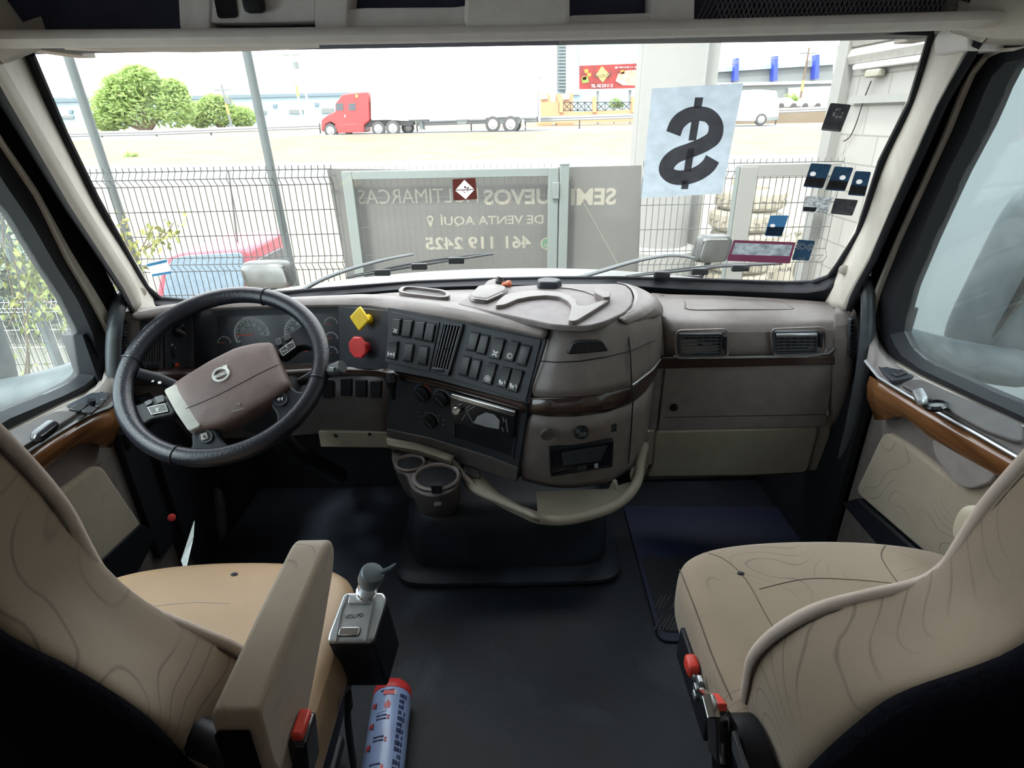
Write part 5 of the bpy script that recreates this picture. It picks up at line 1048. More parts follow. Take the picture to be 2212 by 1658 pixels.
for s, tx in ((.105, '3'), (.155, '2'), (.212, '1')): clab(.12, s, tx, .006, .009, 'red', .01)
for s in (.100, .108, .148, .156, .205): cbar(-.22, s, .022, .0022, 'ink_blue')
for s in (.070, .118, .165, .215): cbar(-.75, s, .012, .010, 'red'); cbar(-.62, s + .004, .004, .012, 'ink_blue')
cbar(.0, .046, .024, .010, 'red'); cbar(.30, .046, .008, .012, 'label_pale'); cbar(.36, .046, .004, .010, 'red'); cbar(-.1, .040, .03, .002, 'ink_blue')
pl = cylplane(.02, .075); MB().plate(pl, [(.0, -.010), (.006, -.004), (.008, .004), (.003, .012), (.0, .006), (-.004, .010), (-.006, .0), (-.004, -.006)], -.002, .0009).build('flame_mark', M['red'], bod, flat=True)
pl = cylplane(-.28, .075); b = MB(); band(b, pl, [(-.012, -.016), (-.012, .016), (.012, .016)], .0015, .0002, .0009); b.build('label_frame', M['label_pale'], bod, flat=True)
clab(-.05, .232, 'INSTRUCCIONES', .034, .006, 'ink_blue')
cbar(-.35, .25, .014, .012, 'red'); cbar(.0, .25, .014, .012, 'label_pale'); cbar(.0, .25, .009, .007, 'green_mark') if 'green_mark' in M else None
for ang in (.62, .72, .82, .95):
    for k in range(16):
        if random.random() < .8: cbar(ang, .05 + k * .0135, .0035, .007 + .004 * random.random(), 'ink_blue')
# blue framed floor mat in the passenger footwell
FZ = Plane.on((0, 1.2, .0), (1, 0, 0), (0, 1, 0))
fm = thing('floor_mat', 'dark blue framed rubber floor mat in front of the passenger seat', 'floor mat', P(1560, 1250, Z=0))
mo = [(1345, 1095), (1424, 1390), (1600, 1388), (1760, 1380), (1740, 1100)]
MB().plate(FZ, rnd(FZ.poly(mo), .03), .002, .010).build('mat_base', M['mat_blue'], fm, bevel=.003)
MB().plate(FZ, rnd(FZ.poly([(1384, 1210), (1432, 1371), (1590, 1370), (1730, 1360), (1722, 1205)]), .02), .009, .0125).build('mat_inset', M['rubber'], fm)
b = MB()
for k in range(26):
    x0 = 1404 + (k % 13) * 9; y0 = 1335 if k < 13 else 1290
    if random.random() < .75: band(b, FZ, FZ.poly([(x0, y0 + 26), (x0 + 18, y0 - 8 + random.random() * 8)], .0125), .004, .0125, .014)
b.build('mat_ribs', M['switch'], fm)
# white card behind the driver's seat cushion
c4 = [P(a_, b2, Y=y) for a_, b2, y in ((391, 1210, 1.02), (401, 1228, 1.0), (417, 1160, 1.06), (419, 1125, 1.07))]; c4 = [V((c4[0].x, 1.02, .01)), V((c4[1].x, 1.0, .01)), c4[1], c4[2], c4[3], c4[0]]
cdm = MB().prism(c4, V((.001, .001, 0))).build('card', M['paper']); tag(cdm, 'white paper card standing on edge beside the front of the tan driver seat', 'card')
# dust scuffs on the floor
# ------------------------------------------------------------------ on the windshield
def trans_mat(name, c, c2=None, rough=.8, scale=30, tr=.6):
    m = mat(name, c, rough, c2=c2, vs=scale); nt = m.node_tree; N = nt.nodes; Lk = nt.links; b = N['Principled BSDF']; out = N['Material Output']
    t = N.new('ShaderNodeBsdfTranslucent'); Lk.new(b.inputs['Base Color'].links[0].from_socket, t.inputs[0]); mx = N.new('ShaderNodeMixShader'); mx.inputs[0].default_value = tr
    Lk.new(b.outputs[0], mx.inputs[1]); Lk.new(t.outputs[0], mx.inputs[2]); Lk.new(mx.outputs[0], out.inputs[0]); return m
trans_mat('sheet', (.36, .41, .45), tr=.7); trans_mat('sheet_ink', (.115, .105, .11), tr=.7)
def wq(quad, off): return [WS(a_, b2, off) for a_, b2 in quad]
def wplane(quad, off):
    q = wq(quad, off); pl = Plane(q[0], q[1], q[3]); 
    if pl.n.dot(CAM - pl.o) < 0: pl.n = -pl.n
    return pl
quad = [(1408, 191), (1606, 179), (1560, 418), (1385, 428)]
pl = wplane(quad, .012)
sg = MB().sheet(pl, pl.poly(quad), 0).build('paper_sign', M['sheet'], loc=pl.o); tag(sg, 'white paper sheet with a large reversed dollar sign on the windshield', 'sign')
def z3(*q): return [(x / 2.591 + 1280, y / 2.591) for x, y in q]
sp = spline([V((a_, b2, 0)) for a_, b2 in z3((452, 748), (478, 688), (535, 645), (600, 636), (655, 650), (690, 700), (680, 765), (630, 805), (550, 840), (470, 870), (422, 915), (415, 960), (455, 990), (520, 992), (590, 970), (645, 930), (672, 888))], 8)
L_ = []; R2 = []
for i, p in enumerate(sp):
    t = (sp[min(i + 1, len(sp) - 1)] - sp[max(i - 1, 0)]).normalized(); nn_ = V((-t.y, t.x, 0)); w2 = (82 if 12 < i < len(sp) - 12 else 84) / 2.591 / 2 * (1.0 if abs(i - len(sp) / 2) > 24 else 1.02)
    L_.append(p + nn_ * w2); R2.append(p - nn_ * w2)
m = MB(); vs = [pl.pt(*pl.px(p.x, p.y, .0006), .0006) for S_ in (L_, R2) for p in S_]; n = len(sp)
m.add(vs, [(i, i + 1, n + i + 1, n + i) for i in range(n - 1)])
m.build('dollar_curve', M['sheet_ink'], sg, flat=True)
for y0, y1 in ((545, 606), (674, 786), (830, 960), (1012, 1058)):
    f_ = lambda y: (574 + (495 - 574) * (y - 545) / 513, 620 + (534 - 620) * (y - 545) / 513)
    MB().sheet(pl, pl.poly(z3((f_(y0)[0], y0), (f_(y0)[1], y0), (f_(y1)[1], y1), (f_(y1)[0], y1)), .0006), .0006).build('dollar_bar', M['sheet_ink'], sg, flat=True)
def ringsheet(pl, outer, hole, h=0):                      # flat sheet with a hole, paired by angle about the hole's centre
    cx_ = sum(p[0] for p in hole) / len(hole); cy_ = sum(p[1] for p in hole) / len(hole)
    def cast(poly, t):
        dx, dy = math.cos(t), math.sin(t); best = 0
        for (ax_, ay), (bx_, by) in zip(poly, poly[1:] + poly[:1]):
            ex, ey = bx_ - ax_, by - ay; den = dx * ey - dy * ex
            if abs(den) < 1e-12: continue
            s_ = ((ax_ - cx_) * ey - (ay - cy_) * ex) / den; u_ = ((ax_ - cx_) * dy - (ay - cy_) * dx) / den
            if s_ > 0 and -1e-6 <= u_ <= 1 + 1e-6: best = max(best, s_)
        return (cx_ + dx * best, cy_ + dy * best)
    ang = sorted([2 * PI * k / 48 for k in range(48)] + [math.atan2(p[1] - cy_, p[0] - cx_) % (2 * PI) for p in list(outer) + list(hole)])
    O, H = [cast(outer, t) for t in ang], [cast(hole, t) for t in ang]; n = len(ang)
    return MB().add([pl.pt(a, b, h) for a, b in O + H], [(i, (i + 1) % n, n + (i + 1) % n, n + i) for i in range(n)])
trans_mat('st_dark', (.018, .019, .023), (.05, .05, .055), scale=60, tr=.3); trans_mat('st_blue', (.012, .03, .06), (.02, .06, .11), scale=40, tr=.3); trans_mat('st_mid', (.03, .10, .20), tr=.5)
trans_mat('st_maroon', (.12, .03, .06), tr=.4); trans_mat('st_grey', (.11, .135, .15), (.32, .36, .38), scale=55, tr=.5); trans_mat('st_white', (.6, .6, .6), tr=.5); trans_mat('st_brown', (.10, .025, .02), tr=.35)
trans_mat('st_crackle', (.12, .13, .14), (.45, .47, .47), scale=140, tr=.5); trans_mat('st_sky', (.10, .36, .62), tr=.5)
def sticker(quad, m, lab, bits=(), off=.010, nm='window_sticker'):
    pl = wplane(quad, off); hole = next((b_ for b_ in bits if b_[0] in ('dot', 'window')), None); oq = rnd(pl.poly(quad), .004)
    o = (ringsheet(pl, oq, circ(pl.px(*hole[1]), .0064, 14) if hole[0] == 'dot' else pl.poly(hole[1])) if hole else MB().sheet(pl, oq, 0)).build(nm, M[m], loc=pl.o); tag(o, lab, 'sticker', 'stickers on the windshield')
    for kind, pts, mm in bits:
        h0, h1 = .0003, .0009
        if kind == 'dot': q = pl.px(*pts); s_ = MB().sheet(pl, circ(q, .0065, 14), h1)
        elif kind in ('poly', 'window'): s_ = MB().sheet(pl, pl.poly(pts), h0)
        elif kind == 'checks':
            s_ = MB(); Q = [V(p) for p in pl.poly(pts)]
            for i in range(9):
                for j in range(5):
                    if (i + j) % 2 and random.random() < .9:
                        f = lambda u, v_: tuple((Q[0] * (1 - u) + Q[1] * u) * (1 - v_) + (Q[3] * (1 - u) + Q[2] * u) * v_)
                        s_.sheet(pl, [f(i / 9, j / 5), f((i + 1) / 9, j / 5), f((i + 1) / 9, (j + 1) / 5), f(i / 9, (j + 1) / 5)], h1)
        elif kind == 'specks':
            s_ = MB(); Q = [V(p) for p in pl.poly(pts)]
            for k in range(12):
                u, v_ = random.uniform(.1, .9), random.uniform(.1, .9); q = (Q[0] * (1 - u) + Q[1] * u) * (1 - v_) + (Q[3] * (1 - u) + Q[2] * u) * v_
                s_.sheet(pl, circ((q.x, q.y), random.uniform(.001, .003), 7, random.uniform(.0008, .004)), h1)
        s_.build('sticker_print', M[mm], o, flat=True)
    return o
sticker([(1794, 222), (1839, 226), (1816, 285), (1773, 281)], 'st_dark', 'dark grey sticker alone high on the windshield beside the right pillar', [('specks', [(1798, 226), (1836, 230), (1826, 258), (1788, 254)], 'st_white'), ('poly', [(1774, 279), (1812, 283), (1812, 281), (1774, 277)], 'st_white')])
for k, (q, d, lab) in enumerate((([(1752, 352), (1797, 355), (1777, 407), (1735, 403)], (1756, 375), 'dark blue square sticker with white dot, leftmost in the row of three'), ([(1803, 359), (1844, 362), (1825, 413), (1783, 410)], (1820, 383), 'dark blue square sticker with white dot, middle of the row of three'), ([(1848, 369), (1882, 371), (1868, 424), (1831, 421)], (1856, 392), 'dark blue square sticker with white dot, nearest the right pillar'))):
    w1 = [V(p) for p in q]; lo = [w1[0].lerp(w1[3], .58), w1[1].lerp(w1[2], .58), w1[2].lerp(w1[1], .06), w1[3].lerp(w1[0], .06)]
    sticker(q, 'st_blue', lab, [('dot', d, 'st_white'), ('poly', [tuple(p) for p in lo], 'st_dark')])
sticker([(1741, 423), (1800, 426), (1787, 461), (1732, 458)], 'st_crackle', 'pale crackled grey sticker below the row of three', [('poly', [(1736, 446), (1765, 448), (1761, 457), (1734, 455)], 'st_dark'), ('checks', [(1766, 450), (1790, 451), (1786, 461), (1764, 460)], 'st_white')])
sticker([(1804, 428), (1854, 432), (1841, 466), (1794, 461)], 'st_dark', 'plain dark grey landscape sticker below the row of three', [('poly', [(1798, 458), (1838, 462), (1838, 460), (1798, 456)], 'st_grey')])
sticker([(1664, 465), (1704, 465), (1688, 511), (1651, 509)], 'st_mid', 'bright blue square sticker alone above the wide maroon sticker', [('dot', (1669, 487), 'st_white'), ('poly', [(1658, 489), (1695, 490), (1689, 509), (1653, 508)], 'st_blue')])
sticker([(1585, 518), (1719, 523), (1706, 569), (1570, 563)], 'st_maroon', 'wide maroon sticker with a peeling grey centre low on the windshield', [('window', [(1588, 524), (1712, 529), (1705, 553), (1580, 549)], 'st_grey')])
sticker([(1724, 517), (1761, 520), (1747, 563), (1710, 561)], 'st_blue', 'dark sticker with a white checkered band right of the maroon one', [('checks', [(1722, 523), (1758, 526), (1753, 541), (1718, 538)], 'st_white'), ('specks', [(1712, 554), (1746, 556), (1745, 563), (1710, 561)], 'st_white')])
sticker([(977, 387), (1027, 384), (1031, 430), (980, 433)], 'st_brown', 'brown sticker with a white diamond at the middle of the windshield', [('window', [(1003, 388), (1025, 409), (1006, 430), (983, 411)], 'st_white'), ('poly', [(983, 409.5), (1025, 407.5), (1025, 409.5), (983, 411.5)], 'st_brown'), ('specks', [(996, 402), (1014, 401), (1012, 416), (996, 417)], 'st_brown')])
sticker([(316, 568), (360, 558), (371, 590), (329, 597)], 'st_white', 'white sticker with blue edges low on the left of the windshield', [('poly', [(317, 570), (360, 560), (361, 566), (318, 576)], 'st_sky'), ('poly', [(328, 592), (369, 585), (371, 590), (329, 597)], 'st_sky')])
# etched mark on the glass
pl = wplane([(1676, 572), (1712, 572), (1712, 590), (1676, 590)], .008); a = pl.px(1679, 586); b_ = pl.px(1708, 577)
g0 = tag(thing('etched_mark', 'faint etched lettering on the glass below the maroon sticker', 'glass mark', pl.pt(*a)), None)
lettering('etching', 'Rok', pl, a[0], b_[0], a[1], b_[1], .0, M['mark_dim'], g0, mirror=True, th=.0003)
# ================================================================== outside
mat('sand', (.150, .113, .072), .95, c2=(.180, .150, .110), vs=.6); mat('asphalt', (0.154, 0.154, 0.150), .9, var=.06, vs=.4); mat('yard', (.172, .157, .124), .9, var=.05, vs=.5)
mat('truck_white', (.175, .185, .178), .4, var=.02); mat('wire', (0.026, 0.030, 0.030), .6); mat('pole_grey', (0.075, 0.092, 0.092), .6, var=.06); mat('gate_grey', (0.150, 0.176, 0.167), .6, var=.04)
mat('banner', (0.110, 0.113, 0.104), .85, c2=(0.123, 0.123, 0.114), vs=6); mat('banner_print', (0.264, 0.255, 0.207), .8, var=.04); mat('banner_green', (.10, .22, .13), .8)
mat('ext_white', (.55, .55, .55), .6, var=.03); mat('col_white', (0.220, 0.224, 0.211), .7, var=.03); mat('truck_red', (.42, .035, .035), .35, var=.05); mat('tyre', (.06, .06, .06), .8); mat('hub_alu', (.45, .45, .45), .35, metal=.3)
mat('glass_dark', (.05, .06, .07), .15); trans_mat('leaf_green', (.30, .42, .13), (.42, .54, .22), scale=1.5, tr=.5); mat('leaf_olive', (.16, .20, .05), .7, c2=(.26, .25, .07), vs=9); mat('leaf_grey', (.10, .13, .08), .8, c2=(.2, .23, .16), vs=6); mat('bark', (.14, .10, .07), .9)
mat('rail', (.27, .275, .275), .6); mat('warehouse', (.26, .36, .42), .8, var=.03, vs=.2); mat('ware_dark', (.13, .18, .21), .8); mat('steel_grey', (.16, .18, .18), .7, var=.04, vs=.3); mat('brick_orange', (.42, .24, .13), .9); mat('blue_col', (.03, .06, .42), .5); mat('pickup_red', (.42, .07, .10), .35); mat('pickup_glass', (.16, .24, .30), .1)
mat('bill_red', (.30, .02, .015), .6, c2=(.10, .012, .01), vs=.9); mat('bill_meat', (.40, .16, .11), .6, c2=(.5, .38, .30), vs=1.5); mat('bill_yel', (.50, .36, .10), .6); mat('bill_orange', (.5, .2, .03), .6); mat('bill_green', (.15, .22, .04), .6)
mat('tyre_dusty', (.26, .24, .19), .9, c2=(.32, .30, .24), vs=5); mat('cone', (.6, .2, .03), .6); mat('side_housing', (.045, .058, .064), .5, c2=(.075, .09, .097), vs=25); mat('blue_sheet', (.10, .30, .45), .6); mat('wall_shade', (.18, .20, .205), .8, var=.03)
# terrain: yard, near road, sand bank, highway, far verge
prof_ = [(1.0, -1.3), (4.6, -1.3), (9, -1.22), (21, -.72), (22, -.69), (29.5, -.665), (30, -.62), (34, -.5), (41, -.02), (44, .15), (45.5, .22), (56, .26), (62, .30), (130, .5)]
def gz(y):
    for (a, za), (b, zb_) in zip(prof_, prof_[1:]):
        if a <= y <= b: return za + (zb_ - za) * (y - a) / (b - a)
    return prof_[-1][1]
def gpy(x, Y):                                            # picture row of the ground at that distance
    p = P(x, 300, Y=Y); return proj(V((p.x, Y, gz(Y))))[1]
def ground(nm, lo, hi, m):
    b = MB(); pts = [p for p in prof_ if lo <= p[0] <= hi]; W_ = 160
    rows = [[V((x, y, z + (.10 * math.sin(x * .35 + y) if (m == 'sand' and y in (34, 41)) else 0))) for x in [(-W_ + 2 * W_ * i / 80) for i in range(81)]] for y, z in pts]
    return struct(b.loft(rows, closed=False).build(nm, M[m], loc=(0, lo, pts[0][1])))
ground('ground_yard', 1.0, 21, 'yard'); ground('ground_road', 21, 30, 'asphalt'); ground('ground_bank', 30, 45.5, 'sand'); ground('ground_highway', 45.5, 56, 'asphalt'); ground('ground_verge', 56, 130, 'sand')
struct(MB().box((0, -1.5, -1.35), (60, 5.2, .1)).build('ground_lot', M['yard'], loc=(0, -1.5, -1.4)))
# hood of the truck with its mirrors and wipers
HO = thing('truck_hood', 'pale white truck hood sloping away below the windshield', 'hood', (0, 3, -.2))
hp = [(1.86, .70), (2.0, .735), (2.4, .675), (2.75, .60), (3.0, .538), (3.3, .45), (3.7, .30), (4.05, .08), (4.18, -.25), (4.2, -.7)]
rows = []
for y, z in hp:
    hw = 1.12 - .10 * max(0, y - 2); k = .05 + .05 * (y - 1.8)
    rows.append([V((-.03 + hw * math.sin(t) * (1 if abs(t) < 1.3 else 1), y, z - k * (abs(math.sin(t)) ** 2.5) - (.25 * max(0, abs(t) - 1.25)))) for t in [-1.5 + 3.0 * i / 24 for i in range(25)]])
MB().loft(rows, closed=False).build('hood_shell', M['truck_white'], HO, sub=1, solid=.01)
for lines in ([P(650, 626, Y=2.0), P(690, 612, Y=2.3)], ):
    pass
mat('hm_back', (.05, .055, .055), .4); mat('hm_glass', (.20, .21, .205), .15, metal=.9, c2=(.09, .095, .09), vs=9)  # mirror glass mottled by noise, a painted reflection of scenery
def hoodmirror(c, w, h, lab, tilt):
    o = thing('hood_mirror', lab, 'mirror', P(c[0], c[1] + h, Y=3.3), 'mirrors on the hood'); s = 3.5 / 1240; p = P(*c, Y=3.3)
    MB().rbox(lambda x, y, z: p + V((w * s * (x + tilt * z), .05 + .06 * y * (1 - .3 * abs(x)), h * s * z)), (12, 6, 8), p=6).build('mirror_head', M['hm_back'], o)
    MB().rbox(lambda x, y, z: p + V((w * s * (.93 * x + tilt * z), -.012 + .008 * y, h * s * .90 * z)), (12, 2, 8), p=6).build('mirror_glass', M['hm_glass'], o)
    MB().tube([p + V((0, .05, -h * s * .8)), p + V((.04 if p.x < 0 else -.04, .05, -h * s - .10)), V((-.80 if p.x < 0 else .74, 3.3, .392))], .018, 10).build('mirror_arm', M['black'], o)
hoodmirror((575, 596), 50, 27, 'rounded hood mirror in front of the steering wheel', -.05); hoodmirror((1542, 540), 34, 27, 'rounded hood mirror left of the wide maroon sticker', .12)
def wiper(arm, blade, lab):
    o = thing('wiper', lab, 'wiper', WS(*arm[0], -.03), 'windshield wipers')
    q = spline([WS(a_, b2, -.035) for a_, b2 in arm], 5); MB().tube(q, [.016 - .008 * i / (len(q) - 1) for i in range(len(q))], 8, flat=.5).build('arm', M['wip'] if 'wip' in M else mat('wip', (.13, .145, .15), .5), o)
    q = [WS(a_, b2, -.018) for a_, b2 in blade]; MB().tube(q, [.004] + [.007] * (len(q) - 2) + [.006], 8, flat=.6).build('blade', M['wip2'] if 'wip2' in M else mat('wip2', (.045, .05, .052), .5), o)
    for k in (1, 2, 3): p = q[0].lerp(q[-1], k / 4); MB().box(p - V((0, .008, 0)), (.05, .015, .02)).build('clip', M['wip2'], o, bevel=.003)
    q2 = [WS(blade[0][0] * (1 - t) + blade[-1][0] * t, blade[0][1] * (1 - t) + blade[-1][1] * t - 7 * math.sin(PI * t) - 1, -.03) for t in [i / 10 for i in range(11)]]
    MB().tube(q2, .004, 6).build('bridge', M['wip2'], o)
wiper([(652, 628), (690, 606), (750, 583), (830, 561), (893, 549)], [(748, 600), (850, 582), (960, 564), (1066, 548)], 'wiper lying across the glass in front of the driver')
wiper([(1240, 602), (1310, 582), (1380, 562), (1450, 551), (1500, 557)], [(1352, 598), (1450, 587), (1560, 575), (1690, 569)], 'wiper lying across the glass below the maroon sticker')
# fence: wire panels and gate at Y = 4.7
FY = 4.7; FP = Plane.on((0, FY, 0), (1, 0, 0), (0, 0, 1))
def meshpanel(nm, x0, x1, y, z0, zt, par=None, lab=None, sp=.05, hs=.2, r=.0026, dirv=None):
    b = MB(); n = int(round((x1 - x0) / sp))
    fold = [(zt, 0), (zt - .035, 0), (zt - .055, -.02), (zt - .085, -.045), (zt - .115, -.02), (zt - .135, 0)]
    if zt > 0: fold += [(zt - .70, 0), (zt - .72, -.02), (zt - .75, -.045), (zt - .78, -.02), (zt - .80, 0)]
    for i in range(n + 1):
        x = x0 + (x1 - x0) * i / n; pts = [V((x, y + d, z)) for z, d in fold] + [V((x, y, z0))]
        b.tube(pts, r, 4, caps=False)
    zs = [zt - .03, zt - .085, zt - .14] + ([zt - .33, zt - .52, zt - .695, zt - .75, zt - .805] if zt > 0 else []); z = (zt - .805 if zt > 0 else zt - .14) - hs
    while z > z0: zs.append(z); z -= hs
    for z in zs: b.tube([V((x0, y - (.045 if abs(z - zt + .085) < .01 else 0) + .006, z)), V((x1, y - (.045 if abs(z - zt + .085) < .01 else 0) + .006, z))], r * 1.15, 4, caps=False)
    o = b.build(nm, M['wire'], par, flat=True)
    if lab: tag(o, lab, 'fence', 'wire fence panels')
    return o
zt = .955
meshpanel('fence_panel', -5.2, -1.36, FY, -1.3, zt, r=.0034, lab='grey wire mesh fence panel left of the banner gate')
meshpanel('fence_panel', 1.04, 2.58, FY, -1.3, zt - .01, r=.003, lab='grey wire mesh fence panel right of the banner gate').data.materials[0] = mat('wire_light', (.085, .09, .09), .6)
LFm = meshpanel('fence_panel', -6.4, -4.05, 5.9, -1.3, -.40, lab='low pale wire mesh fence seen through the left door window', r=.003); LFm.data.materials.clear(); LFm.data.materials.append(mat('wire_pale', (.75, .77, .77), .6))
def pole(nm, p0, p1, r, lab, m='pole_grey', cat='pole', grp='tall grey poles'):
    d = (p1 - p0); o = thing(nm, lab, cat, p0, grp); MB().tube([p0, p1], r, 12).build('shaft', M[m], o)
    MB().lathe(p0, (0, 0, 1), [(0, 0), (r * 2, 0), (r * 2, .02), (r, .03), (0, .03)], 14).build('base', M[m], o); return o
def ext(a, b_, Y, zg=-1.3, top=1.15):
    p, q = P(*a, Y=Y), P(*b_, Y=Y); t = (zg - p.z) / (q.z - p.z); return p + (q - p) * t, p + (p - q) * .35
for a, b_, lab in (((143, 108), (318, 640), 'tall grey leaning pole behind the fence nearest the left pillar'), ((532, 108), (640, 630), 'tall grey pole behind the fence right of the green tree')):
    g0_, t0_ = ext(a, b_, 4.95); pole('pole', g0_, t0_, .034, lab)
g0_, t0_ = ext((5, 500), (132, 795), 5.7); pole('pole', g0_, t0_, .045, 'slanted pale grey pole behind the low fence in the left door window')
# gate leaves with the banner tied behind them
def leaf(x0, x1, z0, z1, lab, bars=()):
    o = thing('gate', lab, 'gate', (x0, FY - .06, z0), 'gate leaves'); t = .045
    for (xa, xb) in ((x0, x0 + t * 1.7), (x1 - t * 1.7, x1)): MB().box(((xa + xb) / 2, FY - .06, (z0 + z1) / 2), (xb - xa, .05, z1 - z0)).build('upright', M['gate_grey'], o, bevel=.004)
    for z in (z1 - .03, z0 + .03): MB().box(((x0 + x1) / 2, FY - .06, z), (x1 - x0 - t * 3.4, .045, .06)).build('cross_bar', M['gate_grey'], o, bevel=.004)
    b = MB()
    n = int((x1 - x0) / .05)
    for i in range(1, n): b.tube([V((x0 + (x1 - x0) * i / n, FY - .045, z0 + .05)), V((x0 + (x1 - x0) * i / n, FY - .045, z1 + .03))], .0016, 4, caps=False)
    for k in range(9): b.tube([V((x0 + .05, FY - .045, z0 + .2 + k * .22)), V((x1 - .05, FY - .045, z0 + .2 + k * .22))], .0014, 4, caps=False)
    b.build('wire_infill', M['banner'], o, flat=True)
    return o
fx = lambda px, py=366: P(px, py, Y=FY - .06)
xa, xb, xc, xd = fx(738).x, fx(1206).x, fx(1209).x, fx(1598).x
l1 = leaf(xa, xb, -1.25, fx(960, 366).z, 'wide grey gate leaf in front of the banner')
MB().box((xb - .02, FY - .095, P(1206, 408, Y=FY).z), (.05, .03, .12)).build('hinge', M['gate_grey'], l1, bevel=.004)
MB().box((xb - .02, FY - .095, P(1206, 640, Y=FY).z), (.05, .03, .12)).build('latch', M['gate_grey'], l1, bevel=.004)
o = thing('gate_post', 'grey gate post between the two halves of the banner', 'post', (xc + .04, FY - .06, -1.3)); MB().box((xc + .035, FY - .06, -.18), (.07, .06, 2.22)).build('shaft', M['gate_grey'], o, bevel=.004); MB().box((xc + .035, FY - .06, .935), (.075, .065, .012)).build('cap', M['gate_grey'], o, bevel=.003)
# white gate frame at the right
x1_, x2_ = fx(1592).x, fx(1630).x; x3_ = 2.50
o = thing('gate', 'white open gate frame between the tyre stack and the white wall', 'gate', (x1_, FY - .1, -1.3), 'gate leaves')
MB().box(((x1_ + x2_) / 2, FY - .1, -.2), (x2_ - x1_, .07, 2.2)).build('upright', M['col_white'], o, bevel=.005)
MB().box(((x1_ + x3_) / 2, FY - .1, fx(1740, 365).z), (x3_ - x1_, .06, .09)).build('cross_bar', M['col_white'], o, bevel=.005)
MB().box((x1_ - .008, FY - .1, -.2), (.006, .075, 2.2)).build('edge', M['gate_grey'], o)
# banner
BP = Plane.on((0, FY + .04, 0), (1, 0, 0), (0, 0, 1))
bq = BP.poly([(706, 364), (960, 367), (1386, 357), (1383, 480), (1376, 640), (760, 650), (735, 520)])
BN = thing('banner', 'large grey mesh banner with reversed sales lettering hung on the gate', 'banner', BP.pt(*bq[3]))
MB().plate(BP, bq, -.003, .003).build('sheet', M['banner'], BN)
b = MB(); band(b, BP, BP.poly([(1222, 372), (1262, 440), (1340, 580)]), .004, .003, .006); b.build('crease', M['banner_print'], BN)
def btext(tx, q, bold, m='banner_print'):
    x0, y0, x1, y1 = q; a = BP.px(x0, y1, .004); c = BP.px(x1, y0, .004); lettering('banner_lettering', tx, BP, a[0], c[0], a[1], c[1], .004, M[m], BN, bold=bold, mirror=True, th=.001)
btext('SEMI', (1233, 405, 1332, 444), .03); btext('NUEVOS', (1045, 406, 1226, 443), .03); btext('MULTIMARCAS', (775, 405, 1033, 441), .0)
btext('DE VENTA AQU\u00cd', (951, 459, 1174, 490), .012); btext('461 119 2425', (920, 508, 1147, 540), .03)
b = MB(); c = BP.px(929, 473, .004); band(b, BP, arc(c, .022, 0, 2 * PI, 18), .012, .003, .0045); b.plate(BP, [(c[0] - .024, c[1] - .014), (c[0], c[1] - .068), (c[0] + .024, c[1] - .014), (c[0], c[1] - .028)], .003, .0045); b.build('pin_mark', M['banner_print'], BN, flat=True)
b = MB(); c = BP.px(1181, 526, .004); band(b, BP, arc(c, .045, 0, 2 * PI, 22), .012, .003, .0045); b.build('phone_mark_ring', M['banner_print'], BN, flat=True)
b = MB(); b.plate(BP, circ(c, .039, 20), .003, .004); b.build('phone_mark', M['banner_green'], BN, flat=True)
b = MB(); band(b, BP, arc((c[0] + .004, c[1] + .004), .022, PI * 1.05, PI * 1.75, 8), .012, .004, .0052); b.build('phone_symbol', M['banner_print'], BN, flat=True)
# big white column behind the fence
Yc = 7.5; cl_, cr_ = P(1381, 250, Y=Yc), P(1512, 250, Y=Yc); r_ = (cr_.x - cl_.x) / 2 * 1.0
CO = thing('column', 'thick white round column behind the fence beside the dollar sign sheet', 'column', ((cl_.x + cr_.x) / 2, Yc, -1.3))
MB().lathe(((cl_.x + cr_.x) / 2, Yc, -1.3), (0, 0, 1), [(0, 0), (r_, 0), (r_, 7), (0, 7)], 40).build('shaft', M['col_white'], CO)
for a, b_ in ((1376, 1402), (1508, 1538)):
    p, q = P(a, 200, Y=Yc + .35), P(b_, 200, Y=Yc + .35); MB().box(((p.x + q.x) / 2, Yc + .35, 2.2), (q.x - p.x, .3, 7)).build('side_plate', M['col_white'], CO, bevel=.01)
p = P(1460, 570, Y=Yc); MB().lathe(((cl_.x + cr_.x) / 2, Yc, -1.3), (0, 0, 1), [(0, 0), (r_ * 1.35, 0), (r_ * 1.35, 1.0), (r_ * 1.0, 1.05), (0, 1.05)], 36).build('footing', M['col_white'], CO)
# white wall building on the right
wx = 2.62
WR = Plane.on((wx, 4.0, 0), (0, -1, 0), (0, 0, 1))
mb = mat('block_white', (.50, .49, .45), .8); nt = mb.node_tree; N = nt.nodes; Lk = nt.links
tc = N.new('ShaderNodeTexCoord'); mp = N.new('ShaderNodeMapping'); mp.inputs['Rotation'].default_value = (math.radians(90), 0, math.radians(90)); sp_ = N.new('ShaderNodeSeparateXYZ'); cb = N.new('ShaderNodeCombineXYZ'); Lk.new(tc.outputs['Object'], sp_.inputs[0]); Lk.new(sp_.outputs[1], cb.inputs[0]); Lk.new(sp_.outputs[2], cb.inputs[1])
bk_ = N.new('ShaderNodeTexBrick'); bk_.inputs['Scale'].default_value = 1; bk_.inputs['Brick Width'].default_value = .4; bk_.inputs['Row Height'].default_value = .2; bk_.inputs['Mortar Size'].default_value = .006
bk_.inputs['Color1'].default_value = (.30, .295, .272, 1); bk_.inputs['Color2'].default_value = (.28, .275, .252, 1); bk_.inputs['Mortar'].default_value = (.185, .185, .165, 1); Lk.new(cb.outputs[0], bk_.inputs['Vector']); Lk.new(bk_.outputs[0], N['Principled BSDF'].inputs['Base Color'])
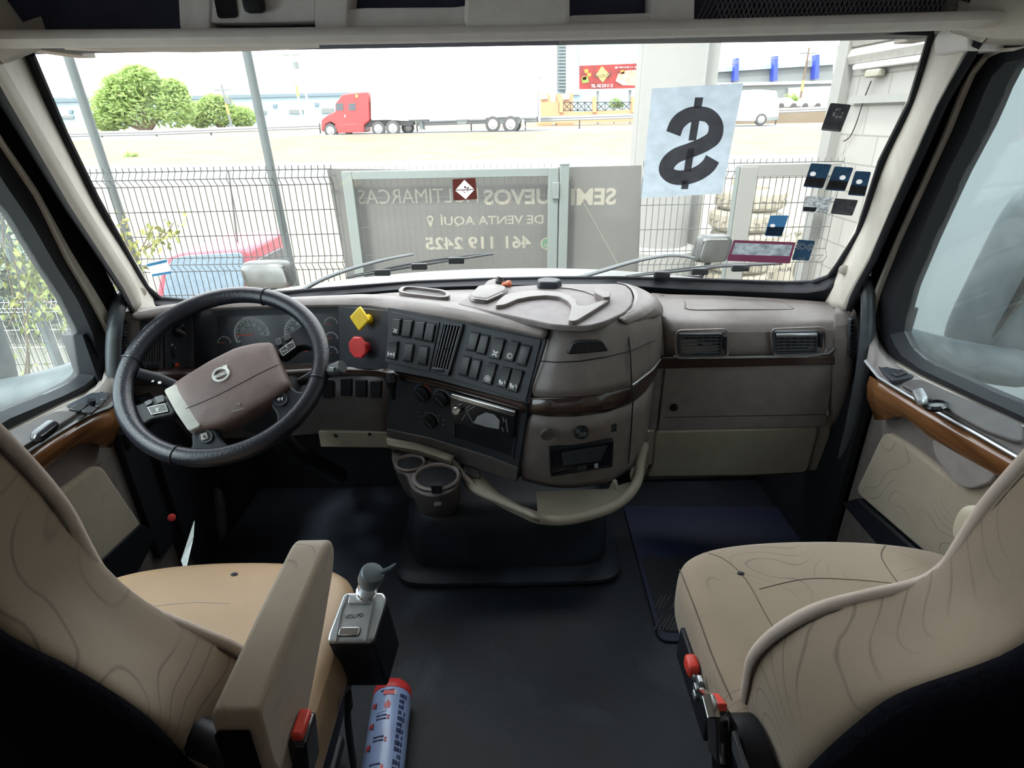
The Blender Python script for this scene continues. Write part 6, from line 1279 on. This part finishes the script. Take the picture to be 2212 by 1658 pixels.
BW = thing('block_building', 'white painted block wall with corrugated metal above it on the right', 'building', (wx, 2, -1.3))
yend = 5.0; ztop = P(1840, 168, X=wx).z
MB().box((wx + .1, 1.0, .14), (.2, 8.0, 2.88)).build('block_wall', M['block_white'], BW)
b = MB()
nn = 16
for k in range(nn):
    z = 1.63 + k * .115; b.tube([V((wx, -3.0, z)), V((wx, 5.0, z))], .07, 8)
b.build('corrugated_sheet', mat('corrugated', (.27, .265, .24), .6), BW)
p0 = P(1797, 95, Y=4.95); MB().box((wx - .0, 4.98, .9), (.16, .14, 4.4)).build('corner_post', M['col_white'], BW, bevel=.006)
MB().tube([V((wx - .05, 4.8, 1.555)), V((wx - .05, 2.0, 1.55))], .022, 8).build('conduit', M['ext_white'], BW)
q = spline([P(a_, b2, X=wx - .03) for a_, b2 in ((1882, 175), (1866, 215), (1850, 265), (1836, 295), (1822, 305))], 6); MB().tube(q, .005, 6).build('cable', M['wire'], BW)
q = spline([P(a_, b2, X=wx - .06) for a_, b2 in ((1812, 100), (1812, 130), (1808, 160), (1806, 200), (1803, 225))], 6); MB().tube(q, .009, 6).build('cable', M['pole_grey'], BW)
MB().box(P(1890, 158, X=wx - .05), (.06, .16, .05)).build('lamp_box', M['banner_print'], BW, bevel=.01)
z_ = P(1845, 216, X=wx).z; MB().box((wx - .02, 4.3, z_), (.05, 1.0, .05)).build('ledge', M['col_white'], BW)
# slab coloured blue-grey as wall shade and window reflection, plus a pilaster edge
p0 = P(2040, 450, X=2.3)
MB().box((2.42, p0.y - .75, .6), (.40, 1.5, 3.8)).build('shade_slab', M['wall_shade'], BW, bevel=.01)
MB().box((2.22, p0.y - 1.42, .6), (.12, .12, 3.8)).build('pilaster_edge', M['gate_grey'], BW)
# tyres and tank by the right wall, traffic cone
def tyre(c, R_, w_, lab, m='tyre_dusty', axis=(0, 0, 1), grp='stacked tyres'):
    o = thing('tyre', lab, 'tyre', c, grp); prof2 = [(R_ * .55, 0), (R_ * .88, .0), (R_ * .97, w_ * .1), (R_, w_ * .25), (R_, w_ * .75), (R_ * .97, w_ * .9), (R_ * .88, w_), (R_ * .55, w_), (R_ * .5, w_ * .5), (R_ * .55, 0)]
    MB().lathe(c, axis, prof2, 40).build('carcass', M[m], o, angle=60); b = MB()
    a = V(axis); q = V((1, 0, 0)); e2 = a.cross(q)
    for k in range(40):
        t = 2 * PI * k / 40; d = q * math.cos(t) + e2 * math.sin(t); e = a.cross(d)
        b.box(V(c) + d * (R_ + .002) + a * w_ * (.33 if k % 2 else .68), (.03, .05, w_ * .28), Matrix((d, e, a)).transposed())
    b.build('tread', M[m], o); return o
Yt = 7.2; tl, tr_ = P(1542, 470, Y=Yt), P(1680, 470, Y=Yt); R_ = (tr_.x - tl.x) / 2; zb = P(1610, 412, Y=Yt - R_).z
for k, nm in enumerate(('topmost', 'second from the top', 'third from the top', 'fourth from the top', 'lowest')):
    tyre(((tl.x + tr_.x) / 2 + .02 * (-1) ** k, Yt, zb - .245 * (k + 1)), R_, .235, 'dusty truck tyre in the stack right of the white column, %s' % nm)
p = P(1738, 486, Y=7.9); 
for k, nm in enumerate(('topmost', 'second from the top', 'third from the top')): tyre(V((p.x + .04, 7.9, p.z - .3 - .27 * k)), .42, .26, 'pale dusty tyre in the low stack behind the blue square sticker, %s' % nm)
p = P(1765, 575, Y=5.9); tyre(V((p.x, 6.0, p.z)), .46, .26, 'pale tyre standing upright behind the fence near the white wall', axis=(-.2, -1, 0))
c = P(1588, 405, Y=9); o = thing('traffic_cone', 'small orange traffic cone beyond the fence above the tyre stack', 'cone', c - V((0, 0, .5))); MB().lathe(c - V((0, 0, .5)), (0, 0, 1), [(0, 0), (.17, .0), (.13, .04), (.03, .62), (0, .63)], 16).build('body', M['cone'], o); MB().box(c - V((0, 0, .5)), (.36, .36, .03)).build('foot', M['cone'], o)
# red pickup beyond the fence
def fp(Y): return Plane.on((0, Y, 0), (1, 0, 0), (0, 0, 1))
PK = thing('pickup', 'red pickup cab parked beyond the fence in front of the driver', 'car', (-5.2, 7.6, -1.3)); PKp = fp(6.0)
def zA(*q): return [(x / 2.96, y / 2.96) for x, y in q]
body = [(333, 665), (346, 590), (360, 556), (392, 546), (522, 537), (534, 546), (541, 665)]
qb = PKp.poly(body)
cab = MB().plate(PKp, qb[:-1] + [(qb[-1][0], -1.0), (qb[0][0], -1.0)], -1.15, 0).build('cab', M['pickup_red'], PK, bevel=.05, seg=4)
MB().plate(PKp, rnd(PKp.poly([(350, 660), (358, 590), (370, 560), (396, 552), (516, 545), (524, 552), (528, 660)], .02), .05), -.01, .02).build('windshield', M['pickup_glass'], cab, bevel=.008)
xs_ = qb[4][0] + .035
PKs = Plane.on((xs_, 6.0, 0), (0, 1, 0), (0, 0, 1)); PKs.n = V((1, 0, 0))
MB().plate(PKs, rnd([(.10, PKp.px(534, 552)[1] - .08), (.95, PKp.px(534, 552)[1] - .10), (1.0, -.55), (.05, -.55)], .08), -.02, .03).build('side_window', M['glass_dark'], cab, bevel=.008)
MB().plate(PKp, [(qb[0][0] - .05, -1.0), (qb[0][0], -.68), (qb[-2][0] + .05, -.68), (qb[-2][0] + .1, -1.0)], -.05, .75).build('hood', M['pickup_red'], PK, bevel=.05)
MB().lathe((PKp.px(470, 520)[0], 6.4, -.1), (0, .2, 1), [(0, 0), (.012, 0), (.008, .9), (0, .9)], 6).build('aerial', M['tyre'], PK)
for sx in (-.45, .45): MB().lathe((PKp.px(440, 600)[0] + sx, 5.75, -.95), (1, 0, 0), [(0, -.1), (.36, -.1), (.36, .1), (0, .1)], 24).build('wheel', M['tyre'], PK)
# ---------------- highway traffic and far buildings: planes at their own distance, real depth behind
def slab(par, nm, pl, px, d0, d1, m, bev=0, r=0): 
    q = pl.poly(px); q = rnd(q, r) if r else q
    return MB().plate(pl, q, d0, d1).build(nm, M[m], par, bevel=bev)
def z2(*q): return [(x / 2.96 + 640, y / 2.96) for x, y in q]
T = fp(47.0); TR = thing('tractor_truck', 'red tractor truck with sleeper cab pulling the white trailer', 'truck', T.pt(*T.px(760, 290)))
cb_ = slab(TR, 'cab', T, z2((245, 815), (248, 660), (262, 645), (290, 605), (350, 592), (455, 588), (470, 770), (432, 800), (432, 845), (260, 848)), -2.4, 0, 'truck_red', .08)
slab(cb_, 'door_window', T, z2((252, 662), (300, 658), (300, 705), (256, 708)), -.05, .03, 'glass_dark'); slab(cb_, 'sleeper_window', T, z2((335, 662), (380, 660), (380, 705), (338, 707)), -.05, .03, 'glass_dark'); slab(cb_, 'marker_lamp', T, z2((378, 605), (395, 605), (395, 622), (380, 624)), -.02, .04, 'bill_yel')
slab(TR, 'roof_fairing', T, z2((280, 640), (300, 608), (380, 590), (455, 592), (455, 660), (300, 655)), -2.2, -.1, 'truck_red', .06)
slab(TR, 'hood', T, z2((157, 800), (160, 765), (200, 735), (248, 712), (250, 845), (262, 848), (250, 800), (215, 780), (185, 795), (175, 840), (160, 838)), -2.2, -.05, 'truck_red', .06)
slab(TR, 'side_skirt', T, z2((262, 795), (432, 790), (432, 845), (265, 850)), -.2, .06, 'truck_red', .03)
slab(TR, 'chassis', T, z2((432, 765), (500, 765), (740, 775), (740, 800), (500, 810), (432, 815)), -1.8, -.3, 'tyre')
MB().tube([T.pt(*T.px(*z2((425, 780))[0]), -.1), T.pt(*T.px(*z2((422, 670))[0]), -.1)], .08, 8).build('exhaust', M['hub_alu'], TR)
slab(TR, 'mirror', T, z2((310, 735), (316, 735), (316, 750), (310, 750)), 0, .1, 'ext_white')
def wheel(par, c, r, pl, off=0, hubm='hub_alu', rr=.62):
    p = pl.pt(*pl.px(*c), off); R_ = r * 47.0 / 1240 * 1.05
    w_ = MB().lathe(p, pl.n, [(0, -.28), (R_, -.28), (R_, -.02), (R_ * .92, 0), (R_ * rr, 0), (0, 0)], 24).build('wheel', M['tyre'], par)
    MB().lathe(p, pl.n, [(0, -.02), (R_ * rr, -.02), (R_ * rr, .02), (R_ * .35, .05), (R_ * .3, .12), (0, .12)], 20).build('rim', M[hubm], w_)
for c, r in (((220, 835), 35), ((525, 823), 37), ((618, 820), 39)): wheel(TR, z2(c)[0], r / 2.96, T, .05)
wheel(TR, z2((690, 818))[0], 12, T, -1.6); wheel(TR, z2((298, 850))[0], 6, T, -1.7)
TL = thing('trailer', 'long white box trailer on the highway behind the red tractor', 'trailer', T.pt(*T.px(990, 285)))
bx = slab(TL, 'box', T, z2((487, 768), (478, 760), (474, 470), (1545, 470), (1545, 745), (1100, 752)), -2.5, -.02, 'trailer_white' if mat('trailer_white', (.75, .75, .75), .5, var=.01) else '')
slab(TL, 'rear_frame', T, z2((1530, 478), (1572, 480), (1572, 490), (1560, 495), (1562, 770), (1548, 772), (1546, 492)), -2.5, .02, 'rail')
slab(TL, 'underrun_guard', T, z2((1545, 745), (1560, 745), (1562, 780), (1548, 782)), -2.4, 0, 'rail'); slab(TL, 'bogie', T, z2((1210, 752), (1430, 745), (1430, 790), (1215, 795)), -2.2, -.2, 'steel_grey')
for q in (((1232, 795), 42), ((1345, 795), 44)):
    wheel(TL, z2((q[0][0] + 25, q[0][1]))[0], q[1] / 2.96, T, .0)
wheel(TL, z2((1400, 800))[0], 12, T, -1.8)
slab(TL, 'landing_gear', T, z2((712, 765), (835, 763), (835, 775), (800, 778), (805, 822), (812, 830), (775, 830), (785, 822), (780, 778), (712, 775)), -1.6, -.4, 'steel_grey'); slab(TL, 'spare_box', T, z2((1022, 765), (1098, 763), (1085, 792), (1030, 793)), -1.2, -.2, 'steel_grey'); slab(TL, 'mud_flap', T, z2((1440, 762), (1455, 762), (1466, 815), (1452, 818)), -.6, -.1, 'rail')
VT = fp(50.0); VN = thing('van', 'white cargo van on the highway right of the dollar sign sheet', 'van', VT.pt(*VT.px(1640, 268)))
vb = slab(VN, 'body', VT, [(1560, 262), (1560, 215), (1590, 196), (1640, 193), (1678, 196), (1684, 225), (1682, 258), (1660, 262)], -2.0, 0, 'ext_white', .08); slab(vb, 'bumper', VT, [(1655, 254), (1681, 251), (1681, 258), (1656, 261)], -.1, .06, 'steel_grey')
wheel(VN, (1644, 258), 11, VT, .04)
# guard rails
def rail(nm, pts, lab, m='rail'):
    o = thing(nm, lab, 'guard rail', pts[0] - V((0, 0, .8)), 'guard rails'); 
    for dz in (0, -.17): MB().tube([p + V((0, -.05, dz)) for p in pts], .10, 6).build('beam', M[m], o)
    L = (pts[-1] - pts[0]).length; n = max(2, int(L / 4.2))
    for i in range(n + 1):
        p = resamp(pts, n + 1)[i]; MB().box(p + V((0, 0, -.52)), (.09, .09, 1.3)).build('post', M['wire'], o)
rail('guard_rail', [P(100, 289, Y=51), P(330, 284, Y=51), P(690, 270, Y=51)], 'steel guard rail beyond the highway below the green trees'); rail('guard_rail', [P(900, 264, Y=51), P(1370, 248, Y=51)], 'steel guard rail beyond the highway behind the white trailer'); rail('guard_rail', [P(1560, 242, Y=53.5), P(1800, 232, Y=53.5)], 'steel guard rail beyond the highway behind the white van')
# warehouses, billboard, gate houses
WA = fp(110); o = thing('warehouse', 'long low pale blue warehouse behind the green trees', 'warehouse', WA.pt(*WA.px(420, 262)))
slab(o, 'wall', WA, [(60, gpy(60, 110) + 3), (60, 215), (300, 210), (800, 198), (800, gpy(800, 110) + 3)], -20, 0, 'warehouse'); slab(o, 'roof_edge', WA, [(60, 222), (60, 214), (300, 209), (800, 199), (800, 205), (300, 217)], -20, .3, 'ware_dark'); 
for q in (((130, 250), (160, 256)), ((200, 249), (218, 255)), ((625, 237), (655, 245)), ((565, 239), (575, 246)), ((695, 234), (720, 244))): slab(o, 'dock_door', WA, [(q[0][0], q[0][1]), (q[1][0], q[0][1]), (q[1][0], q[1][1]), (q[0][0], q[1][1])], 0, .2, 'steel_grey')
for q in ((150, 238), (240, 236), (590, 225), (680, 222)): slab(o, 'window', WA, [(q[0], q[1]), (q[0] + 8, q[1]), (q[0] + 8, q[1] + 7), (q[0], q[1] + 7)], 0, .2, 'ware_dark')
slab(o, 'roof', WA, [(60, 214), (180, 205), (420, 196), (800, 186), (800, 199), (300, 209)], -20, -1, 'ext_white')
WB = fp(85); o = thing('factory_building', 'tall pale building behind the red billboard', 'building', WB.pt(*WB.px(1250, 250)))
slab(o, 'wall', WB, [(1205, gpy(1205, 85) + 3), (1205, 60), (1400, 60), (1400, gpy(1400, 85) + 3)], -15, 0, 'warehouse'); lt = slab(o, 'louvre_tower', WB, [(1206, 195), (1206, 60), (1221, 60), (1221, 195)], 0, .8, 'ware_dark')
for k in range(14): slab(lt, 'louvre', WB, [(1205, 100 + k * 7), (1222, 100 + k * 7), (1222, 103 + k * 7), (1205, 103 + k * 7)], .8, 1.0, 'steel_grey')
slab(o, 'white_panel', WB, [(1172, gpy(1172, 85) + 3), (1172, 60), (1204, 60), (1204, gpy(1204, 85) + 3)], -10, .1, 'ext_white'); slab(o, 'white_panel', WB, [(1221, 205), (1221, 60), (1245, 60), (1252, 205)], 0, .3, 'ext_white')
BB = fp(68); bl = thing('billboard', 'red restaurant billboard with grilled meat and a yellow diamond logo', 'billboard', BB.pt(*BB.px(1310, 200)))
fc = slab(bl, 'panel', BB, [(1252, 142), (1400, 136), (1400, 190), (1252, 193)], -.5, 0, 'bill_red'); slab(bl, 'frame', BB, [(1250, 193), (1400, 190), (1400, 194), (1250, 197)], -.6, .1, 'ext_white')
slab(fc, 'meat_picture', BB, [(1335, 160), (1352, 152), (1400, 150), (1400, 186), (1345, 184), (1330, 175)], 0, .04, 'bill_meat'); slab(fc, 'logo_diamond', BB, [(1300, 143), (1316, 160), (1302, 178), (1287, 162)], 0, .06, 'bill_yel')
for q in ((1262, 150), (1268, 158), (1258, 165), (1340, 152)): slab(fc, 'picture_patch', BB, [(q[0], q[1]), (q[0] + 9, q[1] - 1), (q[0] + 8, q[1] + 7), (q[0] + 1, q[1] + 8)], 0, .04, 'bill_orange')
slab(fc, 'picture_patch', BB, [(1256, 168), (1270, 164), (1272, 178), (1258, 180)], 0, .04, 'bill_green')
def bbt(tx, x0, y0, x1, y1, m='ext_white', b=.02): a = BB.px(x0, y1, .08); c = BB.px(x1, y0, .08); lettering('billboard_lettering', tx, BB, a[0], c[0], a[1], c[1], .08, M[m], fc, bold=b, th=.02)
bbt('TEL. 442 218 11 12', 1277, 181, 1324, 189); bbt('Gaucho57', 1283, 157, 1320, 168, 'tyre', .0); bbt('@ 442 218 11 12', 1328, 143, 1376, 148)
slab(bl, 'leg', BB, [(1290, 197), (1294, 197), (1294, gpy(1294, 68) + 3), (1290, gpy(1290, 68) + 3)], -.4, -.1, 'steel_grey'); slab(bl, 'leg', BB, [(1360, 195), (1364, 195), (1364, gpy(1364, 68) + 3), (1360, gpy(1360, 68) + 3)], -.4, -.1, 'steel_grey')
GW = fp(64); o = thing('boundary_wall', 'low orange wall with piers and an iron gate below the billboard', 'wall', GW.pt(*GW.px(1270, 243)))
slab(o, 'wall', GW, [(1160, 268), (1160, 222), (1207, 219), (1207, 266)], -.4, 0, 'brick_orange'); slab(o, 'kerb', GW, [(1207, 243), (1375, 236), (1375, 262), (1207, 266)], -.5, 0, 'brick_orange')
for x in (1208, 1280, 1364): slab(o, 'pier', GW, [(x, 243), (x, 209), (x + 8, 208), (x + 8, 243)], -.5, .2, 'brick_orange')
for x0, x1 in ((1217, 1279), (1289, 1363)):
    n = 4; 
    for k in range(n):
        a_, c_ = x0 + (x1 - x0) * k / n, x0 + (x1 - x0) * (k + 1) / n; b = MB()
        for l in (((a_, 239), (c_, 221)), ((a_, 221), (c_, 239)), ((a_, 221), (a_, 240)), ((a_, 221), (c_, 220.5)), ((a_, 239), (c_, 238.5))): band(b, GW, GW.poly(l), .07, -.1, -.04)
        b.build('iron_panel', M['wire'], o, flat=True)
o = thing('gatehouse', 'small orange gatehouse with a white board left of the billboard legs', 'building', GW.pt(*GW.px(1230, 220), -3)); slab(o, 'wall', GW, [(1209, 280), (1209, 200), (1245, 199), (1245, 280)], -6, -3, 'brick_orange'); slab(o, 'white_board', GW, [(1217, 214), (1217, 202), (1236, 201), (1236, 213)], -3, -2.8, 'ext_white')
o = thing('gatehouse', 'small orange gatehouse right behind the trailer doors', 'building', GW.pt(*GW.px(1180, 220), -3)); slab(o, 'wall', GW, [(1165, 280), (1165, 203), (1194, 201), (1196, 280)], -6, -3, 'brick_orange'); slab(o, 'white_board', GW, [(1172, 213), (1172, 205), (1186, 204), (1186, 212)], -3, -2.8, 'ext_white')
WG = fp(95); o = thing('factory_building', 'low grey building with three blue columns above the white van', 'building', WG.pt(*WG.px(1700, 235)))
slab(o, 'wall', WG, [(1520, 262), (1520, 158), (1800, 138), (1800, 258)], -20, 0, 'steel_grey'); slab(o, 'white_band', WG, [(1520, 187), (1520, 180), (1800, 174), (1800, 180)], 0, .4, 'ext_white'); slab(o, 'roof', WG, [(1520, 158), (1520, 150), (1800, 128), (1800, 140)], -20, .5, 'warehouse')
for x, y0, y1 in ((1578, 128, 176), (1661, 124, 176), (1749, 120, 172)): slab(o, 'blue_column', WG, [(x, y1), (x + 3, y0), (x + 11, y0 - 1), (x + 9, y1 - 1)], .2, 1.5, 'blue_col')
slab(o, 'shop_front', WG, [(1700, 232), (1700, 190), (1798, 186), (1798, 230)], .2, .6, 'ext_white')
CRp = fp(59.5); zt_ = P(1726, 232, Y=59.5).z; struct(MB().box((32, 62.5, zt_ / 2 - .1), (22, 7, zt_ + .2)).build('ground_terrace', M['sand'], loc=(32, 62.5, 0)))
for k, (x, lab) in enumerate(((1700, 'white parked car beyond the guard rail left of the wooden pole'), (1752, 'white parked car beyond the guard rail right of the wooden pole'))):
    o = thing('car', lab, 'car', CRp.pt(*CRp.px(x, 232)), 'parked white cars'); slab(o, 'body', CRp, [(x - 22, 232), (x - 22, 222), (x - 12, 219), (x - 6, 211), (x + 8, 210), (x + 15, 218), (x + 24, 221), (x + 24, 230)], -1.8, 0, 'ext_white', .08); slab(o, 'side_window', CRp, [(x - 9, 219), (x - 4, 213), (x + 7, 212), (x + 12, 218)], -.05, .03, 'warehouse')
    for dx in (-13, 14): MB().lathe(CRp.pt(*CRp.px(x + dx, 230), .02), CRp.n, [(0, -.2), (.3, -.2), (.3, 0), (0, 0)], 14).build('wheel', M['tyre'], o)
# utility poles and wires
def upole(base, top, Y, lab, m, r=.13, arms=True):
    p0, p1 = P(*base, Y=Y), P(*top, Y=Y); p0 = p1 + (p0 - p1) * ((p1.z - gz(Y) + .1) / (p1.z - p0.z)); o = thing('utility_pole', lab, 'utility pole', p0, 'utility poles'); MB().tube([p0, p1], [r, r * .7], 8).build('shaft', M[m], o)
    if arms:
        d = (p1 - p0).normalized(); c = p1 - d * .5; MB().box(c, (1.6, .12, .12)).build('cross_arm', M['steel_grey'], o); MB().lathe(c - d * .9 + V((.3, 0, 0)), (0, 0, 1), [(0, -.3), (.25, -.3), (.25, .3), (0, .3)], 12).build('transformer', M['steel_grey'], o)
        MB().lathe(p0.lerp(p1, .5), d, [(0, -.5), (r * 1.05, -.5), (r * 1.05, .5), (0, .5)], 8).build('yellow_band', M['bill_yel'], o)
    return p1
t1 = upole((501, 275), (478, 182), 62, 'dark utility pole in front of the smaller green tree', 'steel_grey'); t2 = upole((653, 262), (627, 106), 66, 'tall pale utility pole left of the red tractor', 'ext_white'); t3 = upole((673, 262), (652, 160), 70, 'shorter pale utility pole beside the tall one', 'ext_white', arms=False); t4 = upole((1725, 235), (1748, 103), 66, 'brown wooden utility pole in front of the blue columns', 'bark')
wr = thing('power_line', 'thin power lines strung between the utility poles above the warehouse', 'power line', t1)
for a, b_, s in (((110, 212), (480, 190), 8), ((480, 186), (640, 170), 6), ((480, 190), (640, 175), 8), ((640, 165), (800, 168), 6), ((640, 172), (800, 176), 6), ((110, 208), (478, 186), 10)):
    MB().tube([P(a[0] * (1 - t) + b_[0] * t, a[1] * (1 - t) + b_[1] * t + s * 4 * t * (1 - t) * .4, Y=64) for t in [i / 8 for i in range(9)]], .03, 4).build('wire', M['steel_grey'], wr)
wr = thing('power_line', 'thin power lines strung to the wooden pole above the blue columns', 'power line', t4)
for a, b_ in (((1540, 138), (1745, 113)), ((1540, 142), (1745, 118)), ((1745, 112), (1800, 111))): MB().tube([P(*a, Y=64), P(*b_, Y=64)], .03, 4).build('wire', M['steel_grey'], wr)
# vegetation
def foliage(nm, blobs, n, size, m, par, droop=0):
    b = MB()
    for k in range(n):
        c, r = random.choice(blobs); d = V((random.gauss(0, 1), random.gauss(0, 1), random.gauss(0, 1))).normalized(); rr = random.random() ** .35
        p = V(c) + V((d.x * r[0], d.y * r[1], d.z * r[2])) * rr; u = V((random.gauss(0, 1), random.gauss(0, 1), random.gauss(0, .6) - droop)).normalized(); v_ = u.cross(V((random.gauss(0, 1), random.gauss(0, 1), random.gauss(0, 1)))).normalized(); s = size * random.uniform(.6, 1.3)
        b.add([p - u * s, p + v_ * s * .35, p + u * s, p - v_ * s * .35], [(0, 1, 2, 3)])
    return b.build(nm, M[m], par, flat=True)
def tree(px, Y, lab, blobs, n, size):
    s = Y * 1.08 / 1240; base = P(*px, Y=Y); o = thing('tree', lab, 'tree', base, 'trees beyond the highway')
    B = [(base + V((dx * s, dy, dz * s)), (rx * s, rx * s * .7, rz * s)) for dx, dy, dz, rx, rz in blobs]
    foliage('crown', B, n, size, 'leaf_green', o)
    b = MB()
    for c, r in B: b.tube([base, base.lerp(c, .6) + V((0, 0, .3)), c], [.22, .12, .05], 6)
    b.build('trunk', M['bark'], o); return o
tree((320, 285), 60, 'large spreading green tree beyond the guard rail', [(0, 0, 55, 55, 48), (-50, 0, 40, 38, 36), (55, 0, 40, 42, 34), (15, -.5, 82, 34, 26), (-25, 0, 70, 36, 28), (-70, 0, 20, 24, 20), (60, 0, 66, 28, 22)], 9000, .30)
tree((478, 276), 66, 'smaller round green tree beside the large spreading one', [(0, 0, 26, 42, 26), (38, 0, 18, 30, 18), (-36, 0, 22, 28, 22), (0, 0, 42, 26, 14)], 4500, .26)
for px, lab, Y in (((285, 345), 'small green weed clump on the sand bank', 34), ((1328, 232), 'green shrubs behind the iron gate', 70), ((1706, 222), 'small green tree between the parked cars', 75)):
    s = Y * 1.08 / 1240; base = P(*px, Y=Y); g_ = V((base.x, Y, gz(Y) - .03)); o = thing('shrub', lab, 'shrub', g_); MB().tube([g_, base.lerp(g_, .3) + V((0, 0, .05)), base + V((0, 0, 7 * s))], [.05, .03, .02], 6).build('stem', M['bark'], o); foliage('leaves', [(base + V((0, 0, 7 * s)), (14 * s, 10 * s, 9 * s)), (base + V((8 * s, 0, 4 * s)), (10 * s, 6 * s, 6 * s))], 260, .1 * Y / 34, 'leaf_green', o)
# young tree between the truck and the fence on the left
YT = thing('young_tree', 'slender young tree with yellowing leaves just outside the left pillar', 'tree', V((-3.9, 4.2, -1.3)))
b = MB(); tips = []
for a, bq_, Y in (((40, 900), (60, 640), 3.6), ((60, 760), (20, 520), 3.7), ((50, 700), (120, 600), 3.6), ((30, 640), (5, 440), 3.7), ((80, 640), (150, 690), 3.5), ((230, 700), (290, 560), 4.0), ((280, 580), (330, 490), 4.0), ((290, 560), (260, 470), 4.0), ((310, 540), (375, 480), 4.0), ((60, 640), (110, 520), 3.8), ((20, 700), (90, 560), 3.8), ((30, 560), (90, 620), 3.8)):
    q = spline([P(*a, Y=Y), P((a[0] + bq_[0]) / 2 + random.uniform(-12, 12), (a[1] + bq_[1]) / 2, Y=Y - .05), P(*bq_, Y=Y - .1)], 5); b.tube(q, [.007 - .005 * i / (len(q) - 1) for i in range(len(q))], 5); tips += q[3:]
b.tube([V((-3.9, 4.2, -1.3)), P(60, 900, Y=3.7), P(60, 760, Y=3.7)], [.03, .02, .012], 6); b.tube([V((-3.9, 4.2, -1.3)), P(200, 800, Y=4.0), P(230, 700, Y=4.0)], [.03, .018, .01], 6)
b.build('branches', M['bark'], YT)
b = MB()
for p in tips:
    for k in range(5):
        c = p + V((random.gauss(0, .05), random.gauss(0, .05), random.gauss(0, .05))); u = V((random.gauss(0, .6), random.gauss(0, .5), -1 + random.gauss(0, .5))).normalized(); v_ = u.cross(V((random.gauss(0, 1), random.gauss(0, 1), .2))).normalized(); s = random.uniform(.02, .038); nn_ = u.cross(v_)
        b.add([c, c + u * s * .6 + v_ * s * .42 + nn_ * s * .1, c + u * s * 1.6, c + u * s * .6 - v_ * s * .42 + nn_ * s * .1], [(0, 1, 2, 3)])
b.build('leaves', M['leaf_olive'], YT, flat=True)
HG = thing('hedge', 'grey green hedge behind the low fence in the left door window', 'hedge', V((-7, 7, -1.3)))
foliage('leaves', [(V((-6.2, 7.0, -.4)), (1.6, .5, .8)), (V((-7.8, 7.2, -.4)), (1.2, .5, .9)), (V((-6.0, 7.3, -.7)), (.9, .4, .7))], 3200, .09, 'leaf_grey', HG)
b = MB(); b.tube([V((-7, 7, -1.3)), V((-6.2, 7, -.4))], .03, 6); b.tube([V((-7, 7, -1.3)), V((-7.8, 7.2, -.3))], .03, 6); b.build('stems', M['bark'], HG)
BS = thing('sheet_wall', 'light blue ribbed metal sheet wall behind the hedge in the left door window', 'wall', V((-9, 8.2, -1.3))); MB().box((-9.5, 8.4, -.95), (6, .1, .75)).build('sheet', M['blue_sheet'], BS)
b = MB()
for k in range(5): b.box((-9.5, 8.33, -1.2 + k * .15), (6, .05, .05))
b.build('ribs', M['blue_sheet'], BS)
# door mirrors
def side_mirror(sg, x0, lab, arm, house):
    o = thing('side_mirror', lab, 'mirror', V((x0, 1.3, .6)), 'door mirrors')
    MB().loft([[P(a_, b2, X=x) + V((0, dy, 0)) for a_, b2, dy in r] for x, r in arm], True, True).build('lower_arm', M['side_housing'], o, bevel=.01, sub=0)
    return o
def armrings(sg, pts):
    out = []
    for x, cx_a, cy_a, hh in pts:
        c = P(cx_a, cy_a, X=x); out.append([c + V((0, .06 * math.cos(t), hh * math.sin(t))) for t in [2 * PI * k / 14 for k in range(14)]])
    return out
SM = thing('side_mirror', 'large dark door mirror outside the right door window', 'mirror', V((1.3, 1.4, .5)), 'door mirrors')
MB().loft(armrings(1, [(1.02, 1925, 735, .05), (1.12, 1960, 748, .055), (1.25, 2060, 775, .055), (1.35, 2150, 790, .055), (1.45, 2240, 800, .06)]), True, True).build('lower_arm', M['side_housing'], SM, sub=1)
hc = P(2222, 600, X=1.42); MB().rbox(lambda x, y, z: hc + V((.10 * x, .11 * y - .05 * z, .26 * z)), (8, 8, 12), p=5).build('housing', M['side_housing'], SM)
MB().rbox(lambda x, y, z: hc + V((-.085 + .01 * x, -.03 + .07 * y - .05 * z, -.02 + .17 * z)), (8, 3, 12), p=5).build('mirror_glass', M['hm_glass'], SM)
SM = thing('side_mirror', 'door mirror arm outside the bottom of the left door window', 'mirror', V((-1.3, 1.2, .5)), 'door mirrors')
MB().loft(armrings(-1, [(-1.07, 214, 800, .045), (-1.15, 175, 815, .05), (-1.28, 100, 840, .05), (-1.42, 0, 862, .055), (-1.55, -90, 880, .06)]), True, True).build('lower_arm', M['side_housing'], SM, sub=1)
hc2 = P(-150, 700, X=-1.6); MB().rbox(lambda x, y, z: hc2 + V((.14 * x, .09 * y, .30 * z + .05)), (8, 8, 12), p=5).build('housing', M['side_housing'], SM)
